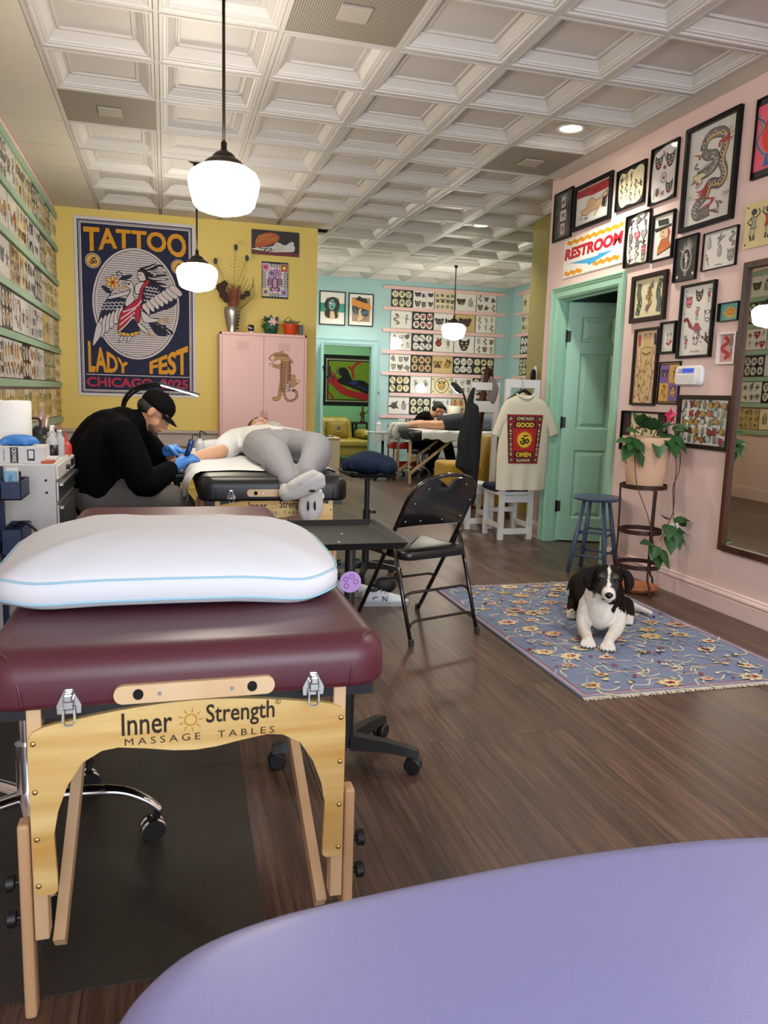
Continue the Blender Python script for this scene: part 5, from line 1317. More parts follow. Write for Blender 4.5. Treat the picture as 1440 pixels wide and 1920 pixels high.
def latch(x, y, z, t):
    b = MB(); b.prism([(-.020, -.022), (.020, -.022), (.021, -.006), (.012, .012), (.006, .024), (-.006, .024), (-.012, .012), (-.021, -.006)], -.004, M=Matrix.Translation((x, y, z)))
    b.bbox(x-.010, x+.010, y-.016, y-.004, z-.012, z+.010, .003)
    b.bbox(x-.008, x+.008, y-.020, y-.008, z+.004, z+.020, .003)
    o = b.build('latch', M_chrome, t)
    MB().tube([(x-.009, y-.011, z-.008), (x-.010, y-.012, z-.034), (x-.006, y-.012, z-.042), (x+.006, y-.012, z-.042), (x+.010, y-.012, z-.034), (x+.009, y-.011, z-.008)], .0022, seg=6).build('wire_loop', M_chrome, o)
def massage_table(label, cx, yf, yr, hw, zt, th, pm, axis_rot=0, letters=True, pivot=None, detail=True, group='folding massage tables'):
    """folding table lying along +y from its end at yf; zt = top of the pad"""
    t = thing('massage_table', label, 'massage table', (cx, (yf+yr)/2, 0), 0, group)
    dz = zt-.742                      # everything under the pad keeps its height below it
    pad = roundbox(MB(), cx-hw, cx+hw, yf, yr, zt-th, zt, .075, .052, .016, 8).build('pad', pm, t, smooth=True, auto=60)
    for s in (-1, 1):
        MB().tube(spline([(cx+s*(hw-.085), yf-.0005, zt-th+.01), (cx+s*(hw-.080), yf+.001, zt-.06), (cx+s*(hw-.062), yf+.018, zt-.014), (cx+s*(hw-.035), yf+.05, zt-.006), (cx+s*(hw-.012), yf+.085, zt-.022), (cx+s*(hw-.001), yf+.10, zt-.06)], 5), .0028, seg=6).build('seam', pm, pad, smooth=True)
    MB().box(cx-hw+.03, cx+hw-.03, yf+.03, yr-.03, zt-th-.025, zt-th+.004).build('frame_rail', M_knob, t)
    for (yy, s2) in ((yf, 1), (yr, -1)):
        for s in (-1, 1):
            xo = cx+s*.300
            f = yy+s2*.045
            MB().bbox(min(xo, xo-s*.026), max(xo, xo-s*.026), f-.018, f+.018, .165+dz*.5, zt-th+.003, .003).build('leg', M_beech, t)
            xl = cx+s*.302
            lg = MB().bbox(min(xl, xl+s*.022), max(xl, xl+s*.022), f-.019, f+.019, 0.0, .405+dz, .006)
            lo = lg.build('leg', M_beech2, t)
            for kz in (.282, .208):
                MB().lathe([(0, 0), (.006, 0), (.006, .008), (.016, .010), (.017, .024), (.012, .027), (0, .027)], M=Matrix.Translation((xl+s*.022, f, kz+dz)) @ Matrix.Rotation(radians(90*s), 4, 'Y'), seg=10).build('knob', M_knob, lo, smooth=True, auto=40)
            MB().bar((xo-s*.040, f+s2*.01, .135+dz*.5), (xo-s*.066, f+s2*.62, zt-th-.03), .022, .034).build('brace', M_beech, t)
    if detail:
        pf = yf+.03-.012
        p = MB(); end_panel(p, cx, pf); p.v = [(x, y, z+dz) for x, y, z in p.v]
        po = p.build('end_panel', M_oakp, t)
        sc = MB()
        for s in (-1, 1):
            for k in range(4): sc.ell((cx+s*.288, pf, .568-.0945*k+dz), (.0055, .004, .0055), 10, 6)
        sc.build('screw', M_brass, po, smooth=True)
        if letters:
            a = Art()
            def sun(x, z, r):
                a.ring(x, z, r*.48, r*.48, r*.10, M_sun, 18)
                for k in range(9):
                    q = 2*pi*k/9; a.stroke([(x+cos(q)*r*.6, z+sin(q)*r*.6), (x+cos(q)*r, z+sin(q)*r)], r*.13, M_sun, 1)
            a.text('Inner', -.088, .591, .045, M_letter, w=.092, bold=.012); sun(-.008, .590, .026); a.text('Strength', .087, .594, .049, M_letter, w=.132, bold=.012)
            a.ring(.160, .613, .0055, .0055, .001, M_letter, 14); a.text('R', .160, .613, .006, M_letter)
            a.text('MASSAGE  TABLES', .012, .556, .014, M_letter, w=.282, space=1.5)
            a.build('lettering', po, Matrix.Translation((0, pf-.0004-(yf+yr)/2, dz)))
        bx = cx+.002
        bd = [(x, z) for x, z in rrect(-.147, .147, -.0175, .0175, .0165, 5)]
        MB().prism(list(reversed(bd)), -.012, M=Matrix.Translation((bx, yf+.001, .660+dz))).build('end_board', M_beech, t)
        for s in (-1, 1):
            eb = MB(); wt = MB()
            eb.prism([(.0095*cos(2*pi*i/16), .0105*sin(2*pi*i/16)) for i in range(16)], .001, M=Matrix.Translation((bx+s*.104, yf-.0116, .660+dz)))
            wt.prism([(.004*cos(2*pi*i/10), .004*sin(2*pi*i/10)) for i in range(10)], .001, M=Matrix.Translation((bx+s*.066, yf-.0122, .659+dz)))
            eb.build('hole_shade_disc', M_dark, t); wt.build('board_screw', M_steel, t)  # flat dark discs paint the shade of holes not cut in the board
        for s in (-1, 1): latch(cx+.002+s*.224, yf+.001, .652+dz, t)
    MB().tube([(cx-.2, (yf+yr)/2, zt-th-.05), (cx-.27, yf+.08, .35+dz)], .002, seg=5).tube([(cx+.2, (yf+yr)/2, zt-th-.05), (cx+.27, yf+.08, .35+dz)], .002, seg=5).build('support_cable', M_steel, t)
    return t
V_burg = vinyl('maroon vinyl', '#56242f'); V_black = vinyl('black vinyl', '#0f0f11'); V_lav = vinyl('lavender vinyl', '#9294c9')
massage_table('maroon massage table with a wooden end panel lettered in script, white pillow on top', .047, 1.43, 3.28, .386, .742, .107, V_burg)
massage_table('black massage table under the client in grey trousers, white sheet over it', .53, 3.85, 5.70, .378, .798, .125, V_black)

# lavender table in the near foreground
t = thing('massage_table', 'lavender massage table in the blurred near foreground, cut off by the bottom border', 'massage table', (.60, .0, 0), 0, 'folding massage tables')
lav = MB(); pts = [(-.065, -.9), (-.068, .40), (-.068, .58), (-.052, .672), (.0, .738), (.08, .772), (.20, .788), (.40, .802), (.55, .803), (.72, .79), (.95, .74), (1.02, .66), (1.04, .5), (1.04, -.9)]
pl = spline(pts, 5)
cxl, cyl = .5, 0
rows = []
for i in range(6):
    an = pi/2*(1-i/5); ins = .015*(1-cos(an)); z = .545+.015*(1-sin(an)); rows.append([(x+(cxl-x)*ins/.54, y+(cyl-y)*ins/.75, z) for x, y in pl])
for i in range(8):
    an = pi/2*i/7; ins = .045*(1-cos(an)); z = .665-.045+.045*sin(an); rows.append([(x+(cxl-x)*ins/.54, y+(cyl-y)*ins/.75, z) for x, y in pl])
rows = [list(reversed(r)) for r in rows]
pad = MB().rings([r[::-1] for r in rows]).build('pad', V_lav, t, smooth=True, auto=60)
MB().tube(spline([(-.066, .28, .60), (-.058, .42, .645), (-.028, .56, .660), (.020, .66, .659), (.075, .735, .63), (.085, .765, .58)], 5), .0028, seg=6).build('seam', V_lav, pad, smooth=True)
for x in (.05, .95):
    for y in (-.8, .62): MB().bbox(x-.012, x+.012, y-.02, y+.02, 0, .55, .004).build('leg', M_beech2, t)

# white gusseted pillow on the maroon table
t = thing('pillow', 'large white pillow with pale blue piping lying on the maroon table', 'pillow', (.015, 1.96, .742))
M_pil = mat('white pillow cotton', '#dfe2e6', .85, noise=(3, .015), bump=(9, .35)); M_pip = mat('pale blue piping', '#9fd0e2', .7)
px0, px1, py0, py1 = -.376, .405, 1.665, 2.29
def pil_loop(s, z, bow=.0):
    """super-elliptic outline of the pillow at scale s"""
    cx, cy, ax, ay = (px0+px1)/2, (py0+py1)/2, (px1-px0)/2, (py1-py0)/2
    out = []
    for k in range(64):
        a = 2*pi*k/64; c, q = cos(a), sin(a); e = .42
        x = math.copysign(abs(c)**e, c); y = math.copysign(abs(q)**e, q)
        out.append((cx+ax*s*x*(1-.05*(1-abs(y))*0), cy+ay*s*y, z+(.006*sin(3*a+1.0)+.004*sin(7*a))*min(1, s*1.0)*(1 if s > .5 else s*1.6)))
    return out
rows = [pil_loop(.62, .7435), pil_loop(.85, .7445), pil_loop(.95, .752), pil_loop(.985, .764), pil_loop(1.0, .778), pil_loop(1.0, .795), pil_loop(.985, .81), pil_loop(.95, .823), pil_loop(.90, .836), pil_loop(.80, .855), pil_loop(.66, .872), pil_loop(.48, .884), pil_loop(.28, .890), pil_loop(.1, .892)]
rows[0] = [(x, y, .7435) for x, y, z in rows[0]]; rows[1] = [(x, y, max(z, .7440)) for x, y, z in rows[1]]
MB().rings(rows).build('cushion', M_pil, t, smooth=True)
for r, o in ((3, .0015), (6, .0015)):
    cxp, cyp = (px0+px1)/2, (py0+py1)/2
    MB().tube([(x+(x-cxp)*.006, y+(y-cyp)*.006, z) for x, y, z in rows[r]], .0022, closed=True, seg=6).build('piping', M_pip, t, smooth=True)

# ================================================================== FLOOR MAT, RUG
t = tag(MB().slab([(-1.04, 1.50), (.20, 1.513), (.247, 3.0), (.25, 4.3), (-1.04, 4.3)], .0005, .0035).build('floor_mat', mat('dark grey vinyl mat', '#37332d', .24, spec=.6, bump=(240, .8))), 'dark grey textured vinyl mat on the floor under the left tables', 'mat')

t = thing('area_rug', 'blue grey floral rug with cream fringed ends, under the dog', 'rug', (2.215, 3.61, 0))
rx0, rx1, ry0, ry1 = 1.642, 2.79, 2.69, 4.535
M_rug = mat('slate blue wool', '#7d89a3', .95, spec=.1, noise=(38, .10), bump=(300, .5)); M_fringe = mat('cream wool fringe', '#cfc6b4', .95, spec=.1, bump=(200, .6))
rc = MB(); 
nx, ny = 24, 40
rc.slab(rrect(rx0, rx1, ry0, ry1, .01, 2), .0005, .009).build('pile', M_rug, t)
fr = MB()
for yy, s in ((ry0, -1), (ry1, 1)):
    for k in range(190):
        x = rx0+.004+(rx1-rx0-.008)*k/189; l = .018+R.uniform(0, .012); fr.bar((x, yy, .006), (x+R.uniform(-.006, .006), yy+s*l, .003), .005, .003)
tag(fr.build('fringe', M_fringe, t), kind='stuff')
a = Art(.000012)
rb_ = lambda n, h: mat(n, h, .95, spec=.1, noise=(60, .08))
r_cr = rb_('rug cream wool', '#ddd2b2'); r_rd = rb_('rug red wool', '#9a3a3c'); r_yl = rb_('rug gold wool', '#d8c084'); r_pk = rb_('rug dusty pink wool', '#c9a098'); r_gn = rb_('rug sage wool', '#8f9a80'); r_dk = rb_('rug dark wool', '#3b3438'); r_lb = rb_('rug pale blue wool', '#9aa5bb')
RWd, RHt = rx1-rx0, ry1-ry0
def frame_line(i, w, m):
    x, y = RWd/2-i, RHt/2-i
    for p, q in (((-x, y), (x, y)), ((-x, -y), (x, -y)), ((-x, -y), (-x, y)), ((x, -y), (x, y))): a.stroke([p, q], w, m)
frame_line(.018, .008, r_pk); frame_line(.03, .004, r_rd); frame_line(.235, .006, r_pk); frame_line(.245, .003, r_dk)
def jag(x, y, rx, ry, m, n=14, rot=0, j=.3):
    pts = []
    for i in range(n*2):
        t_ = pi*i/n; k = 1 if i % 2 == 0 else 1-j; k *= R.uniform(.85, 1.1)
        u, v = cos(t_)*rx*k, sin(t_)*ry*k; pts.append((x+u*cos(rot)-v*sin(rot), y+u*sin(rot)+v*cos(rot)))
    a.poly(pts, m)
def rug_flower(x, y, s):
    ro = R.choice((0, 0, .3, -.3)); c = R.sample([r_cr, r_yl, r_pk, r_gn, r_yl], 2)
    jag(x, y, s, s*.72, c[0], 9, ro); jag(x, y, s*.66, s*.46, c[1], 8, ro); jag(x+s*.1, y, s*.42, s*.28, r_rd, 6, ro); a.disc(x, y, s*.14, s*.10, r_dk if R.random() < .4 else r_cr, 8)
fl = [(i*.185-.46+(.09 if j % 2 else 0), -.84+j*.12) for i in range(6) for j in range(15)]
for x, y in fl:
    if abs(x) > RWd/2-.06 or abs(y) > RHt/2-.06: continue
    for k in range(3):
        b = R.uniform(0, 6.28); a.stroke([(x, y), (x+cos(b)*.06, y+sin(b)*.06), (x+cos(b+.6)*.11, y+sin(b+.6)*.11)], .007, R.choice((r_cr, r_lb, r_cr)), 0, 3)
for x, y in fl:
    if abs(x) > RWd/2-.06 or abs(y) > RHt/2-.06: continue
    if R.random() < .72: rug_flower(x+R.uniform(-.03, .03), y+R.uniform(-.03, .03), R.uniform(.036, .078))
for k in range(280):
    x, y = R.uniform(-.53, .53), R.uniform(-.88, .88); jag(x, y, R.uniform(.008, .022), R.uniform(.006, .013), R.choice((r_rd, r_cr, r_yl, r_pk, r_lb, r_dk, r_cr)), 5, R.uniform(0, 3))
for k in range(160):
    x, y = R.uniform(-.54, .54), R.uniform(-.88, .88); a.stroke([(x, y), (x+R.uniform(.01, .03), y)], .002, r_lb)
a.build('woven_pattern', t, Matrix.Translation((0, 0, .0092)) @ Matrix.Rotation(radians(-90), 4, 'X'))

# ================================================================== CHAIRS, STOOLS, TRAYS
M_gloss = mat('glossy black enamel', '#0c0c0e', .18, spec=.6, coat=.5, coat_rough=.05)
M_bvin = mat('black seat vinyl', '#131315', .33, spec=.6)
# folding chair: local axes u (right) and d (towards its front, away from the camera)
fo = Vector((1.349, 3.545, 0)); ua = Vector((.947, .32, 0)); da = Vector((-.32, .947, 0))
t = thing('folding_chair', 'black folding chair with riveted padded back, left of the rug', 'chair', fo[:])
FCP = lambda u, d, z: tuple(fo+ua*u+da*d+Vector((0, 0, z)))
HW = .212
main = []
def mtube(s):
    pts = [(s*HW, .505, .012), (s*HW, .285, .36), (s*HW*.985, .105, .66)]
    return pts
lft = mtube(-1); top = [(-HW*.94, .055, .745), (-HW*.72, .020, .805), (-HW*.35, .0, .833), (0, -.004, .84), (HW*.35, .0, .833), (HW*.72, .020, .805), (HW*.94, .055, .745)]
path = lft+top+list(reversed(mtube(1)))
s_ = spline([(p[0], p[1], p[2]) for p in path], 5)
MB().tube([FCP(*p) for p in s_], .0115, seg=10).build('main_frame', M_gloss, t, smooth=True)
bk = MB()   # padded back panel following the leaning frame
def bfn(u, v, side):
    z = .565+.255*v; w = HW*(.99-.30*max(0, (v-.35)/.65)**2.2)
    x = (2*u-1)*w; d = .105-(z-.66)*.60
    if v > .8: z -= .045*max(0, 1-abs(x)/.085)**2*((v-.8)/.2)
    bow = .022*(1-(2*u-1)**2)
    return FCP(x, d+bow*0.9+side, z)
nu, nv = 18, 12
for side, fl_ in ((-.011, False), (.013, True)):
    vs = [bfn(i/nu, j/nv, side) for j in range(nv+1) for i in range(nu+1)]
    fs = [(j*(nu+1)+i, j*(nu+1)+i+1, (j+1)*(nu+1)+i+1, (j+1)*(nu+1)+i) for j in range(nv) for i in range(nu)]
    bk.add(vs, [f[::-1] for f in fs] if fl_ else fs)
n0 = (nu+1)*(nv+1)
ed = [i for i in range(nu+1)]+[j*(nu+1)+nu for j in range(1, nv+1)]+[nv*(nu+1)+i for i in range(nu-1, -1, -1)]+[j*(nu+1) for j in range(nv-1, 0, -1)]
bk.f += [(ed[i], ed[i]+n0, ed[(i+1) % len(ed)]+n0, ed[(i+1) % len(ed)]) for i in range(len(ed))]; bk.m += [0]*len(ed)
bo = bk.build('backrest', M_gloss, t, smooth=True, auto=40)
for u, v in ((.10, .12), (.35, .10), (.68, .10), (.93, .16), (.97, .52), (.86, .86), (.48, .86) if False else (.22, .80), (.13, .50)):
    p = bfn(u, v, -.012); MB().ell(p, (.0045,)*3, 8, 6).build('rivet', M_chrome, bo, smooth=True)
# seat
def seat_loop(ins, z): return [FCP(x, d, z) for x, d in rrect(-HW+.012+ins, HW-.012-ins, .085+ins, .475-ins, .055-ins*.5, 6)]
MB().rings([seat_loop(.004, .405), seat_loop(0, .41), seat_loop(0, .44), seat_loop(.006, .448), seat_loop(.05, .458), seat_loop(.12, .461)]).build('seat', M_bvin, t, smooth=True, auto=50)
rl = []
for s in (-1, 1):
    MB().tube([FCP(s*(HW+.004), .172, .512), FCP(s*(HW+.004), .085, .26), FCP(s*(HW+.002), -.002, .012)], .0105, seg=10).build('leg', M_gloss, t, smooth=True)
    MB().lathe([(0, 0), (.014, 0), (.015, .03), (.012, .034), (0, .034)], FCP(s*(HW+.002), -.006, 0), 12).build('rubber_foot', M_rubber, t)
    MB().lathe([(0, 0), (.014, 0), (.015, .03), (.012, .034), (0, .034)], FCP(s*HW, .511, 0), 12).build('rubber_foot', M_rubber, t)
    MB().bar(FCP(s*(HW+.012), .19, .53), FCP(s*(HW+.012), .235, .43), .004, .03).build('hinge_link', M_steel, t)
def stretcher(d, z, r=.0075):
    p = [FCP(-HW, d, z), FCP(-HW+.02, d, z+.022), FCP(-HW+.05, d, z+.03), FCP(HW-.05, d, z+.03), FCP(HW-.02, d, z+.022), FCP(HW, d, z)]
    MB().tube(p, r, seg=8).build('stretcher', M_gloss, t, smooth=True)
stretcher(.075, .215); stretcher(.022, .085); stretcher(.36, .22)

def caster_base(t, x, y, angs, r, m, zh=.085, wheel=.028, name='leg'):
    """star base with a caster under the end of each arm"""
    for an in angs:
        c, s = cos(radians(an)), sin(radians(an))
        lg = MB()
        rows = []
        for k, (q, w, h0, h1) in enumerate(((.02, .026, zh-.03, zh+.02), (r*.6, .021, zh-.022, zh+.012), (r*.92, .02, zh-.026, zh+.002), (r+.015, .016, zh-.03, zh-.006))):
            rows.append([(x+c*q-s*w, y+s*q+c*w, h0), (x+c*q+s*w, y+s*q-c*w, h0), (x+c*q+s*w*.7, y+s*q-c*w*.7, h1), (x+c*q-s*w*.7, y+s*q+c*w*.7, h1)])
        lo = lg.rings(rows).build(name, m, t)
        wx, wy = x+c*r, y+s*r
        cb_ = MB()
        for q in (-.013, .013):
            M = Matrix.Translation((wx-s*q, wy+c*q, wheel)) @ Matrix.Rotation(radians(an), 4, 'Z') @ Matrix.Rotation(radians(90), 4, 'X')
            cb_.lathe([(0, -.009), (wheel*.8, -.009), (wheel, -.004), (wheel, .004), (wheel*.8, .009), (0, .009)], seg=16, M=M)
        cb_.tube([(wx, wy, wheel), (wx, wy, zh-.02)], .008, seg=8).ell((wx, wy, wheel+.012), (.02, .02, .014), 12, 8)
        cb_.build('caster', M_knob, lo, smooth=True, auto=40)
M_blkp = mat('matt black powder coat', '#17181a', .42)
def tray_table(name, label, x0, x1, y0, y1, z, px, py, angs, r, group='black instrument trays'):
    t = thing(name, label, 'tray stand', (px, py, 0), 0, group)
    tr_ = MB()
    def lp(i, zz): return [(x, y, zz) for x, y in rrect(x0+i, x1-i, y0+i, y1-i, .02, 3)]
    tr_.rings([lp(.012, z-.022), lp(0, z-.001), lp(-.004, z), lp(.004, z+.001), lp(.014, z-.014), lp(.02, z-.016)], cap0=True, cap1=True)
    tr_.build('tray', M_blkp, t, smooth=True, auto=30)
    MB().tube([(px, py, .06), (px, py, .46)], .024, seg=16).tube([(px, py, .40), (px, py, z-.02)], .017, seg=16).bbox(px-.06, px+.06, py-.05, py+.05, z-.032, z-.021, .003).build('post', M_blkp, t, smooth=True, auto=40)
    MB().tube([(px+.02, py, .44), (px+.05, py, .44)], .007, seg=8).ell((px+.055, py, .44), (.012,)*3, 10, 6).build('clamp_knob', M_knob, t, smooth=True)
    caster_base(t, px, py, angs, r, M_blkp)
    return t
tt = tray_table('tray_stand', 'empty black tray on a wheeled post, beside the maroon table and folding chair', .30, .722, 2.22, 2.662, .772, .565, 2.36, (-30, 44, 178), .23)
a = Art(); a.disc(0, 0, .035, None, mat('lilac sticker', '#c79be0', .4), 24)
for k in range(4): a.ring(cos(k*1.3)*.018, sin(k*1.3)*.018, .009, .009, .003, I_pur, 12)
a.build('sticker', tt, Matrix.Translation((-.004, -.026, .625)))
for x, y in ((.45, 2.5), (.56, 2.47), (.52, 2.33)):
    tag(MB().lathe([(0, 0), (.004, 0), (.004, .0015), (0, .0015)], (x, y, .7562), 10).build('pill', mat('white tablet', '#e8e8e8', .5)), 'tiny white speck lying in the empty black tray', 'speck', 'white specks in the black tray')
tray_table('tray_stand', 'black tray on a wheeled post, holding the crumpled navy jacket', 1.155, 1.482, 4.87, 5.28, .70, 1.29, 4.95, (-35, 25, 100, 180, 250), .24)

# navy jacket heaped on that tray
M_navy = mat('navy padded cloth', '#18263f', .8, spec=.25, noise=(8, .2), bump=(13, 1.0))
def heap(name, label, cat, c, r, m, seed, n=15, voxel=.012, group=None):
    q = random.Random(seed); parts = [('ell', (c[0], c[1], c[2]+r[2]*.45), (r[0]*.9, r[1]*.9, r[2]*.5))]
    for k in range(n):
        an = q.uniform(0, 6.28); d = q.uniform(.1, .85); x, y = c[0]+cos(an)*r[0]*d, c[1]+sin(an)*r[1]*d
        parts.append(('limb', [(x+q.uniform(-.08, .08)*r[0]*4, y+q.uniform(-.05, .05)*r[1]*4, c[2]+r[2]*q.uniform(.25, .5)), (x, y, c[2]+r[2]*q.uniform(.5, 1.0)*(1-d*.5)), (x+q.uniform(-.08, .08)*r[0]*4, y+q.uniform(-.05, .05)*r[1]*4, c[2]+r[2]*q.uniform(.25, .45))][:3] and [(*p, r[2]*q.uniform(.16, .28)) for p in ((x-q.uniform(.1, .4)*r[0], y-q.uniform(-.3, .3)*r[1], c[2]+r[2]*.3), (x, y, c[2]+r[2]*q.uniform(.45, .85)*(1-d*.4)), (x+q.uniform(.1, .4)*r[0], y+q.uniform(-.3, .3)*r[1], c[2]+r[2]*.3))]))
    def lim(me):
        for v in me.vertices:
            v.co.z = max(v.co.z, c[2]); v.co.x = c[0]+max(-r[0]*1.12, min(r[0]*1.12, v.co.x-c[0])); v.co.y = c[1]+max(-r[1]*1.12, min(r[1]*1.12, v.co.y-c[1]))
    return tag(blob(name, parts, m, voxel=voxel, smooth=4, extra=lim), label, cat, group)
heap('jacket', 'navy blue jacket heaped on the far black tray', 'jacket', (1.325, 5.06, .686), (.155, .17, .165), M_navy, 3, 18)

# blue-grey wooden stool
M_bstool = mat('blue grey stool paint', '#46566e', .4)
t = thing('bar_stool', 'round blue grey wooden stool by the mint door and plant stand', 'stool', (2.955, 4.83, 0))
sx, sy, sz = 2.955, 4.83, .552
MB().lathe([(0, -.03), (.14, -.03), (.165, -.022), (.171, -.010), (.166, -.002), (.15, 0), (0, -.003)], (sx, sy, sz), 36).build('seat', M_bstool, t, smooth=True, auto=50)
FT = [(-.185, .02), (-.015, -.19), (.185, -.02), (.015, .19)]
for fx, fy in FT:
    MB().tube([(sx+fx*.50, sy+fy*.50, sz-.025), (sx+fx*.78, sy+fy*.78, .24), (sx+fx, sy+fy, 0.002)], [.0125, .0175, .014], seg=10).build('leg', M_bstool, t, smooth=True)
for k in range(4):
    (ax, ay), (bx_, by_) = FT[k], FT[(k+1) % 4]
    for z in ((.30, .13) if k % 2 == 0 else (.275, .155)):
        f = .5+.5*(1-z/(sz-.025)); MB().tube([(sx+ax*f, sy+ay*f, z), (sx+bx_*f, sy+by_*f, z)], .0085, seg=8).build('rung', M_bstool, t, smooth=True)

# plant stand, pot, saucer, climbing plant
M_rust = mat('rusty brown iron', '#3a231c', .55, .4)
PX, PY = 2.955, 4.285
t = thing('plant_stand', 'rust brown iron ring plant stand against the pink wall', 'plant stand', (PX, PY, 0))
for z, r in ((.69, .138), (.40, .128), (.175, .135)):
    b = MB(); n = 36
    b.rings([[(PX+(r+o)*cos(2*pi*k/n), PY+(r+o)*sin(2*pi*k/n), z+h) for k in range(n)] for o, h in ((0, -.014), (.004, -.014), (.004, .014), (0, .014), (0, -.014))], cap0=False, cap1=False)
    b.build('ring', M_rust, t, smooth=True, auto=40)
for an in (-120, 0, 120, -60):
    if an == -60: continue
    c, s = cos(radians(an+22)), sin(radians(an+22))
    MB().tube(spline([(PX+c*.146, PY+s*.146, .70), (PX+c*.138, PY+s*.138, .40), (PX+c*.143, PY+s*.143, .14), (PX+c*.150, PY+s*.150, .09), (PX+c*.178, PY+s*.178, .06), (PX+c*.186, PY+s*.186, .02), (PX+c*.196, PY+s*.196, .006), (PX+c*.206, PY+s*.206, .010)], 4), .0068, seg=8).build('leg', M_rust, t, smooth=True)
M_bpot = mat('blush clay pot', '#d9b291', .7, noise=(7, .10)); M_soil = mat('dark soil', '#2b2019', .95)
t = thing('flower_pot', 'blush clay pot standing in the iron plant stand', 'pot', (PX, PY, .66))
MB().lathe([(0, .668), (.105, .668), (.112, .68), (.128, .80), (.142, .92), (.145, .93), (.150, .935), (.157, 1.0), (.155, 1.006), (.146, 1.006), (.140, .97), (0, .96)], (PX, PY, 0), 40, mis=[0]*10+[1]).build('pot_body', [M_bpot, M_soil], t, smooth=True, auto=40)
tag(MB().lathe([(0, .001), (.10, .001), (.118, .012), (.140, .030), (.141, .036), (.132, .036), (.112, .016), (0, .014)], (PX+.0, PY-.0, 0), 36).build('saucer', mat('terracotta', '#b06a44', .65, noise=(9, .08)), smooth=True, auto=40), 'terracotta saucer on the floor under the iron plant stand', 'saucer')
M_leaf = mat('pothos leaf green', '#2f5a2f', .4, noise=(14, .18)); M_leaf2 = mat('variegated leaf', '#9fb56a', .45); M_stem = mat('brown vine stem', '#4a3524', .7); M_petal = mat('magenta petal', '#d8305a', .5)
t = thing('climbing_plant', 'trailing green climbing plant with one magenta bloom, in the blush pot', 'plant', (PX, PY, .96))
def leaf_mesh(mb, p, d, up, l, w):
    d = Vector(d).normalized(); up = Vector(up); s = d.cross(up)
    if s.length < 1e-3: s = Vector((1, 0, 0))
    s.normalize(); n = s.cross(d); p = Vector(p)
    st = [(0, .0), (.06, .62), (.22, .98), (.42, .92), (.65, .62), (.85, .25), (1, 0)]
    vs = []
    for q, k in st:
        dr = -.10*l*q*q
        for e in (-1, 0, 1): vs.append(p+d*l*q+s*w*.5*k*e+n*(dr+(.10*w*k if e else 0)))
    fs = []
    for i in range(len(st)-1):
        for j in range(2): fs.append((i*3+j, i*3+j+1, (i+1)*3+j+1, (i+1)*3+j))
    mb.add(vs, fs)
# (offset x, offset y, z, heading, droop, size)
LV = [(-.07, -.04, 1.06, (-.3, -.5, .5), .13), (-.10, -.06, 1.03, (-1, -.4, .2), .12), (.02, -.06, 1.05, (.3, -1, .45), .13), (.06, -.08, 1.03, (-.2, -1, -.5), .12), (.0, -.12, 1.01, (-.3, -.6, -1), .12), (.07, -.12, 1.02, (.1, -.6, -1), .13), (.11, -.10, 1.02, (.6, -.5, -.8), .12),
      (.13, -.06, 1.05, (1, -.4, .1), .13), (.11, -.09, 1.06, (1, -.6, .3), .10), (-.15, -.08, 1.0, (-.6, -.5, -.5), .10), (-.17, -.08, .95, (-.7, -.3, -.8), .10), (-.14, -.09, .93, (.3, -.5, -1), .10), (-.16, -.1, .98, (.2, -.8, -.6), .09), (-.18, -.07, .98, (-1, -.2, 0), .09), (.09, -.03, 1.04, (.2, -.4, .8), .10), (-.05, -.09, 1.05, (-.3, -.7, .6), .12), (-.02, .03, 1.06, (-.2, .4, .6), .11),
      (.10, -.15, .46, (-.4, -.6, -.6), .10), (.13, -.15, .48, (.7, -.5, .2), .10), (.15, -.15, .43, (.1, -.5, -1), .11), (.17, -.14, .42, (.9, -.5, -.1), .09), (.11, -.16, .40, (-.2, -.5, -1), .11), (.20, -.13, .45, (1, -.2, .6), .09), (.22, -.13, .40, (.8, -.4, -.7), .09), (-.02, -.17, .34, (-1, -.3, .2), .10), (.0, -.17, .31, (.1, -.4, -1), .11), (.03, -.17, .30, (.5, -.4, -.9), .11), (.01, -.17, .33, (-.6, -.4, -.7), .09), (.06, -.16, .50, (-.5, -.4, .3), .09)]
vn = MB()
for pts in ([(-.06, 0, .96), (-.15, -.08, 1.0), (-.155, -.11, .85), (-.13, -.12, .70), (-.06, -.15, .52), (-.02, -.17, .36), (0, -.17, .31)], [(.10, -.03, .97), (.16, -.07, .96), (.19, -.08, .90), (.185, -.09, .80), (.145, -.10, .70), (.13, -.13, .62), (.13, -.15, .50), (.16, -.15, .43)], [(.12, -.08, .97), (.15, -.10, .85), (.14, -.12, .70), (.13, -.14, .55), (.08, -.16, .46), (.03, -.17, .36)], [(-.14, -.05, 1.0), (-.20, -.06, .95), (-.205, -.07, .88), (-.19, -.07, .84)], [(.02, 0, .96), (.05, -.02, 1.06), (.10, -.04, 1.13)]):
    vn.tube([(PX+x, PY+y, z) for x, y, z in spline(pts, 5)], .003, seg=6)
for k in range(7): vn.tube([(PX-.08, PY, .98), (PX-.13-.01*k*.3, PY-.02, 1.05+.01*k), (PX-.17, PY-.03+k*.006, 1.02+.018*k)], .0012, seg=5)
vn.v = [(min(x, XR-.012), y, z) for x, y, z in vn.v]
vn.build('vine', M_stem, t, smooth=True)
for x, y, z, d, l in LV:
    b = MB(); leaf_mesh(b, (PX+x, PY+y, z), d, (0, -.4, 1), l*1.25, l*.95); b.v = [(min(x_, XR-.03-.1*(x_-XR+.03 if x_ > XR-.03 else 0)), y_-(max(0, x_-XR+.03)*.6), z_) for x_, y_, z_ in b.v]; b.build('leaf', M_leaf, t, smooth=True)
b = MB(); 
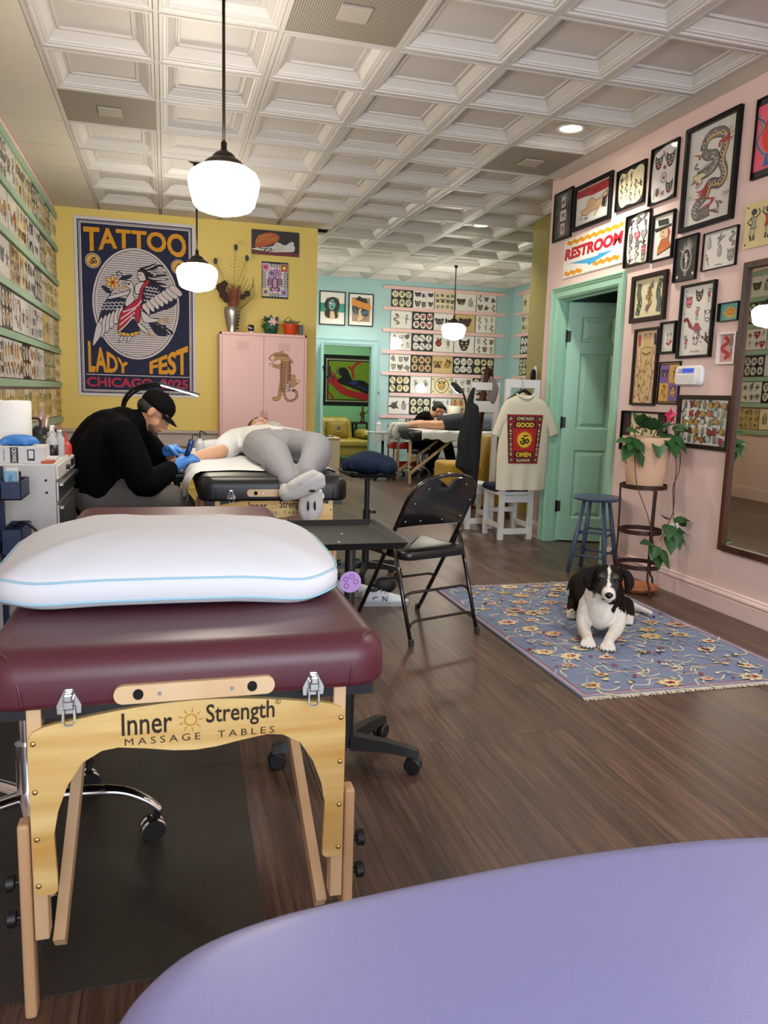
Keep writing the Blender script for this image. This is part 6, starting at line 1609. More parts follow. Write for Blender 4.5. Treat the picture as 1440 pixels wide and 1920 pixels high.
for k in range(5):
    an = 2*pi*k/5+.4; leaf_mesh(b, (PX+.11, PY-.045, 1.14), (cos(an)*.8, -.4, sin(an)*.8), (0, -1, .2), .055, .04)
b.build('bloom', M_petal, t, smooth=True)
b = MB(); leaf_mesh(b, (PX+.13, PY-.08, 1.03), (.6, -.5, .5), (0, -.5, 1), .06, .045); leaf_mesh(b, (PX+.13, PY-.08, 1.02), (.9, -.5, -.2), (0, -.5, 1), .05, .04); b.build('leaf', M_leaf2, t, smooth=True)
# ================================================================== LEFT TATTOOING STATION
M_white = mat('white powder coat', '#d9d8d2', .4); M_navyp = mat('navy powder coat', '#1c2a4e', .4); M_redp = mat('red plastic', '#c0403a', .4)
M_plast = mat('clear plastic film', '#e9edf0', .12, spec=.8, alpha=.35)
M_paper = mat('white paper towel', '#e9e8e3', .9, bump=(160, .3)); M_glove = mat('blue nitrile', '#3f82cf', .45, noise=(20, .08)); M_ctn = mat('white carton', '#dcdcd8', .6)
t = thing('tool_cabinet', 'white steel tool cabinet with open handled drawers, beside the left wall', 'cabinet', (-.76, 4.0, 0))
cx0, cx1, cy0, cy1, cz = -1.04, -.478, 3.68, 4.38, .872
MB().bbox(cx0, cx1, cy0, cy1, .06, cz, .006).build('body', M_white, t)
for z0, z1 in ((.80, .862), (.70, .79), (.42, .685), (.09, .40)):
    d_ = MB().bbox(cx1, cx1+.012, cy0+.03, cy1-.03, z0, z1, .003).build('drawer', M_steel if z0 < .78 else M_white, t)
    if z0 < .78: MB().bbox(cx1+.012, cx1+.032, cy0+.03, cy1-.03, z1-.022, z1-.004, .004).build('handle', M_steel, d_)
    else: MB().tube([(cx1+.012, 4.0, .83), (cx1+.03, 4.0, .83)], .012, seg=12).build('lock', M_knob, d_); MB().bbox(cx1+.012, cx1+.016, 4.18, 4.30, .815, .85, .001).build('badge', M_knob, d_)
for x, z in ((-.515, .80), (-.513, .745)): MB().tube([(x, cy0-.003, z), (x, cy0+.002, z)], .006, seg=10).build('bolt', M_knob, t)
for x in (cx0+.05, cx1-.05):
    for y in (cy0+.06, cy1-.06): MB().lathe([(0, 0), (.03, 0), (.03, .055), (.01, .06), (0, .06)], (x, y, 0), 12).build('caster', M_knob, t)
# things on the cabinet
t = thing('carton', 'long white printed glove carton lying on the white cabinet', 'box', (-.72, 3.80, cz))
MB().bbox(-.97, -.524, 3.715, 3.90, cz, cz+.074, .002).build('box', M_ctn, t)
a = Art(); g_ = mat('carton grey print', '#8d9194', .6); k_ = mat('carton black print', '#2a3236', .6)
for k in range(5): a.rect(-.20, -.02, -.03+k*.014, -.0285+k*.014, g_)
for k, m in enumerate((I_red, I_gry, I_org)): a.rect(-.075+k*.022, -.063+k*.022, .013, .024, m); a.rect(-.072+k*.022, -.066+k*.022, .016, .021, P_white)
a.rect(.085, .118, -.034, .034, k_); a.text('CROWNS', .1015, 0, .018, P_white, w=.06, bold=.02, rot=radians(-90)); a.text('LATEX FREE', .06, 0, .008, k_, w=.055, rot=radians(-90)); a.rect(.155, .185, -.025, .025, k_); a.rect(.16, .18, -.015, .02, P_white)
a.build('print', t, Matrix.Translation((-.747+.72, 3.7145-3.80, .037)))
heap('glove_heap', 'crumpled bright blue gloves on the white carton', 'gloves', (-.635, 3.80, cz+.072), (.085, .05, .055), M_glove, 5, 14, .005)
t = thing('paper_towel_roll', 'tall white paper towel roll on the white cabinet at the left border', 'paper roll', (-.74, 4.02, cz))
MB().lathe([(0, 0), (.105, 0), (.108, .004), (.108, .266), (.104, .27), (.022, .27), (0, .268)], (-.725, 4.03, cz), 40).build('paper', M_paper, t, smooth=True, auto=50)
MB().lathe([(.02, .271), (.021, .272), (.014, .272), (.014, .2695)], (-.725, 4.03, cz), 16).build('core', mat('cardboard', '#a98a66', .8), t)
tag(MB().tube([(-.60, 4.15, cz), (-.57, 4.19, cz+.20)], .012, seg=10).tube([(-.63, 4.16, cz), (-.60, 4.22, cz+.22)], .012, seg=10).build('foil_tube', mat('pinkish foil', '#b59a90', .3, .6), smooth=True), 'two rolled shiny film tubes standing behind the paper towel roll', 'tube')
t = thing('spray_bottle', 'squat black bottle with a bent spout, behind the blue gloves', 'bottle', (-.60, 4.0, cz))
MB().lathe([(0, 0), (.048, 0), (.052, .01), (.052, .085), (.045, .10), (.03, .11), (.03, .14), (.022, .15), (0, .15)], (-.585, 4.06, cz), 20).build('bottle_body', M_knob, t, smooth=True, auto=40)
MB().tube(spline([(-.585, 4.06, cz+.145), (-.585, 4.06, cz+.175), (-.60, 4.05, cz+.188), (-.63, 4.03, cz+.185)], 4), .006, seg=8).build('spout', M_knob, t, smooth=True)
t = thing('bottle', 'clear bottle with black and red label on the white cabinet', 'bottle', (-.52, 3.96, cz))
M_clr = mat('clear bottle plastic', '#d9dcdc', .15, spec=.7, alpha=.6); M_lab = mat('black label', '#18181a', .4)
MB().lathe([(0, 0), (.026, 0), (.027, .005), (.027, .085), (.02, .10), (.010, .112), (.010, .125), (0, .126)], (-.518, 3.93, cz), 20).build('bottle_body', M_clr, t, smooth=True, auto=40)
lb = MB().lathe([(.0275, .008), (.0275, .07)], (-.518, 3.93, cz), 20).build('label', M_lab, t, smooth=True)
MB().lathe([(0, .126), (.011, .126), (.009, .14), (.004, .155), (0, .156)], (-.518, 3.93, cz), 14).build('cap', M_white, t, smooth=True)
for x, y, h, lbx in ((-.505, 4.10, .13, 'small clear bottle behind the black labelled bottle'), (-.545, 4.16, .15, 'taller frosted bottle at the back of the white cabinet')):
    b_ = thing('bottle', lbx, 'bottle', (x, y, cz))
    MB().lathe([(0, 0), (.022, 0), (.023, .004), (.023, h*.7), (.012, h*.8), (.012, h*.9), (0, h*.9)], (x, y, cz), 16).build('bottle_body', M_clr, b_, smooth=True, auto=40)
    MB().lathe([(0, h*.9), (.013, h*.9), (.012, h), (0, h)], (x, y, cz), 14).build('cap', M_white, b_, smooth=True)
t = thing('ink_bottle', 'red squeeze bottle with a thin nozzle on the white cabinet', 'bottle', (-.495, 4.24, cz))
MB().lathe([(0, 0), (.03, 0), (.031, .006), (.031, .045), (.02, .06), (.012, .065), (.006, .10), (.003, .115), (0, .115)], (-.495, 4.24, cz), 18).build('bottle_body', M_redp, t, smooth=True, auto=40)
t = thing('graphic_box', 'black and white splatter print box behind the bottles', 'box', (-.60, 4.26, cz))
MB().bbox(-.66, -.545, 4.24, 4.34, cz, cz+.125, .002).build('box', M_lab, t)
a = Art()
for k in range(16): a.disc(R.uniform(-.045, .045), R.uniform(-.05, .05), R.uniform(.006, .016), R.uniform(.004, .014), P_white, 7, R.uniform(0, 3))
a.build('print', t, Matrix.Translation((-.0025, -.0205, .0625)))
tag(MB().bbox(-.535, -.485, 3.70, 3.78, cz, cz+.012, .003).build('pen_tin', mat('orange tin', '#c2542a', .4)), 'flat orange tin at the front corner of the white cabinet', 'tin')
tag(MB().bbox(-.525, -.485, 3.80, 3.90, cz, cz+.02, .003).build('tissue_pack', M_ctn), 'small white packet beside the orange tin', 'packet')

# navy rolling cart with hanging bins, cut off at the left border
t = thing('rolling_cart', 'navy metal cart with hanging bins at the left border', 'cart', (-.75, 3.30, 0))
for x in (-1.0, -.665):
    for y in (3.16, 3.50): MB().bbox(x-.012, x+.012, y-.012, y+.012, .06, .88, .003).build('post', M_navyp, t)
for z in (.10, .56, .775):
    tr_ = MB(); tr_.bbox(-1.02, -.63, 3.14, 3.52, z, z+.012, .003)
    for q in ((-1.02, -1.01, 3.14, 3.52), (-.64, -.63, 3.14, 3.52), (-1.02, -.63, 3.14, 3.15), (-1.02, -.63, 3.51, 3.52)): tr_.bbox(q[0], q[1], q[2], q[3], z, z+.05, .002)
    tr_.build('shelf', M_navyp, t)
for x in (-1.0, -.66):
    for y in (3.17, 3.49): MB().lathe([(0, 0), (.025, 0), (.028, .02), (.025, .055), (.008, .06), (0, .06)], (x, y, 0), 12).build('caster', M_knob, t)
def bin_(z0, z1, y0, y1, lab):
    b = thing('hanging_bin', lab, 'bin', (-.585, (y0+y1)/2, z0), 0, 'bins on the navy cart')
    m_ = MB(); X0, X1 = -.628, -.553
    m_.bbox(X0, X1, y0, y1, z0, z0+.006, .001); m_.bbox(X0, X0+.004, y0, y1, z0, z1, .001); m_.bbox(X1-.004, X1, y0, y1, z0, z1, .001); m_.bbox(X0, X1, y0, y0+.004, z0, z1-.0, .001); m_.bbox(X0, X1, y1-.004, y1, z0, z1, .001)
    m_.build('bin_body', M_navyp, b)
bin_(.765, .838, 3.29, 3.49, 'upper navy hanging bin holding packets, at the left border')
bin_(.545, .650, 3.27, 3.50, 'lower navy hanging bin at the left border')
for k, (y, h, m) in enumerate(((3.33, .075, mat('pale blue packet', '#7fb0c9', .4)), (3.36, .085, M_ctn), (3.42, .065, M_knob))):
    q = thing('packet', ('pale blue packet standing in the upper navy bin', 'white packet standing in the upper navy bin', 'dark tool pouch standing in the upper navy bin')[k], 'packet', (-.60, y, .772))
    MB().bbox(-.617, -.572, y-.010, y+.010, .772, .772+h+.03, .003).build('sleeve', m, q)
    if k == 0:
        a = Art(); a.text('REGION', 0, 0, .016, mat('navy lettering', '#1d3550', .5), w=.075, rot=radians(90)); a.build('print', q, Matrix.Translation((.006, -.0105, .05)))
t = thing('cable', 'black cable draped over the lower navy bin', 'cable', (-.56, 3.4, .65))
MB().tube(spline([(-.60, 3.38, .645), (-.57, 3.37, .665), (-.54, 3.36, .655), (-.50, 3.34, .62), (-.49, 3.34, .56)], 5), .006, seg=8).build('cord', M_knob, t, smooth=True)

# black tray on a stand behind the artist, white cable, red bins
t = thing('tray_stand', 'black tray on a post between the white cabinet and the seated artist', 'tray stand', (-.50, 5.3, 0), 0, 'black instrument trays')
MB().bbox(-.62, -.30, 5.14, 5.46, .835, .842, .002).bbox(-.62, -.614, 5.14, 5.46, .835, .862, .002).bbox(-.306, -.30, 5.14, 5.46, .835, .862, .002).bbox(-.62, -.30, 5.14, 5.146, .835, .862, .002).bbox(-.62, -.30, 5.454, 5.46, .835, .862, .002).build('tray', M_blkp, t)
MB().tube([(-.40, 5.30, .05), (-.40, 5.30, .835)], .018, seg=12).build('post', M_blkp, t, smooth=True); caster_base(t, -.40, 5.30, (45, 135, 225, 315), .22, M_blkp)
t = thing('charging_cable', 'thin white cable hanging from the black tray', 'cable', (-.45, 5.13, .84))
MB().tube(spline([(-.44, 5.30, .8455), (-.44, 5.16, .8445), (-.44, 5.136, .868), (-.44, 5.125, .84), (-.45, 5.12, .76), (-.46, 5.10, .70), (-.50, 5.05, .66)], 5), .003, seg=6).build('cord', M_white, t, smooth=True)
for z0, lab in ((.64, 'red plastic bin on the wall side of the tool station, lower one'), (.80, 'red plastic bin beside the red ink bottle, upper one')):
    b = thing('storage_bin', lab, 'bin', (-.52, 4.62, z0), 0, 'red bins')
    m_ = MB(); h = .085 if z0 < .7 else .045
    m_.rings([[(x, y, z0) for x, y in rrect(-.575, -.515, 4.50, 4.66, .012, 3)], [(x, y, z0+h) for x, y in rrect(-.59, -.475, 4.48, 4.68, .014, 3)], [(x, y, z0+h) for x, y in rrect(-.584, -.481, 4.486, 4.674, .012, 3)], [(x, y, z0+.006) for x, y in rrect(-.57, -.52, 4.505, 4.655, .01, 3)]])
    m_.build('bin_body', M_redp, b)
tag(MB().bbox(-1.04, -.60, 4.44, 4.70, 0, .62, .004).bbox(-1.04, -.62, 4.44, 4.70, .62, .80, .004).build('bin_rack', M_white), 'white low unit carrying the red bins, behind the tool cabinet', 'unit')

# long LED lamp on a gooseneck, leaning over the artist
t = thing('floor_lamp', 'black gooseneck LED bar lamp arching over the artist', 'lamp', (-.28, 5.05, 0))
MB().lathe([(0, 0), (.13, 0), (.13, .015), (.03, .025), (0, .025)], (-.26, 5.05, 0), 28).build('base', M_blk, t, smooth=True, auto=40)
for o in (0, .012):
    MB().tube(spline([(-.262+o, 5.05, .02), (-.262+o, 5.05, .8), (-.258+o, 5.04, 1.06), (-.235+o, 5.0, 1.16-o), (-.16+o, 4.94, 1.225-o*1.2), (-.06, 4.90, 1.248-o), (.0, 4.89, 1.246-o*.6)], 6), .009, seg=8).build('gooseneck', M_blk, t, smooth=True)
MB().bar((-.035, 4.89, 1.250), (.20, 4.885, 1.188), .032, .013).build('lamp_head', M_blk, t)
MB().bar((-.025, 4.888, 1.2395), (.193, 4.883, 1.1815), .024, .009).build('led_strip', mat('lit LED strip', '#ffffff', .3, emit='#f4f7ff', emit_s=26), t)

# armrest with film-wrapped cushion
t = thing('armrest_stand', 'black armrest stand wrapped in clear film, under the client arm', 'armrest', (.06, 4.70, 0))
roundbox(MB(), -.10, .135, 4.56, 4.80, .705, .745, .03, .015).build('cushion', V_black, t, smooth=True, auto=50)
heapm = MB().grid(lambda u, v: (-.115+.255*u, 4.545+.27*v, .748+.006*sin(u*37)*cos(v*31)+.004*sin(u*71+v*53)), 26, 20)
heapm.build('film_wrap', M_plast, t, smooth=True)
MB().tube([(.06, 4.70, .05), (.06, 4.70, .71)], .02, seg=14).bbox(.02, .10, 4.64, 4.72, .68, .706, .003).build('post', M_blkp, t, smooth=True, auto=40)
caster_base(t, .06, 4.70, (60, 300, 20), .15, M_blkp)

# chrome five-star stool under the maroon table, and the artist's own stool
def chrome_stool(label, x, y, zs, a0, r=.325):
    t = thing('rolling_stool', label, 'stool', (x, y, 0), 0, 'rolling stools')
    MB().lathe([(0, zs-.07), (.15, zs-.07), (.175, zs-.055), (.178, zs-.02), (.16, zs), (0, zs+.004)], (x, y, 0), 32).build('seat', V_black, t, smooth=True, auto=50)
    MB().tube([(x, y, .13), (x, y, .30)], .026, seg=16).tube([(x, y, .28), (x, y, zs-.07)], .014, seg=12).build('gas_column', M_chrome, t, smooth=True, auto=40)
    for k in range(5):
        c, s = cos(radians(a0+72*k)), sin(radians(a0+72*k))
        p = spline([(x, y, .155), (x+c*r*.35, y+s*r*.35, .155), (x+c*r*.7, y+s*r*.7, .150), (x+c*r*.92, y+s*r*.92, .118), (x+c*r*1.03, y+s*r*1.03, .085)], 5)
        lo = MB().tube(p, [.026-.012*i/(len(p)-1) for i in range(len(p))], seg=12, flat=.6).build('leg', M_chrome, t, smooth=True)
        wx, wy = x+c*r, y+s*r; b = MB(); a2 = radians(12+9*k)
        for q in (-.013, .013):
            M = Matrix.Translation((wx-.012*c-sin(a2)*q, wy-.012*s+cos(a2)*q, .034)) @ Matrix.Rotation(a2, 4, 'Z') @ Matrix.Rotation(radians(90), 4, 'X')
            b.lathe([(0, -.009), (.030, -.009), (.034, -.005), (.034, .005), (.030, .009), (0, .009)], seg=24, M=M, mis=[0, 1, 0, 1, 0, 0])
        b.tube([(wx-.012*c, wy-.012*s, .04), (wx, wy, .066), (wx, wy, .10)], .009)
        b.build('caster', [M_knob, M_chrome], lo, smooth=True, auto=40)
chrome_stool('chrome five star stool under the maroon table, black round seat', -.36, 2.06, .50, -4)
chrome_stool('chrome rolling stool carrying the seated artist in black', -.30, 4.60, .505, 20, .26)

# ================================================================== PINK LOCKER AND WHAT STANDS ON IT
M_plock = mat('pink locker enamel', '#e3b7b0', .4); M_plock2 = mat('pink locker inside lines', '#b98a84', .5)
LX0, LX1, LY, LZ = .549, 1.458, 8.30, 1.822
t = thing('locker_cabinet', 'pink metal two door locker with a tiger painted on its right door', 'locker', ((LX0+LX1)/2, 8.52, 0))
MB().bbox(LX0, LX1, LY+.012, 8.75, .10, LZ, .004).bbox(LX0, LX0+.022, LY, LY+.02, .10, LZ, .002).bbox(LX1-.022, LX1, LY, LY+.02, .10, LZ, .002).bbox(LX0, LX1, LY, LY+.02, LZ-.028, LZ, .002).bbox(LX0, LX1, LY, LY+.02, .10, .13, .002).build('body', M_plock, t)
for x in (LX0+.04, LX1-.04):
    for y in (LY+.05, 8.70): MB().tube([(x, y, 0), (x, y, .11)], .016, seg=10).build('leg', M_plock, t)
mid = (LX0+LX1)/2
doors = []
for x0, x1, s in ((LX0+.025, mid-.002, 1), (mid+.002, LX1-.025, -1)):
    d_ = MB().bbox(x0, x1, LY+.001, LY+.013, .135, LZ-.031, .003).build('door', M_plock, t); doors.append(d_)
    lv = MB(); cx_ = x0+(x1-x0)*.5
    for k in range(5): lv.bar((cx_-.06, LY-.001, LZ-.10-k*.017), (cx_+.06, LY-.001, LZ-.10-k*.017), .006, .004)
    lv.build('louvre', M_plock2, d_)
    hx_ = mid-.024 if s > 0 else mid+.024
    h_ = MB().tube(spline([(hx_-.007, LY, .90), (hx_-.007, LY-.02, .91), (hx_-.007, LY-.022, 1.01), (hx_-.007, LY, 1.025)], 3), .004, seg=8).tube(spline([(hx_+.007, LY, .90), (hx_+.007, LY-.02, .91), (hx_+.007, LY-.022, 1.01), (hx_+.007, LY, 1.025)], 3), .004, seg=8).ell((hx_, LY-.01, .895), (.011, .01, .011), 10, 8)
    h_.build('handle', M_plock, d_, smooth=True)
# the tiger: traced to the door's own face
a = Art(); Qd = Quad((624, 205), (1122, 222), (1115, 1440), (632, 1440), mid*0+LX1-.025-mid-.002, 1.0)
zt_, zb_ = 1.79, .877   # heights of the four measured corners on the door
dw = LX1-.025-(mid+.002)
Qd = Quad((626, 190), (1122, 212), (1115, 1440), (632, 1440), dw, 1.0); zs_ = 1.790-.815
T_ = lambda pts: [(u, v*zs_) for u, v in (Qd(*p) for p in pts)]
tg1 = mat('tiger ochre', '#b8854c', .5); tg2 = mat('tiger brown', '#5a3018', .5); tg3 = mat('tiger cream', '#dcc0a4', .5); tgk = mat('tiger black', '#2a1a12', .5)
def tsh(pts, f, w=.004): a.shape(T_(pts), f, tg2, w, 3)
tsh([(690, 480), (740, 420), (820, 400), (850, 375), (870, 410), (930, 460), (985, 530), (975, 548), (940, 530), (960, 600), (955, 690), (945, 760), (900, 830), (870, 880), (850, 960), (830, 1020), (810, 1045), (750, 1050), (735, 1010), (770, 1000), (800, 985), (815, 870), (830, 760), (825, 650), (850, 560), (830, 500), (790, 500), (745, 530), (705, 505)], tg1)
tsh([(850, 560), (800, 570), (760, 560), (725, 545), (700, 560), (705, 585), (740, 600), (790, 615), (840, 625)], tg1); tsh([(735, 545), (705, 560), (705, 585), (735, 595)], tg3)
tsh([(940, 720), (990, 700), (1015, 720), (1010, 770), (1050, 765), (1075, 785), (1040, 820), (1000, 860), (965, 870), (950, 830), (980, 800), (950, 780)], tg1); tsh([(1015, 780), (1050, 765), (1075, 785), (1045, 810)], tg3)
tail = T_([(890, 840), (880, 900), (885, 980), (920, 1040), (980, 1045), (1030, 1000), (1030, 940), (1000, 905), (985, 920)])
a.stroke(tail, .028, tg2, 0, 5); a.stroke(tail, .021, tg1, 0, 5)
ts = spline(tail, 5)
for i in range(1, len(ts)-1, 3): a.stroke([(ts[i][0]-.010, ts[i][1]-.004), (ts[i][0]+.010, ts[i][1]+.006)], .006, tgk)
a.disc(*ts[-3], .014, None, tgk, 10)
a.poly(T_([(700, 480), (740, 450), (760, 490), (740, 525), (710, 505)]), tg3); a.disc(*T_([(755, 445)])[0], .005, None, tgk, 8); a.poly(T_([(692, 478), (705, 470), (708, 488)]), tgk); a.stroke(T_([(705, 505), (740, 500), (765, 480)]), .004, tgk)
for k in range(9): x = 770+k*18; a.stroke(T_([(x, 415), (x+6, 440), (x, 470)]), .010, tgk, 2)
for k in range(16):
    y = 520+k*26; a.stroke(T_([(832, y), (870, y+14), (888, y+18)]), .012, tgk, 1); a.stroke(T_([(957, y), (915, y+14), (892, y+18)]), .012, tgk, 1)
a.stroke(T_([(890, 520), (885, 640), (880, 760), (875, 820)]), .006, tgk)
for k in range(7): a.stroke(T_([(812, 850+k*20), (850, 862+k*20)]), .011, tgk, 2); a.stroke(T_([(770+k*10, 570), (775+k*10, 608)]), .009, tgk, 2)
for k in range(5): a.stroke(T_([(950+k*10, 740+k*24), (990+k*3, 750+k*22)]), .010, tgk, 2)
for k in range(6): a.stroke(T_([(915+k*9, 450+k*13), (900+k*11, 480+k*13)]), .010, tgk, 2)
a.build('tiger_painting', doors[1], Matrix.Translation(((mid+.002+LX1-.025)/2-(LX0+LX1)/2, LY+.0005-8.52, .815+zs_/2)))

def on_locker(name, label, cat, x, y): return thing(name, label, cat, (x, y, LZ))
t = on_locker('flower_vase', 'tall silver vase on the pink locker, holding dried flowers and peacock feathers', 'vase', .69, 8.52)
M_silv = mat('hammered silver', '#b9b2a5', .28, .9, bump=(30, .4))
MB().lathe([(0, 0), (.045, 0), (.05, .006), (.047, .02), (.062, .09), (.078, .17), (.085, .22), (.083, .255), (.072, .27), (.066, .265), (.07, .24), (0, .22)], (.69, 8.52, LZ), 36).build('vase_body', M_silv, t, smooth=True, auto=60)
for k in range(6): MB().ell((.69+.082*cos(-.4+k*.01)*(.80+.04*k), 8.52-.03, LZ+.05+k*.035), (.010,)*3, 8, 6).build('stud', M_bronze, t, smooth=True)
t = on_locker('dried_bouquet', 'dried brown flowers with peacock feathers standing in the silver vase', 'dried flowers', .69, 8.52)
M_dry = mat('dried brown stems', '#6a5a2e', .8); M_dry2 = mat('dried rust grass', '#8a5138', .85); M_dry3 = mat('dried dark petals', '#3f2c22', .85); M_fe = mat('peacock eye', '#1d2a24', .5); M_barb = mat('feather barbs', '#6b642f', .7)
Z0 = LZ+.24
g = MB()
for k in range(60):
    x = .70+R.uniform(-.075, .075); y = 8.51+R.uniform(-.04, .04); g.tube([(.69+(x-.69)*.35, y, Z0-.05), (x, y, Z0+.12), (x+R.uniform(-.03, .03), y+R.uniform(-.02, .02), Z0+R.uniform(.18, .27))], .0035, seg=5)
g.build('grass_tuft', M_dry2, t)
for (x, z, dx) in ((.73, 2.70, .0), (.52, 2.545, -.03), (.845, 2.60, .04)):
    f = MB(); st = spline([(.69, 8.52, Z0-.05), (.69+(x-.69)*.35, 8.51, Z0+.25), (x, 8.50, z)], 12)
    f.tube(st, .002, seg=5)
    for i in range(8, len(st)):
        p = st[i]; l = .055 if i < len(st)-6 else .03
        for s in (-1, 1): f.tube([p, (p[0]+s*l*.7+dx*.3, p[1]-.004, p[2]+l*.5), (p[0]+s*l+dx*.3, p[1], p[2]+l*.45)], .0011, seg=4)
    fo_ = f.build('feather', M_barb, t)
    MB().ell((x, 8.497, z), (.020, .003, .033), 12, 8).build('eye_spot', M_fe, fo_, smooth=True)
for k in range(9):
    an = .15+k*.14; MB().tube(spline([(.70, 8.52, Z0-.05), (.75+.02*k, 8.51, Z0+.14), (.80+.045*sin(an*3)+.018*k, 8.50, Z0+.30+.06*cos(k))], 5), .0026, seg=5).build('stem', M_dry, t)
for x, z, r in ((.575, 2.28, .05), (.60, 2.21, .045), (.63, 2.17, .04), (.845, 2.235, .032), (.61, 2.32, .035), (.80, 2.20, .03)):
    b = MB()
    for k in range(10): M = Matrix.Translation((x, 8.48, z)) @ Matrix.Rotation(k*.7, 4, 'Y') @ Matrix.Rotation(k*1.3, 4, 'X'); b.ell((r*.35, 0, 0), (r*.75, r*.3, r*.5), 8, 5, M=M)
    b.build('dried_bloom', M_dry3, t, smooth=True)
t = on_locker('camera_cube', 'small black cube camera on a white foot, on the pink locker', 'camera', .885, 8.47)
MB().bbox(.852, .918, 8.44, 8.50, LZ+.028, LZ+.095, .014).build('camera_body', M_gloss, t, smooth=True, auto=30); MB().bbox(.868, .905, 8.455, 8.49, LZ, LZ+.028, .004).build('foot', M_white, t)
t = on_locker('leafy_planter', 'dark green leafy planter with a pink flower, on the pink locker', 'plant', 1.10, 8.50)
M_ivy = mat('deep green foliage', '#1f5a3a', .5, noise=(30, .2)); M_pkfl = mat('pale pink petal', '#e5b5bb', .5)
MB().lathe([(0, 0), (.06, 0), (.075, .06), (.08, .12), (0, .12)], (1.10, 8.50, LZ), 20).build('planter_body', M_ivy, t, smooth=True)
fo_ = MB()
for k in range(46):
    an, z = R.uniform(0, 6.28), R.uniform(.0, .17); rr_ = .078+.012*sin(z*20); leaf_mesh(fo_, (1.10+cos(an)*rr_*.9, 8.50+sin(an)*rr_*.7, LZ+.02+z*.85), (cos(an), sin(an), .7), (0, 0, 1), .045, .035)
tag(fo_.build('foliage', M_ivy, t, smooth=True), kind='stuff')
for s in (-1, 0, 1): q = MB(); leaf_mesh(q, (1.10+s*.03, 8.48, LZ+.13), (s*.7, -.1, 1), (0, -1, .2), .085, .06); q.build('leaf', M_ivy, t, smooth=True)
q = MB()
for k in range(6): an = k*pi/3; leaf_mesh(q, (1.11, 8.425, LZ+.135), (cos(an), -.15, sin(an)), (0, -1, .1), .052, .032)
q.build('bloom', M_pkfl, t, smooth=True)
t = on_locker('succulent_pot', 'bright orange pot with a pale succulent, on the pink locker', 'plant', 1.31, 8.48)
MB().lathe([(0, 0), (.07, 0), (.074, .008), (.062, .014), (.072, .05), (.086, .10), (.088, .118), (.082, .122), (.076, .10), (0, .095)], (1.31, 8.48, LZ), 30).build('pot_body', mat('orange glazed clay', '#d0461a', .35), t, smooth=True, auto=50)
M_suc = mat('pale succulent', '#8d9a6a', .5)
q = MB()
for k in range(22): an = k*2.4; l = .03+.0015*k; leaf_mesh(q, (1.325+cos(an)*.02*(k % 5)*.6, 8.46, LZ+.115+.002*(k % 7)), (cos(an), sin(an)*.6-.3, .5+.03*(k % 4)), (0, 0, 1), l+.03, .028)
tag(q.build('rosette', M_suc, t, smooth=True), kind='stuff')
for k in range(3): MB().tube(spline([(1.28, 8.48, LZ+.11), (1.255-.01*k, 8.46, LZ+.15), (1.25+.02*k, 8.45, LZ+.175+.012*k)], 4), .005, seg=6).build('tendril', M_suc, t, smooth=True)
tag(MB().bbox(1.392, 1.442, 8.44, 8.50, LZ, LZ+.118, .004).build('speaker_box', mat('grey speaker', '#5d5c5e', .6)), 'slim grey box speaker right of the orange pot', 'speaker')

# ================================================================== GREEN ROOM
tag(MB().bbox(2.262, 2.492, 11.23, 11.88, 0, .55, .004).bbox(2.255, 2.50, 11.22, 11.90, .55, .575, .004).build('low_desk', mat('cream desk laminate', '#bdb094', .5)), 'narrow cream desk beside the pale blue door', 'desk')
tag(MB().bbox(2.30, 2.36, 11.4, 11.5, .575, .595, .004).bbox(2.38, 2.44, 11.42, 11.46, .575, .588, .003).build('desk_clutter', M_knob), 'small dark objects lying on the cream desk', 'object')
M_broc = mat('yellow brocade', '#c2aa4c', .42, noise=(26, .22), spec=.5); M_dleg = mat('dark wood leg', '#2a1a12', .5)
t = thing('armchair', 'yellow brocade armchair against the green wall', 'armchair', (3.02, 13.8, 0))
ax0, ax1 = 2.55, 3.58
bk_ = blob('backrest', [('limb', [(2.72, 14.02, .35, .13), (2.70, 14.06, .68, .12)], ), ('limb', [(3.22, 14.02, .35, .13), (3.20, 14.06, .68, .12)]), ('ell', (2.96, 14.03, .50), (.34, .13, .30)), ('limb', [(2.72, 14.06, .70, .10), (3.20, 14.06, .70, .10)])], M_broc, t, voxel=.025, smooth=4)
roundbox(MB(), 2.62, 3.52, 13.35, 14.05, .14, .30, .06, .02).build('base', M_broc, t, smooth=True, auto=50)
roundbox(MB(), 2.70, 3.50, 13.30, 13.95, .30, .42, .07, .045, .03).build('seat_cushion', M_broc, t, smooth=True, auto=50)
for x in (2.62, 3.46):
    MB().tube(spline([(x, 14.0, .50), (x, 13.7, .52), (x, 13.45, .51), (x, 13.40, .47)], 5), .085, seg=14).build('arm', M_broc, t, smooth=True)
for x in (2.68, 3.46):
    for y in (13.42, 13.98): MB().tube([(x, y, .15), (x, y, 0)], [.025, .016], seg=10).build('leg', M_dleg, t)
t = thing('cushion', 'patterned yellow cushion with a medallion on the brocade armchair', 'cushion', (2.99, 13.84, .43))
M45 = Matrix.Translation((3.0, 13.80, .575)) @ Matrix.Rotation(radians(-20), 4, 'X')
cu = MB(); cu.rings([[(x*k, y_, z*k) for x, z in rrect(-.21, .21, -.16, .16, .05, 5)] for k, y_ in ((.75, .06), (.95, .03), (1, 0), (.95, -.03), (.75, -.06), (.4, -.075))], M=M45)
cu.build('cover', mat('gold damask', '#a98a34', .6, noise=(60, .3)), t, smooth=True)
a = Art(); 
for r_, m in ((.085, I_brn), (.078, M_broc), (.062, I_brn), (.056, mat('gold damask', '#a98a34')), (.04, I_brn)): a.disc(.02, 0, r_, r_, m, 24)
a.v = [(x, y, z) for x, y, z in a.v]; Mi = WM[t.name].inverted()
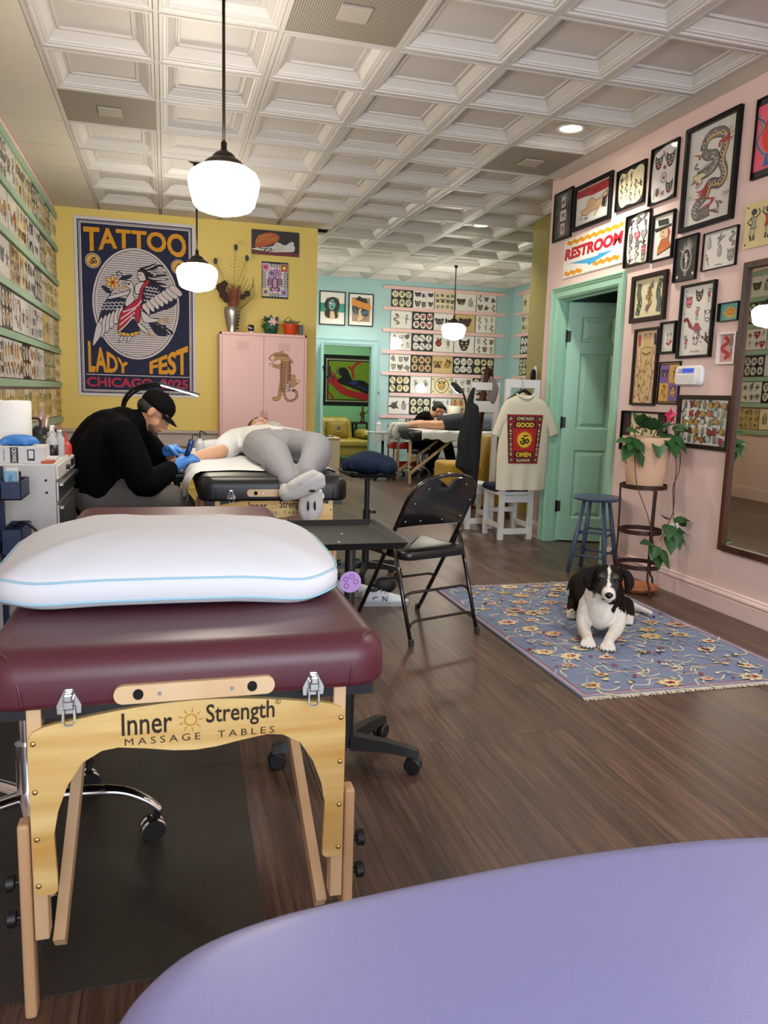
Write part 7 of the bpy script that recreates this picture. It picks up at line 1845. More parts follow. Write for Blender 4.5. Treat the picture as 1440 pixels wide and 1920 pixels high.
a.build('medallion', t, Mi @ M45 @ Matrix.Translation((0, -.078, 0)))
t = thing('side_table', 'tall dark wooden side table behind the armchair', 'side table', (3.60, 14.32, 0))
MB().bbox(3.40, 3.80, 14.14, 14.52, .67, .70, .005).build('top', M_dleg, t)
for x in (3.45, 3.74):
    for y in (14.19, 14.47): MB().bbox(x-.02, x+.02, y-.02, y+.02, 0, .67, .003).build('leg', M_dleg, t)
MB().bbox(3.43, 3.76, 14.17, 14.49, .25, .27, .003).build('shelf', M_dleg, t)
M_stat = mat('aged bronze', '#6a5638', .45, .6)
tag(blob('statuette', [('ell', (3.60, 14.30, .72), (.055, .05, .022)), ('limb', [(3.60, 14.30, .72, .035), (3.605, 14.30, .80, .03), (3.60, 14.30, .88, .036), (3.60, 14.30, .94, .018)]), ('ell', (3.60, 14.30, .965), (.024, .024, .03)), ('limb', [(3.60, 14.30, .90, .016), (3.66, 14.29, .87, .012), (3.70, 14.28, .93, .010)]), ('limb', [(3.60, 14.30, .90, .016), (3.55, 14.29, .86, .012), (3.57, 14.28, .80, .010)]), ('limb', [(3.60, 14.30, .98, .014), (3.60, 14.30, 1.02, .005)])], M_stat, voxel=.007, smooth=2), 'bronze figurine standing on the dark side table', 'statuette')

# ================================================================== FAR STATION IN THE BLUE ROOM
t = massage_table('massage table under the client lying face down in the blue room, wooden legs', 0, 0, 1.85, .37, .745, .11, V_black, detail=False)
def turn(o, M):
    for c in o.children_recursive: pass
t.rotation_euler = (0, 0, radians(-90)); t.location = (4.15, 10.52, 0); WM[t.name] = Matrix.Translation((4.15, 10.52, 0)) @ Matrix.Rotation(radians(-90), 4, 'Z')
M_sheet = mat('white table paper', '#e6e7e8', .75, bump=(7, .5))
t = thing('table_sheet', 'white paper sheet over the far massage table', 'sheet', (4.2, 10.52, .746))
shv = [(10.128, .62), (10.124, .66), (10.130, .71), (10.138, .7455), (10.155, .7485), (10.35, .749), (10.6, .749), (10.88, .749), (10.908, .745), (10.915, .68)]
shm = MB(); rws = []
for k_, (yy, zz) in enumerate(shv):
    rws.append([(3.40+1.70*i/60, yy-(.006*sin(i*.8)+.004*sin(i*.31) if k_ < 3 else 0), zz+(.022*sin(i*.35)+.012*sin(i*.9) if k_ == 0 else .002*sin(i*.7+k_))) for i in range(61)])
shm.rings(rws, closed=False, cap0=False, cap1=False).build('paper', M_sheet, t, smooth=True)
t = thing('utility_cart', 'red metal cart with open shelves under the blue wall', 'cart', (3.5, 11.35, 0))
M_redc = mat('red enamel', '#a61c22', .4)
for x in (3.32, 3.78):
    for y in (11.2, 11.5): MB().tube([(x, y, .05), (x, y, .76)], .012, seg=8).build('post', M_redc, t); MB().lathe([(0, 0), (.025, 0), (.025, .05), (0, .05)], (x, y, 0), 10).build('caster', M_knob, t)
for z in (.12, .42, .68):
    MB().bbox(3.30, 3.80, 11.18, 11.52, z, z+.01, .002).bbox(3.30, 3.80, 11.18, 11.19, z, z+.085, .002).bbox(3.30, 3.80, 11.51, 11.52, z, z+.085, .002).bbox(3.30, 3.31, 11.18, 11.52, z, z+.085, .002).bbox(3.79, 3.80, 11.18, 11.52, z, z+.085, .002).build('shelf', M_redc, t)
t = thing('supply_box', 'small white box with dark vials on the red cart', 'box', (3.52, 11.35, .69))
MB().bbox(3.43, 3.52, 11.30, 11.40, .69, .87, .003).build('box', M_ctn, t)
for k in range(3): MB().tube([(3.545+k*.028, 11.34, .69), (3.545+k*.028, 11.34, .855)], .011, seg=10).build('vial', (M_navyp, M_ctn, M_navyp)[k], t)
t = thing('tray_stand', 'film covered tray on a black post, left of the far client feet', 'tray stand', (3.03, 10.8, 0), 0, 'black instrument trays')
MB().bbox(2.86, 3.22, 10.62, 10.98, .665, .68, .004).build('tray', M_blkp, t)
MB().tube([(3.03, 10.8, .05), (3.03, 10.8, .665)], .022, seg=12).build('post', M_blkp, t, smooth=True); caster_base(t, 3.03, 10.8, (45, 135, 225, 315), .2, M_blkp)
MB().grid(lambda u, v: (2.80+.50*u, 10.60-.012+.0*v, .695-.14*v*(.7+.5*abs(sin(u*9)))-.01*sin(u*40)), 24, 6).grid(lambda u, v: (2.80+.50*u, 10.59+.42*v, .69+.008*sin(u*33)*sin(v*27)), 24, 16).build('film_cover', mat('milky plastic film', '#dfe3e4', .2, spec=.8, alpha=.62), t, smooth=True)
t = thing('bottle', 'white squeeze bottle on the film covered tray', 'bottle', (2.955, 10.8, .70))
MB().lathe([(0, 0), (.034, 0), (.036, .006), (.036, .11), (.022, .125), (.014, .13), (.016, .15), (.008, .165), (0, .166)], (2.955, 10.78, .70), 18).build('bottle_body', M_white, t, smooth=True, auto=40)
t = thing('drawer_unit', 'white low drawer unit behind the far massage table', 'drawers', (4.35, 11.72, 0))
MB().bbox(3.90, 4.80, 11.50, 11.98, .05, .79, .006).build('body', M_white, t)
for z in (.08, .26, .44, .62): MB().bbox(3.93, 4.77, 11.488, 11.50, z, z+.155, .004).build('drawer', M_white, t)
for x in (3.95, 4.75): MB().bbox(x-.03, x+.03, 11.55, 11.9, 0, .05, .003).build('foot', M_knob, t)
t = thing('table_lamp', 'cream drum shade lamp on the white drawer unit, behind the far client', 'lamp', (4.44, 11.65, .79))
MB().lathe([(.105, .04), (.112, .05), (.112, .285), (.108, .29)], (4.44, 11.65, .79), 36).build('lamp_shade', mat('cream paper shade', '#d9cfb3', .8), t, smooth=True, auto=40)
MB().lathe([(0, 0), (.07, 0), (.07, .01), (.015, .02), (.012, .15), (0, .15)], (4.44, 11.65, .79), 20).build('base', M_dleg, t, smooth=True, auto=40)
t = thing('task_lamp', 'lit ring lamp on a bent black arm behind the far client', 'lamp', (4.58, 11.55, .79))
MB().tube(spline([(4.585, 11.56, .79), (4.585, 11.54, .98), (4.58, 11.50, 1.10), (4.50, 11.40, 1.24), (4.43, 11.30, 1.31)], 6), .016, seg=10).build('arm', M_blk, t, smooth=True)
MB().lathe([(0, 0), (.05, 0), (.05, .015), (0, .015)], (4.585, 11.56, .79), 20).build('base', M_blk, t)
Ml = Matrix.Translation((4.30, 11.22, 1.365)) @ Matrix.Rotation(radians(35), 4, 'Y') @ Matrix.Rotation(radians(35), 4, 'X')
MB().lathe([(0, .02), (.10, .015), (.115, 0), (.11, -.012), (0, -.012)], seg=28, M=Ml).build('lamp_head', M_blk, t, smooth=True, auto=40)
MB().lathe([(0, -.013), (.10, -.013), (.096, -.022), (0, -.022)], seg=28, M=Ml).build('lamp_lens', mat('lit task lens', '#ffffff', .3, emit='#eaf3ff', emit_s=30), t)
t = thing('wall_hook', 'small round metal hook on the blue wall beside the lowest rails', 'hook', (3.30, YB, 1.26))
MB().ell((3.30, YB-.02, 1.26), (.018, .02, .018), 12, 8).build('hook', M_steel, t, smooth=True)

# ================================================================== T-SHIRT CORNER
M_wch = mat('white painted chair wood', '#dcdcda', .45)
def tall_chair(label, x0, x1, y, ztop, deep, seatz):
    t = thing('bar_chair', label, 'chair', ((x0+x1)/2, y, 0), 0, 'white wooden bar chairs')
    for x in (x0, x1-.048): MB().bbox(x, x+.048, y, y+.035, 0, ztop, .003).build('back_post', M_wch, t)
    for z0, z1 in ((ztop-.07, ztop), (ztop-.27, ztop-.17), (.33, .39), (.05, .10)): MB().bbox(x0+.045, x1-.045, y+.005, y+.030, z0, z1, .002).build('rail', M_wch, t)
    for x in (x0, x1-.04): MB().bbox(x, x+.04, y+deep-.04, y+deep, 0, seatz-.03, .003).build('leg', M_wch, t)
    MB().bbox(x0-.005, x1+.005, y+.035, y+deep+.005, seatz-.03, seatz, .006).build('seat', M_wch, t)
    for x in (x0+.005, x1-.035): MB().bbox(x, x+.03, y+.03, y+deep-.03, .10, .14, .002).build('stretcher', M_wch, t)
    MB().bbox(x0+.03, x1-.03, y+deep-.03, y+deep-.005, .20, .24, .002).build('stretcher', M_wch, t)
    return t
tall_chair('white wooden bar chair with the cream shirt hung over its back', 2.765, 3.085, 6.06, 1.383, .36, .42)
MB().bbox(3.028, 3.066, 6.058, 6.0585, 0.0, 1.38, .0002).build('panel_line', M_wch) if False else None
tall_chair('white wooden bar chair just behind the shirt, mostly hidden', 2.68, 2.96, 6.62, 1.36, .34, .42)
t = thing('seat_cushion', 'navy cushion on the white bar chair below the cream shirt', 'cushion', (2.93, 6.25, .42))
roundbox(MB(), 2.73, 3.10, 6.10, 6.42, .4205, .475, .05, .03, .02).build('cover', M_navy, t, smooth=True, auto=50)
t = thing('clothes_hanger', 'black hanger holding the cream shirt on the white chair back', 'hanger', (2.91, 6.02, 1.25))
MB().tube(spline([(2.775, 6.02, 1.205), (2.82, 6.02, 1.238), (2.87, 6.02, 1.275), (2.91, 6.02, 1.29), (2.95, 6.02, 1.275), (3.00, 6.02, 1.238), (3.045, 6.02, 1.205)], 5), .011, seg=8, flat=1.4).build('hanger_body', M_knob, t, smooth=True)
MB().tube(spline([(2.91, 6.02, 1.29), (2.91, 6.02, 1.35), (2.91, 6.03, 1.388), (2.91, 6.075, 1.402), (2.91, 6.11, 1.385), (2.91, 6.115, 1.35)], 5), .003, seg=6).build('hook', M_steel, t, smooth=True)
M_tee = mat('cream cotton', '#d8d0b8', .85, noise=(4, .03), bump=(90, .08))
t = thing('t_shirt', 'cream t-shirt with a red and yellow GOOD OMEN print on its back', 'shirt', (2.92, 5.98, .46))
TB = [(.452, 2.690, 3.140), (.50, 2.688, 3.142), (.62, 2.682, 3.150), (.75, 2.680, 3.155), (.88, 2.690, 3.150), (.97, 2.700, 3.142), (1.05, 2.700, 3.145), (1.12, 2.702, 3.140), (1.17, 2.712, 3.125), (1.205, 2.735, 3.095), (1.225, 2.775, 3.05), (1.243, 2.815, 3.01), (1.252, 2.845, 2.98)]
YF = 5.985
def tee_y(x, z):
    """front surface of the hanging shirt"""
    import bisect
    for i in range(len(TB)-1):
        if TB[i][0] <= z <= TB[i+1][0]: break
    k = (z-TB[i][0])/(TB[i+1][0]-TB[i][0]); x0 = TB[i][1]+(TB[i+1][1]-TB[i][1])*k; x1 = TB[i][2]+(TB[i+1][2]-TB[i][2])*k
    c = (2*x-x0-x1)/(x1-x0); c = max(-1, min(1, c))
    fall = max(0, min(1, (.66-z)/.18))
    return YF-.030*sqrt(max(0, 1-c**6))*(1 if z < 1.2 else max(.4, 1-(z-1.2)*12))-.011*fall*sin(x*46)
rows = []
n = 28
for z, x0, x1 in TB:
    lp = []
    for k in range(n+1): x = x0+(x1-x0)*k/n; lp.append((x, tee_y(x, z), z))
    for k in range(n-1, 0, -1): x = x0+(x1-x0)*k/n; c = (2*x-x0-x1)/(x1-x0); lp.append((x, YF+.016*sqrt(max(0, 1-c*c)), z))
    rows.append(lp)
tb = MB().rings([r for r in rows], cap0=False, cap1=False)
for prs in ([(2.752, 1.212, 2.752, .985), (2.705, 1.160, 2.716, .972), (2.660, 1.035, 2.700, .940), (2.630, .955, 2.694, .908), (2.621, .925, 2.691, .895)], [(3.083, 1.212, 3.083, .985), (3.132, 1.160, 3.120, .975), (3.196, 1.045, 3.146, .955), (3.232, .972, 3.149, .925), (3.243, .945, 3.150, .912)]):
    rr_ = []
    for xo, zo, xi, zi in prs:
        rr_.append([((xo+xi)/2+(xo-xi)/2*cos(2*pi*k/18), YF-.004-.024*sin(2*pi*k/18), (zo+zi)/2+(zo-zi)/2*cos(2*pi*k/18)) for k in range(18)])
    if prs[0][0] > 2.9: rr_ = [list(reversed(r)) for r in rr_]
    tb.rings(rr_, cap0=True, cap1=False)
tb.build('shirt_body', M_tee, t, smooth=True, auto=70)
MB().tube(spline([(2.838, 6.0, 1.262), (2.845, 5.968, 1.248), (2.88, 5.955, 1.228), (2.91, 5.952, 1.222), (2.945, 5.955, 1.228), (2.978, 5.968, 1.248), (2.985, 6.0, 1.262)], 5), .0075, seg=8).build('collar', M_tee, t, smooth=True)
a = Art(.00018); pw, ph = .300, .412
q_red = mat('print red', '#b41a22', .8); q_mar = mat('print maroon', '#4a1014', .8); q_yel = mat('print yellow', '#e8c030', .8); q_crm = mat('print cream', '#e6d9a0', .8); q_drk = mat('print black', '#1d1210', .8); q_wine = mat('print wine', '#8d1d26', .8)
def gpoly(x0, x1, z0, z1, m, nn=8):
    for i in range(nn): a.rect(x0+(x1-x0)*i/nn, x0+(x1-x0)*(i+1)/nn, z0, z1, m); a.lay -= 1
    a.lay += 1
gpoly(-pw/2, pw/2, -ph/2, ph/2, q_wine, 12)
for s in (-1, 1): gpoly(s*.125-.018, s*.125+.018, -.145, .135, q_mar, 2)
gpoly(-.088, .088, .152, .194, q_mar); gpoly(-.095, .095, .095, .146, q_mar); gpoly(-.10, .10, -.10, .088, q_red); gpoly(-.092, .092, -.155, -.103, q_mar); gpoly(-.088, .088, -.196, -.160, q_mar)
for x in (-.122, .122):
    for z in (.172, -.174): a.disc(x, z, .024, None, q_wine, 16); a.disc(x, z, .021, None, q_drk, 16); a.text('\u0950', x, z, .026, q_crm)
a.text('CHICAGO', 0, .173, .026, q_crm, w=.145, bold=.02); a.text('GOOD', 0, .120, .040, q_yel, w=.155, bold=.05); a.text('OMEN', 0, -.129, .040, q_yel, w=.150, bold=.04); a.text('ILLINOIS', 0, -.178, .024, q_crm, w=.135, bold=.02)
for s in (-1, 1):
    for k, ch in enumerate('TATTOOS'): a.text(ch, s*.125, .113-k*.0395, .030, q_crm, w=.022, bold=.02)
for k in range(40):
    an = 2*pi*k/40; l = .086 if k % 2 else .076; a.poly([(cos(an-.07)*.05, -.005+sin(an-.07)*.05), (cos(an)*l, -.005+sin(an)*l), (cos(an+.07)*.05, -.005+sin(an+.07)*.05)], q_yel); a.lay -= 1
a.lay += 1
a.disc(0, -.005, .063, None, q_yel, 28); a.text('\u0950', 0, -.005, .085, q_drk, bold=.03)
cx_, cz_ = 2.907, .885
out = []
for x, d, z in a.v:
    xx = cx_+x*(1+.10*z/.2)-.0*z; zz = cz_+z
    out.append((xx-2.92, tee_y(xx, zz)-.0025+d*1.0-5.98, zz-.46))
a.v = out
a.build('back_print', t, Matrix.Identity(4))
# dark garment hanging at the left of the shirt
M_dkc = mat('black cotton', '#121319', .85, bump=(12, .4))
tag(blob('jacket', [('limb', [(2.70, 6.612, 1.30, .018), (2.66, 6.57, 1.22, .03), (2.62, 6.50, 1.13, .035), (2.60, 6.48, .95, .06), (2.56, 6.46, .80, .055), (2.60, 6.46, .60, .06)]), ('limb', [(2.66, 6.50, 1.12, .05), (2.66, 6.48, .80, .075), (2.66, 6.48, .45, .06), (2.66, 6.48, .30, .05)]), ('limb', [(2.60, 6.48, .95, .05), (2.55, 6.46, .70, .045), (2.53, 6.45, .62, .04)])], M_dkc, voxel=.012, smooth=3), 'black garment hanging on the hidden white chair, left of the cream shirt', 'jacket')
tag(blob('scarf', [('limb', [(2.88, 6.64, 1.40, .02), (2.92, 6.66, 1.32, .05), (2.90, 6.66, 1.20, .05)]), ('limb', [(2.80, 6.66, 1.38, .015), (2.79, 6.66, 1.42, .010)])], mat('grey patterned cloth', '#7c7577', .9, noise=(60, .5)), voxel=.01, smooth=3), 'grey patterned cloth draped behind the white chair back', 'cloth')

# brown wooden A-frame easel
M_eas = wood('reddish brown easel wood', '#3a1a10', '#5c2d1d', 8, (1, 1, .1), .45)
t = thing('easel', 'reddish brown wooden A-frame easel leaning behind the ochre chair', 'easel', (3.05, 7.55, 0))
ap = (3.235, 7.56, 1.53)
MB().bar((2.80, 7.16, 0.0), ap, .05, .022).build('leg', M_eas, t); MB().bar((3.36, 7.16, 0.0), (3.255, 7.55, 1.52), .05, .022).build('leg', M_eas, t); MB().bar((3.24, 7.86, 0.0), (3.245, 7.60, 1.50), .04, .022).build('leg', M_eas, t)
MB().tube([(3.19, 7.54, 1.30), (3.29, 7.54, 1.29)], .012, seg=8).build('cross_pin', M_trimw, t)

# ochre upholstered side chair
M_och = mat('ochre upholstery', '#9a7a1c', .6, noise=(30, .08)); M_och2 = mat('ochre seat fabric', '#c09a34', .7, noise=(50, .2))
t = thing('side_chair', 'ochre upholstered chair seen from the side, beside the hanging shirts', 'chair', (3.15, 8.15, 0))
roundbox(MB(), 2.98, 3.42, 7.92, 8.42, .10, .50, .05, .04, .02).build('seat', M_och2, t, smooth=True, auto=50)
bkr = []
for z, x0, x1 in ((.02, 3.30, 3.62), (.15, 3.30, 3.625), (.35, 3.33, 3.62), (.50, 3.36, 3.60), (.65, 3.40, 3.585), (.76, 3.43, 3.57), (.80, 3.455, 3.55), (.81, 3.48, 3.53)):
    bkr.append([(x, y, z) for x, y in rrect(x0, x1, 7.90, 8.44, min(.06, (x1-x0)*.4), 5)])
MB().rings(bkr).build('backrest', M_och, t, smooth=True, auto=60)

# white sneakers on the floor by the folding chair
M_snk = mat('white sneaker mesh', '#d6dde4', .7, noise=(40, .05)); M_sole = mat('grey sneaker sole', '#a9adb0', .6); M_snkk = mat('black sneaker trim', '#16171b', .6)
def sneaker(loc, rz, label, m):
    t = thing('sneaker', label, 'shoe', loc, rz, 'sneakers')
    b = MB(); rows = []
    # stations heel to toe: x, half width, height of upper
    for x, w, h in ((-.135, .020, .055), (-.128, .031, .085), (-.10, .036, .098), (-.06, .038, .090), (-.02, .041, .082), (.03, .046, .070), (.08, .048, .056), (.115, .042, .044), (.135, .027, .034), (.142, .012, .028)):
        rows.append([(x, w*cos(q)*(1 if sin(q) < .2 else .86), .022+max(0, h-.022)*max(0, sin(q))) for q in [2*pi*k/18 for k in range(18)]])
    b.rings(rows); b.build('upper', m, t, world=False, smooth=True)
    s = MB(); out = []
    for x, w in ((-.140, .012), (-.132, .033), (-.10, .039), (-.06, .038), (-.02, .041), (.03, .047), (.08, .050), (.12, .044), (.142, .026), (.148, .010)): out.append((x, w))
    poly = [(x, -w) for x, w in out]+[(x, w) for x, w in reversed(out)]
    s.slab(poly, 0.0, .024); s.build('sole', M_sole, t, world=False)
    MB().ell((-.075, 0, .088), (.040, .024, .012), 14, 8).build('opening', M_snkk, t, world=False, smooth=True)
    la = MB()
    for k in range(5): la.tube([(-.02+k*.020, -.022, .080-k*.008), (-.02+k*.020, 0, .089-k*.008), (-.02+k*.020, .022, .080-k*.008)], .0028, seg=6)
    la.build('laces', M_sole, t, world=False)
    a = Art(); a.text('N', 0, 0, .030, M_snkk, w=.028, bold=.0, shear=.2)
    a.stroke([(-.075, .0), (-.055, .012), (-.04, .010)], .005, M_snkk)
    a.build('letter', t, Matrix.Translation((-.005, -.0455, .045)) @ Matrix.Rotation(radians(-20), 4, 'X'))
sneaker((1.225, 4.235, 0), radians(176+180), 'white sneaker with a black N lying nearest, under the folding chair', M_snk)
sneaker((1.115, 4.47, 0), radians(-14), 'white sneaker behind the nearest sneaker, beside the tray base', M_snk)
tag(MB().ell((1.29, 4.47, .055), (.075, .05, .054), 16, 10).build('cap', M_snkk, smooth=True), 'dark crumpled cloth lying behind the white sneakers', 'cloth')
# ================================================================== PEOPLE
def skin(n, c): return mat(n, c, .5, spec=.4, noise=(18, .05))
S_a = skin('light tan skin', '#c08a68'); S_b = skin('fair skin', '#d8a888'); S_c = skin('warm skin', '#cf9d7c')
C_blk = mat('black sweatshirt fleece', '#09090a', .95, spec=.08, bump=(11, .8)); C_grey = mat('grey twill', '#5f5a55', .85, bump=(60, .2)); C_sil = mat('light grey twill', '#96969a', .85, spec=.2, noise=(5, .05), bump=(10, .9))
C_tee = mat('white cotton', '#e2e2df', .85, bump=(14, .35)); C_sock = mat('grey white sock knit', '#c3c2be', .95, bump=(180, .3)); H_dark = mat('dark hair', '#120d0b', .6, bump=(120, .4)); H_brn = mat('auburn hair', '#4a2414', .55, bump=(120, .4)); H_cap = mat('black cap twill', '#0b0b0c', .9, spec=.12, bump=(160, .15))
def limb(*p): return ('limb', list(p))
def ell(c, r, M=None): return ('ell', c, r) if M is None else ('ell', c, r, M)
def hand(c, f, u, k=1.0, curl=.5, side=1):
    """palm at c, fingers along f, back of the hand along u: five separate fingers"""
    c = Vector(c); f = Vector(f).normalized(); u = Vector(u); u = (u-f*u.dot(f)).normalized(); s = f.cross(u)*side
    P = []
    for i, (o, l) in enumerate(((-.030, .072), (-.010, .082), (.011, .078), (.031, .060))):
        b = c+s*o*k+f*.040*k; a1 = curl*.6; a2 = curl*1.5
        p1 = b+(f*cos(a1)-u*sin(a1))*l*.5*k; p2 = p1+(f*cos(a2)-u*sin(a2))*l*.5*k
        P.append(limb((*(c+s*o*.6*k), .012*k), (*b, .0105*k), (*p1, .0092*k), (*p2, .0078*k)))
    t0 = c-s*.030*k-f*.018*k; t1 = t0-s*.024*k+f*.026*k-u*.008*k; t2 = t1+f*.030*k-u*.014*k*curl*2
    P.append(limb((*t0, .013*k), (*t1, .011*k), (*t2, .009*k)))
    P += [limb((*(c-f*.035*k-s*.012*k), .020*k), (*(c+f*.035*k-s*.016*k), .016*k)), limb((*(c-f*.035*k+s*.012*k), .020*k), (*(c+f*.035*k+s*.018*k), .015*k))]
    return P
def head_parts(c, f, u, k=1.0):
    """skull, jaw, nose, lips, ears; f = where the face looks, u = crown"""
    c = Vector(c); f = Vector(f).normalized(); u = Vector(u); u = (u-f*u.dot(f)).normalized(); s = f.cross(u)
    M = Matrix((s, f, u)).transposed().to_4x4()
    L = lambda a, b, d: tuple(c+s*a*k+f*b*k+u*d*k)
    P = [ell(L(0, -.012, .025), (.074*k, .094*k, .088*k), M), ell(L(0, .018, -.040), (.058*k, .066*k, .075*k), M), ell(L(0, .052, -.085), (.030*k, .026*k, .024*k), M),
         limb((*L(0, .084, .002), .009*k), (*L(0, .098, -.022), .011*k), (*L(0, .105, -.034), .013*k)), limb((*L(-.018, .082, -.064), .009*k), (*L(0, .088, -.064), .0105*k), (*L(.018, .082, -.064), .009*k)),
         limb((*L(-.05, .068, .022), .010*k), (*L(0, .080, .022), .011*k), (*L(.05, .068, .022), .010*k))]
    for q in (-1, 1): P += [ell(L(q*.076, -.006, -.012), (.010*k, .020*k, .032*k), M), ell(L(q*.040, .052, -.045), (.022*k, .020*k, .026*k), M)]
    return P, L, M
def eyes(L, par, k=1.0):
    w = mat('eye white', '#e8e4de', .3); d = mat('dark iris', '#1a120e', .25)
    for q in (-1, 1):
        e = MB().ell(L(q*.031, .074, .002), (.010*k, .010*k, .008*k), 12, 8).build('eye', w, par, smooth=True)
        MB().ell(L(q*.031, .0815, .001), (.005*k, .005*k, .005*k), 10, 6).build('iris', d, e, smooth=True)
        MB().tube([L(q*.016, .083, .022), L(q*.032, .084, .027), L(q*.050, .072, .020)], .004*k, seg=6).build('eyebrow', H_dark, par, smooth=True)

# ---- the tattooer at the left station
t = thing('person', 'seated person in black cap and black sweatshirt, bending over the client arm', 'person', (-.30, 4.60, 0))
hc = (-.055, 4.585, 1.085); hf = (.76, -.18, -.62); hu = (.60, -.02, .80)
HP, L, HM = head_parts(hc, hf, hu, .98)
sh_n, el_n, wr_n = (-.235, 4.39, .955), (-.115, 4.36, .705), (.055, 4.53, .785)
sh_f, el_f, wr_f = (-.19, 4.80, .955), (.01, 4.90, .74), (.025, 4.74, .86)
body = HP+[limb((-.20, 4.60, 1.0, .060), (-.13, 4.595, 1.035, .056), (-.085, 4.59, 1.07, .055)), limb((-.36, 4.60, .60, .13), (-.40, 4.60, .78, .13), (-.33, 4.60, .94, .13), (-.24, 4.60, 1.0, .09)), limb((*sh_n, .055), (-.24, 4.60, .98, .07), (*sh_f, .055)),
     limb((*sh_n, .05), (*el_n, .042), (*wr_n, .028)), limb((*sh_f, .05), (*el_f, .042), (*wr_f, .028)),
     limb((-.32, 4.50, .58, .085), (.06, 4.42, .565, .065), (.08, 4.42, .45, .05), (.05, 4.42, .12, .036)), limb((-.32, 4.70, .58, .085), (-.02, 4.82, .56, .065), (-.02, 4.84, .45, .05), (-.04, 4.86, .12, .036)),
     limb((.05, 4.42, .09, .035), (.14, 4.41, .045, .03)), limb((-.04, 4.86, .09, .035), (.05, 4.87, .045, .03))]
bo = blob('body', body, S_a, t, voxel=.0075, smooth=3)
eyes(L, t, .98)
blob('sweatshirt', [limb((-.335, 4.60, .555, .165), (-.375, 4.60, .72, .170), (-.37, 4.60, .84, .165), (-.31, 4.60, .95, .150), (-.235, 4.60, 1.00, .115)), limb((-.34, 4.50, .62, .125), (-.38, 4.49, .78, .125), (-.31, 4.47, .94, .11)), limb((-.34, 4.70, .62, .125), (-.38, 4.71, .78, .125), (-.31, 4.73, .94, .11)),
     limb((*sh_n, .088), (-.27, 4.60, 1.00, .098), (*sh_f, .088)), limb((-.225, 4.40, .965, .088), (-.17, 4.36, .84, .086), (*el_n, .080), (-.03, 4.43, .735, .066), (.015, 4.495, .768, .052)), limb((-.18, 4.80, .965, .088), (-.09, 4.88, .85, .083), (*el_f, .074), (.02, 4.83, .80, .055)),
     limb((-.18, 4.60, 1.015, .078), (-.145, 4.595, 1.03, .072))], C_blk, t, voxel=.010, smooth=4)
blob('trousers', [limb((-.36, 4.50, .60, .125), (-.10, 4.45, .605, .105), (.06, 4.42, .585, .088), (.085, 4.42, .46, .072), (.06, 4.42, .13, .062)), limb((-.36, 4.70, .60, .125), (-.14, 4.78, .60, .105), (-.02, 4.82, .58, .088), (-.015, 4.84, .46, .072), (-.03, 4.86, .13, .062)), limb((-.37, 4.50, .62, .125), (-.37, 4.70, .62, .125))], C_grey, t, voxel=.012, smooth=4)
for q, (x, y) in enumerate(((.05, 4.42), (-.04, 4.86))):
    blob('shoe', [limb((x-.04, y, .052, .045), (x+.06, y, .045, .042), (x+.14, y, .035, .032)), ell((x+.03, y, .018), (.13, .046, .018))], M_snkk, t, voxel=.010, smooth=3)
def on_head(pts): return [L(*p) for p in pts]
cap = MB(); rows = []
for dz, r0, r1 in ((.020, .080, .100), (.045, .084, .104), (.075, .080, .098), (.100, .064, .078), (.118, .040, .048), (.125, .012, .014)):
    rows.append([L(r0*cos(a_), -.012+r1*sin(a_), dz+.02*(-sin(a_))*0) for a_ in [2*pi*k/28 for k in range(28)]])
co = cap.rings(rows).build('cap', H_cap, t, smooth=True)
br = MB(); rows = []
for q in range(9):
    x = -.072+.018*q; b_ = .088*sqrt(max(0, 1-(x/.086)**2)); l = .070*sqrt(max(0, 1-(x/.078)**2))
    rows.append([L(x, b_-.012-.02, .030), L(x, b_-.012+l*.5, .026-.10*x*x), L(x, b_-.012+l, .012-1.6*x*x), L(x, b_-.012+l, .008-1.6*x*x), L(x, b_-.012+l*.5, .021-.10*x*x), L(x, b_-.032, .024)])
br.rings(rows).build('brim', H_cap, co, smooth=True, auto=50)
MB().ell(L(0, -.012, .127), (.008, .008, .005), 10, 6).build('button', H_cap, co, smooth=True)
MB().tube(on_head([(-.02, -.112, .035), (-.02, -.114, .055), (.02, -.114, .055), (.02, -.112, .035)]), .004, seg=6).build('strap', M_steel, co)
blob('hair', [ell(L(0, -.055, -.005), (.076, .058, .050), HM), ell(L(-.066, -.03, .0), (.012, .035, .035), HM), ell(L(.066, -.03, .0), (.012, .035, .035), HM)], H_dark, t, voxel=.006, smooth=3)
gl = MB()
for q in (-1, 1):
    gl.tube([L(q*.034+.019*cos(a_), .094, -.002+.016*sin(a_)) for a_ in [2*pi*k/16 for k in range(16)]], .0016, closed=True, seg=5); gl.tube([L(q*.053, .092, .002), L(q*.074, .05, .004), L(q*.078, -.002, .010)], .0015, seg=5)
gl.tube([L(-.015, .096, .0), L(0, .100, .004), L(.015, .096, .0)], .0015, seg=5).build('glasses', M_steel, t)
blob('beard', [limb((*L(-.052, .035, -.075), .012), (*L(-.03, .070, -.096), .013), (*L(0, .080, -.10), .014), (*L(.03, .070, -.096), .013), (*L(.052, .035, -.075), .012))], mat('stubble', '#4b352a', .8), t, voxel=.006, smooth=2)
h1 = blob('glove', hand((.100, 4.575, .812), (.8, .25, .35), (-.3, -.5, .8), 1.02, .9)+[limb((.045, 4.52, .782, .034), (.085, 4.56, .802, .034))], M_glove, t, voxel=.0045, smooth=2)
h2 = blob('glove', hand((.050, 4.725, .865), (.95, -.2, -.2), (0, 0, 1), 1.02, .5, -1)+[limb((.01, 4.76, .852, .036), (.05, 4.735, .862, .034))], M_glove, t, voxel=.0045, smooth=2)
ta = MB()
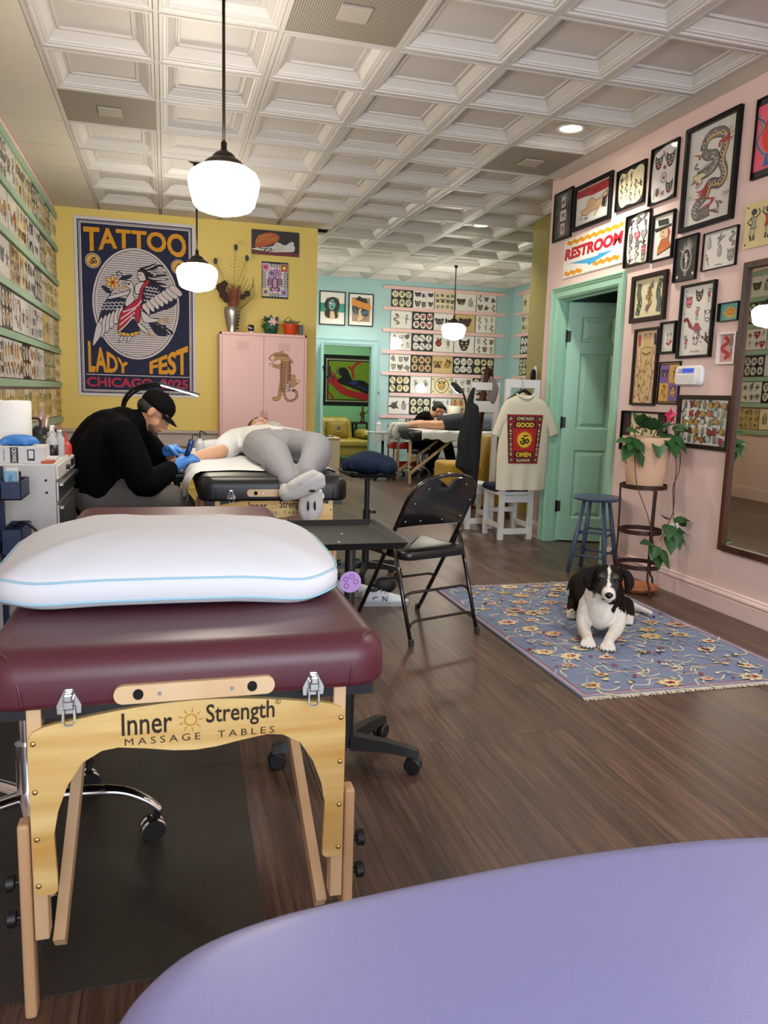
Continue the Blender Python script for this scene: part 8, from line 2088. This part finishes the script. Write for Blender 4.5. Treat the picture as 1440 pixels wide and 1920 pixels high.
for k in range(7): ta.ell((.012+.006*k, 4.487+.0065*k, .772+.0035*k), (.006, .034, .034), 10, 6)
ta.build('arm_tattoo', mat('faded tattoo ink', '#6a4a3c', .6, noise=(60, .4)), t, smooth=True)
# the machine in his hand
t = thing('tattoo_machine', 'dark blue film wrapped tattoo machine held in the blue glove', 'tattoo machine', (.13, 4.59, .86))
MB().tube([(.112, 4.590, .835), (.130, 4.596, .880), (.146, 4.60, .930)], [.014, .017, .018], seg=14).build('grip', mat('deep blue metal', '#1c3a6e', .3, .4), t, smooth=True)
MB().tube([(.112, 4.590, .835), (.104, 4.587, .815)], [.009, .003], seg=10).build('tip', M_steel, t, smooth=True)
MB().tube(spline([(.146, 4.60, .93), (.150, 4.605, .955), (.165, 4.61, .962), (.180, 4.615, .950)], 4), .003, seg=6).build('cord', M_blk, t, smooth=True)
# bottle beside the hand
t = thing('rinse_bottle', 'clear bottle with bent black nozzle standing behind the tattoo machine', 'bottle', (.22, 4.95, .80))
MB().lathe([(0, 0), (.026, 0), (.027, .004), (.027, .085), (.014, .10), (.012, .11), (0, .11)], (.205, 4.95, .808), 16).build('bottle_body', M_clr, t, smooth=True, auto=40)
MB().tube(spline([(.205, 4.95, .915), (.205, 4.95, .955), (.215, 4.95, .962), (.245, 4.95, .945)], 4), .004, seg=6).build('nozzle', M_blk, t, smooth=True)

# ---- sheet over the black table
t = thing('table_sheet', 'crumpled white sheet over the black table under the client', 'sheet', (.53, 4.9, .80))
sm_ = MB(); rws = []
prof = [(.100, .640), (.092, .70), (.108, .755), (.140, .795), (.175, .8015), (.35, .8025), (.55, .8025), (.75, .8025), (.875, .8015), (.912, .790), (.922, .745), (.925, .71)]
for j in range(31):
    y = 4.10+j*(5.715-4.10)/30
    rws.append([(x+(.010*sin(j*.9+i)+.006*sin(j*2.1))*(1 if i < 3 or i > 9 else .3), y+(-.10*max(0, 1-abs(x-.17)/.14)+.05*sin(i*1.9)+(.12 if x > .8 else 0) if j == 0 else (.4*(-.10*max(0, 1-abs(x-.17)/.14)+.05*sin(i*1.9)+(.12 if x > .8 else 0)) if j == 1 else 0)), z+.0035*abs(sin(j*1.3+i*2.2))+(.025*sin(j*.8) if i == 0 else 0)) for i, (x, z) in enumerate(prof)])
sm_.rings([list(reversed(r)) for r in rws], closed=False, cap0=False, cap1=False).build('cloth', M_sheet, t, smooth=True)
heap('folded_sheet', 'bunched white sheet lying left of the client on the black table', 'sheet', (.335, 5.38, .806), (.15, .20, .085), M_sheet, 11, 14, .010)

# ---- client on the black table
t = thing('person', 'client lying face up in grey trousers and white t-shirt, crossed feet toward us', 'person', (.66, 4.7, .80))
HP2, L2, HM2 = head_parts((.655, 5.60, .945), (.05, -.45, .9), (0, .9, .42), 1.0)
rh, rk, ra = (.575, 4.72, .905), (.575, 4.27, .875), (.595, 3.86, .775)
lh, lk, la_ = (.765, 4.72, .905), (.815, 4.28, .905), (.690, 3.88, .810)
rsh, rel, rwr = (.455, 5.27, .885), (.335, 4.90, .845), (.155, 4.72, .815)
lsh, lel, lwr = (.855, 5.27, .890), (.965, 5.38, .885), (.79, 5.62, .930)
heel_u, toe_u = Vector((.575, 3.79, .715)), Vector((.735, 3.74, .800))
foot_up = [limb((.600, 3.87, .770, .034), (.582, 3.82, .725, .038), (*heel_u, .034)), limb((.582, 3.785, .722, .036), (.640, 3.765, .748, .034), (.690, 3.755, .778, .037), (.728, 3.748, .798, .030)), limb((.600, 3.77, .755, .028), (.650, 3.76, .785, .030), (.700, 3.75, .815, .026)), limb((.610, 3.765, .715, .022), (.680, 3.75, .748, .026), (.738, 3.742, .775, .022))]
foot_lo = [limb((.690, 3.88, .795, .034), (.700, 3.82, .745, .038), (.700, 3.79, .71, .034)), limb((.700, 3.79, .715, .036), (.690, 3.765, .665, .034), (.690, 3.75, .625, .034), (.690, 3.745, .60, .026)), limb((.730, 3.79, .705, .026), (.722, 3.76, .65, .028), (.712, 3.75, .62, .024)), limb((.660, 3.78, .69, .024), (.655, 3.755, .64, .024), (.665, 3.75, .61, .022))]
body = HP2+[limb((.655, 5.42, .90, .056), (.655, 5.50, .91, .054)), limb((.665, 4.75, .895, .085), (.66, 4.95, .885, .085), (.655, 5.18, .885, .088), (.655, 5.32, .885, .08)), limb((*rsh, .06), (.655, 5.30, .90, .08), (*lsh, .06)),
     limb((*rh, .08), (*rk, .058), (.58, 4.08, .83, .052), (*ra, .034)), limb((*lh, .08), (*lk, .058), (.76, 4.09, .865, .052), (*la_, .034)),
     limb((*rsh, .052), (*rel, .043), (.245, 4.80, .832, .040), (*rwr, .028)), limb((*lsh, .050), (*lel, .043), (.90, 5.49, .905, .040), (*lwr, .028))]+hand((.105, 4.675, .808), (-.7, -.6, -.05), (0, -.1, 1), 1.0, .25, 1)+hand((.745, 5.66, .935), (-.9, .4, .1), (.2, .5, .8), 1.0, .4, -1)+foot_up+foot_lo
blob('body', body, S_b, t, voxel=.008, smooth=3)
eyes(L2, t)
blob('hair', [ell(L2(0, -.030, .055), (.090, .098, .080), HM2), ell(L2(0, -.055, .0), (.085, .065, .070), HM2)], H_brn, t, voxel=.007, smooth=3)
def bulk(parts, d): return [('limb', [(*q[:3], q[3]+d) for q in p[1]]) if p[0] == 'limb' else p for p in parts]
blob('trousers', [limb((.565, 4.80, .880, .106), (.565, 4.62, .885, .106), (.565, 4.45, .88, .098), (*rk, .090), (.575, 4.08, .835, .082), (.592, 3.92, .79, .060), (.597, 3.855, .768, .052)), limb((.770, 4.80, .880, .106), (.785, 4.62, .888, .106), (.808, 4.44, .90, .098), (*lk, .090), (.775, 4.10, .872, .080), (.71, 3.95, .828, .060), (.693, 3.875, .806, .052)), limb((.560, 4.83, .882, .106), (.67, 4.86, .893, .106), (.78, 4.83, .882, .106)), limb((.58, 4.73, .885, .105), (.67, 4.74, .89, .105), (.77, 4.73, .885, .105)), limb((.60, 4.65, .875, .09), (.75, 4.65, .875, .09))], C_sil, t, voxel=.010, smooth=4)
blob('t_shirt', [limb((.575, 4.88, .885, .104), (.565, 5.02, .885, .104), (.555, 5.20, .885, .104)), limb((.76, 4.88, .885, .104), (.765, 5.02, .885, .104), (.76, 5.20, .885, .104)), limb((.668, 4.84, .895, .106), (.66, 5.05, .90, .104), (.655, 5.22, .90, .104), (.655, 5.34, .895, .092), (.655, 5.39, .895, .072)), limb((*rsh, .085), (.655, 5.30, .90, .10), (*lsh, .085)), limb((*rsh, .085), (.40, 5.10, .868, .085), (.355, 4.96, .852, .076)), limb((*lsh, .082), (.905, 5.315, .888, .070))], C_tee, t, voxel=.010, smooth=4)
so = blob('sock', bulk(foot_up, .004), C_sock, t, voxel=.007, smooth=4)
MB().ell((.690, 3.715, .742), (.017, .004, .007), 10, 6).build('sock_mark', M_snkk, so, smooth=True); a = Art()
for x, z in ((.0, 0), (.012, .006), (.022, .010)): a.ring(x, z, .005, .006, .002, I_gry, 10)
a.build('size_print', so, WM[so.name].inverted() @ Matrix.Translation((.632, 3.7285, .772)))
so = blob('sock', bulk(foot_lo, .004), C_sock, t, voxel=.007, smooth=4)
for x in (.672, .705): MB().ell((x, 3.722, .665), (.006, .006, .026), 8, 6).build('sock_mark', M_snkk, so, smooth=True)
tag(blob('bandana', [limb((.66, 5.33, .994, .012), (.70, 5.30, 1.004, .016), (.75, 5.28, .998, .012)), limb((.66, 5.27, 1.002, .010), (.72, 5.32, 1.008, .014)), ell((.705, 5.30, 1.0), (.05, .03, .012))], mat('black and white print cloth', '#bdb6ac', .8, noise=(70, .9)), voxel=.006, smooth=2), 'small black and white cloth lying on the chest of the client in grey', 'cloth')

# ---- far artist behind the second table
t = thing('person', 'dark haired person in black tattooing at the far blue station', 'person', (3.74, 11.12, 0))
HP3, L3, HM3 = head_parts((3.945, 11.02, 1.015), (.72, -.35, -.60), (.55, -.05, .82), .98)
b3 = HP3+[limb((3.80, 11.06, .93, .058), (3.87, 11.04, .955, .054), (3.91, 11.03, .985, .054)), limb((3.70, 11.10, .52, .12), (3.70, 11.10, .72, .12), (3.76, 11.08, .90, .10)), limb((3.70, 10.92, .90, .055), (3.78, 11.08, .92, .07), (3.82, 11.26, .90, .055)), limb((3.70, 10.92, .89, .05), (3.83, 10.84, .80, .042), (4.05, 10.82, .835, .028)), limb((3.82, 11.26, .89, .05), (3.98, 11.20, .80, .042), (4.10, 10.98, .86, .028)),
     limb((3.72, 11.02, .52, .08), (3.95, 11.00, .53, .062), (3.88, 11.02, .30, .05), (3.80, 11.04, .10, .036)), limb((3.72, 11.18, .52, .08), (4.12, 11.16, .53, .062), (4.22, 11.14, .30, .05), (4.27, 11.12, .10, .036))]
blob('body', b3, S_a, t, voxel=.010, smooth=3)
eyes(L3, t, .98)
blob('hair', [ell(L3(0, -.030, .055), (.082, .090, .074), HM3), ell(L3(0, -.055, .0), (.080, .058, .060), HM3), ell(L3(0, .040, .085), (.060, .045, .032), HM3)], H_dark, t, voxel=.007, smooth=2)
blob('t_shirt', [limb((3.70, 11.10, .52, .15), (3.69, 11.10, .72, .15), (3.75, 11.09, .88, .125), (3.79, 11.07, .92, .085)), limb((3.70, 10.92, .895, .08), (3.77, 11.08, .915, .09), (3.82, 11.26, .895, .08)), limb((3.70, 10.92, .89, .075), (3.77, 10.875, .84, .068)), limb((3.82, 11.26, .89, .075), (3.91, 11.235, .84, .068))], C_blk, t, voxel=.012, smooth=3)
blob('trousers', [limb((3.70, 11.02, .55, .13), (3.93, 11.00, .55, .095), (3.89, 11.02, .32, .08), (3.81, 11.04, .08, .07)), limb((3.70, 11.20, .55, .13), (4.10, 11.16, .55, .095), (4.21, 11.14, .32, .08), (4.27, 11.12, .08, .07)), limb((3.70, 11.02, .55, .13), (3.70, 11.20, .55, .13))], C_blk, t, voxel=.014, smooth=3)
for x, y in ((3.80, 11.02), (4.28, 11.10)): blob('shoe', [limb((x, y, .045, .042), (x+.03, y-.10, .038, .036))], M_snkk, t, voxel=.012, smooth=2)
blob('glove', hand((4.09, 10.81, .845), (.9, .1, -.2), (0, -.2, 1), 1.0, .8)+[limb((4.04, 10.82, .835, .034), (4.08, 10.812, .842, .034))], M_glove, t, voxel=.006, smooth=2)
blob('glove', hand((4.13, 10.93, .868), (.7, -.6, -.2), (0, .2, 1), 1.0, .7, -1)+[limb((4.09, 11.0, .860, .034), (4.12, 10.95, .866, .034))], M_glove, t, voxel=.006, smooth=2)
MB().tube(spline([L3(-.05, .0, -.10), (3.86, 10.93, .84), (3.92, 10.92, .78), (3.93, 10.96, .86), L3(.05, .0, -.10)], 5), .003, seg=5).build('necklace', M_steel, t, smooth=True)
chrome_stool('chrome rolling stool under the far artist in black', 3.68, 11.10, .43, 10, .24)

# ---- far client lying face down
t = thing('person', 'client lying face down in dark shorts and pale socks on the far table', 'person', (4.1, 10.5, .75))
HP4, L4, HM4 = head_parts((5.03, 10.5, .87), (.25, 0, -.96), (.97, 0, .25), 1.0)
b4 = HP4+[limb((4.85, 10.5, .86, .055), (4.94, 10.5, .87, .052)), limb((4.15, 10.5, .87, .11), (4.4, 10.5, .86, .11), (4.66, 10.5, .865, .12), (4.80, 10.5, .86, .08)), limb((4.74, 10.30, .85, .055), (4.76, 10.5, .86, .08), (4.74, 10.70, .85, .055)),
     limb((4.10, 10.41, .855, .085), (3.66, 10.38, .815, .060), (3.52, 10.38, .825, .058), (3.28, 10.38, .805, .036), (3.20, 10.38, .80, .034)), limb((4.10, 10.59, .855, .085), (3.66, 10.62, .815, .060), (3.52, 10.62, .825, .058), (3.28, 10.62, .805, .036), (3.20, 10.62, .80, .034)),
     limb((4.74, 10.30, .845, .05), (4.86, 10.22, .80, .042), (5.00, 10.32, .785, .03)), limb((4.74, 10.70, .845, .05), (4.86, 10.80, .80, .042), (5.00, 10.68, .785, .03))]+hand((5.03, 10.36, .78), (.8, .6, 0), (0, 0, 1), 1, .2)+hand((5.03, 10.64, .78), (.8, -.6, 0), (0, 0, 1), 1, .2, -1)
ft = [[limb((3.27, y, .805, .036), (3.17, y, .80, .040), (3.12, y, .80, .036)), limb((3.14, y, .80, .038), (3.09, y, .75, .036), (3.085, y, .69, .038), (3.10, y, .63, .026)), limb((3.12, y-.02, .80, .03), (3.085, y-.025, .72, .028), (3.10, y-.025, .65, .022)), limb((3.12, y+.02, .80, .03), (3.085, y+.025, .72, .028), (3.10, y+.025, .65, .022))] for y in (10.38, 10.62)]
blob('body', b4+ft[0]+ft[1], S_c, t, voxel=.010, smooth=3)
for f_ in ft: blob('sock', bulk(f_, .005), C_sock, t, voxel=.010, smooth=3)
blob('shorts', [limb((4.30, 10.42, .87, .115), (4.08, 10.40, .87, .118), (3.86, 10.385, .845, .098)), limb((4.30, 10.58, .87, .115), (4.08, 10.60, .87, .118), (3.86, 10.615, .845, .098)), limb((4.25, 10.40, .87, .115), (4.25, 10.60, .87, .115))], mat('charcoal shorts cloth', '#25282e', .85, bump=(20, .4)), t, voxel=.012, smooth=3)
blob('shirt', [limb((4.33, 10.5, .865, .125), (4.55, 10.5, .865, .13), (4.72, 10.5, .865, .125), (4.82, 10.5, .86, .085)), limb((4.36, 10.42, .86, .115), (4.72, 10.38, .86, .11)), limb((4.36, 10.58, .86, .115), (4.72, 10.62, .86, .11)), limb((4.74, 10.30, .85, .075), (4.80, 10.25, .825, .065)), limb((4.74, 10.70, .85, .075), (4.80, 10.75, .825, .065))], mat('blue grey jersey', '#6a7180', .85, bump=(20, .3)), t, voxel=.012, smooth=3)
blob('hair', [ell(L4(0, -.030, .045), (.086, .094, .080), HM4), ell(L4(0, -.055, .0), (.082, .060, .065), HM4)], H_dark, t, voxel=.010, smooth=2)

# ================================================================== THE DOG
O_ = Vector((2.185, 3.455, .0095)); fd = Vector((-.52, -.854, 0)); sd = Vector((.854, -.52, 0))
DP = lambda s, f, z: tuple(O_+sd*s+fd*f+Vector((0, 0, z)))
def dl(*p): return limb(*[(*DP(*q[:3]), q[3]) for q in p])
DMx = Matrix((sd, fd, Vector((0, 0, 1)))).transposed().to_4x4()
def de(s, f, z, r): return ell(DP(s, f, z), r, DMx)
t = thing('dog', 'black and white dog lying on the blue grey rug, facing us', 'dog', O_[:])
hs = .022
dog = [de(0, 0, .150, (.088, .120, .122)), de(0, .05, .125, (.070, .078, .090)), dl((0, 0, .155, .095), (-.02, -.18, .155, .108), (-.05, -.36, .150, .108), (-.06, -.50, .140, .105)),
       de(-.125, -.45, .115, (.070, .115, .105)), de(.06, -.45, .105, (.070, .115, .100)),
       dl((0, .02, .20, .095), (.01, .05, .26, .082), (hs, .06, .30, .070)),
       de(hs, .055, .318, (.074, .082, .066)), de(hs, .085, .292, (.060, .062, .056)), dl((hs, .10, .282, .050), (hs+.004, .150, .262, .038), (hs+.006, .185, .254, .030)), dl((hs, .10, .245, .036), (hs+.004, .155, .232, .024)), de(hs+.006, .165, .246, (.034, .030, .024)),
       dl((-.066, .01, .155, .052), (-.084, .05, .09, .042), (-.080, .11, .050, .034), (-.064, .19, .036, .027), (-.056, .245, .027, .028)),
       dl((.070, .01, .155, .052), (.084, .05, .09, .042), (.074, .11, .055, .034), (.048, .20, .040, .027), (.038, .262, .027, .028)),
       dl((-.135, -.42, .06, .050), (-.150, -.30, .035, .036), (-.155, -.24, .026, .028)), dl((.135, -.42, .06, .050), (.150, -.30, .035, .036), (.150, -.24, .026, .028)),
       dl((.04, -.58, .10, .034), (.12, -.58, .05, .026), (.20, -.52, .030, .020), (.28, -.44, .024, .012))]
for s0, f0 in ((-.056, .262), (.038, .279)):
    for k in range(4): dl_ = (k-1.5)*.0155; dog.append(dl((s0+dl_*.8, f0-.02, .026, .013), (s0+dl_*1.1, f0+.012, .022, .0125), (s0+dl_*1.2, f0+.030-abs(dl_)*.4, .013, .0105)))
for s0 in (-.155, .15):
    for k in range(3): dog.append(dl((s0+(k-1)*.015, -.235, .020, .012), (s0+(k-1)*.016, -.215, .012, .010)))
from mathutils import noise as mnoise
K1, K2, WH, CR, GR = lin('#100c0a'), lin('#22150f'), lin('#e6e2da'), lin('#d2c8b6'), lin('#6f6862')
def mixc(a_, b_, k): k = max(0, min(1, k)); return tuple(x+(y-x)*k for x, y in zip(a_, b_))
def sst(x, e0, e1): k = max(0, min(1, (x-e0)/(e1-e0))); return k*k*(3-2*k)
def dogcol(co):
    p = Vector(co)-O_; s, f, z = p.dot(sd), p.dot(fd), p.z
    nz = mnoise.noise(Vector(co)*30)*.016+mnoise.noise(Vector(co)*95)*.009
    head = z > .215 and f > -.02 and (z > .245 or f > .10)
    if head:
        ds = s-hs
        blaze = sst(.009+nz*.6+.22*max(0, .315-z)*(z < .315), abs(ds), abs(ds)+.008) if f > .06 and z > .26 else 0
        muz = sst(f+.35*(.262-z), .150+nz, .172+nz)
        muz = max(muz, sst(.245+nz-z, 0, .012)*sst(f, .09, .12))
        c = mixc(K1, K2, .4+20*nz)
        brow = sst(.022, abs(abs(ds)-.034)+abs(z-.338)*1.2, abs(abs(ds)-.034)+abs(z-.338)*1.2+.012)*(f > .08)
        c = mixc(c, GR, .45*brow+.25*sst(f, .10, .13)); w = max(blaze, muz)
        c = mixc(c, WH, w)
        if z < .235 and f < .09: c = mixc(c, CR if s < .05 else K1, 1)
        return c
    white = sst(f, -.045+nz*2, -.015+nz*2)                 # chest and forelegs
    if f > -.03 and s+.5*(z-.16) > .055+nz*2 and z > .150+nz*2: white = 0   # dark patch on the right of the neck
    if z < .05+nz and abs(s) > .12 and f < -.20: white = max(white, sst(f, -.275+nz, -.25+nz))
    if s > .10 and f < -.40 and z < .07: white = max(white, sst(s, .15+nz, .17+nz))
    if s < -.11 and f < -.38 and abs(z-.085-.4*(f+.45)) < .016+nz: white = 1
    base = mixc(K1, K2, .5+25*nz)
    w2 = mixc(WH, CR, .35+14*nz)
    return mixc(base, w2, white)
def fur_mat():
    m = bpy.data.materials.new('dog fur'); m.use_nodes = True; nt = m.node_tree; b = nt.nodes['Principled BSDF']; L_ = nt.links.new
    at = nt.nodes.new('ShaderNodeAttribute'); at.attribute_name = 'col'; L_(at.outputs['Color'], b.inputs['Base Color'])
    b.inputs['Roughness'].default_value = .85; b.inputs['Specular IOR Level'].default_value = .15
    tc = nt.nodes.new('ShaderNodeTexCoord'); n = nt.nodes.new('ShaderNodeTexNoise'); n.inputs['Scale'].default_value = 140; n.inputs['Detail'].default_value = 3; L_(tc.outputs['Object'], n.inputs['Vector'])
    bp = nt.nodes.new('ShaderNodeBump'); bp.inputs['Strength'].default_value = .5; bp.inputs['Distance'].default_value = .004; L_(n.outputs['Fac'], bp.inputs['Height']); L_(bp.outputs[0], b.inputs['Normal'])
    return m
M_fur = fur_mat()
def floor_clamp(me):
    for v in me.vertices: v.co.z = max(v.co.z, O_.z+.0003)
blob('body', dog, M_fur, t, voxel=.0052, smooth=4, color=dogcol, extra=floor_clamp)
M_ear = mat('dark ear fur', '#191412', .85, spec=.2, noise=(40, .25), bump=(140, .5)); M_nose = mat('wet black nose', '#0b0a0a', .25); M_deye = mat('dark dog eye', '#150d08', .12, spec=.8)
for q in (-1, 1):
    blob('ear', [dl((hs+q*.058, .045, .362, .016), (hs+q*.088, .055, .345, .020), (hs+q*.102, .065, .312, .026), (hs+q*.102, .072, .285, .024), (hs+q*.096, .078, .268, .015)), dl((hs+q*.060, .030, .358, .014), (hs+q*.096, .030, .320, .018), (hs+q*.106, .045, .290, .016))], M_ear, t, voxel=.005, smooth=5)
    e = MB().ell(DP(hs+q*.036, .123, .315), (.0115, .0115, .0105), 14, 10).build('eye', M_deye, t, smooth=True)
    MB().tube([DP(hs+q*.022, .128, .316), DP(hs+q*.034, .132, .3265), DP(hs+q*.050, .122, .318)], .004, seg=6).build('eyelid', M_ear, t, smooth=True)
blob('nose', [de(hs+.006, .208, .262, (.0205, .014, .015)), de(hs+.006, .212, .254, (.012, .010, .010))], M_nose, t, voxel=.003, smooth=2)
MB().tube([DP(hs-.026, .160, .226), DP(hs-.012, .192, .233), DP(hs+.006, .204, .239), DP(hs+.024, .192, .233), DP(hs+.038, .160, .226)], .0032, seg=6).build('mouth', M_nose, t, smooth=True)
for s0, f0 in ((-.056, .262), (.038, .279)):
    for k in range(4):
        dl_ = (k-1.5)*.0155; MB().tube([DP(s0+dl_*1.2, f0+.036-abs(dl_)*.4, .013), DP(s0+dl_*1.22, f0+.046-abs(dl_)*.4, .006)], [.0042, .0018], seg=6).build('claw', M_nose, t, smooth=True)
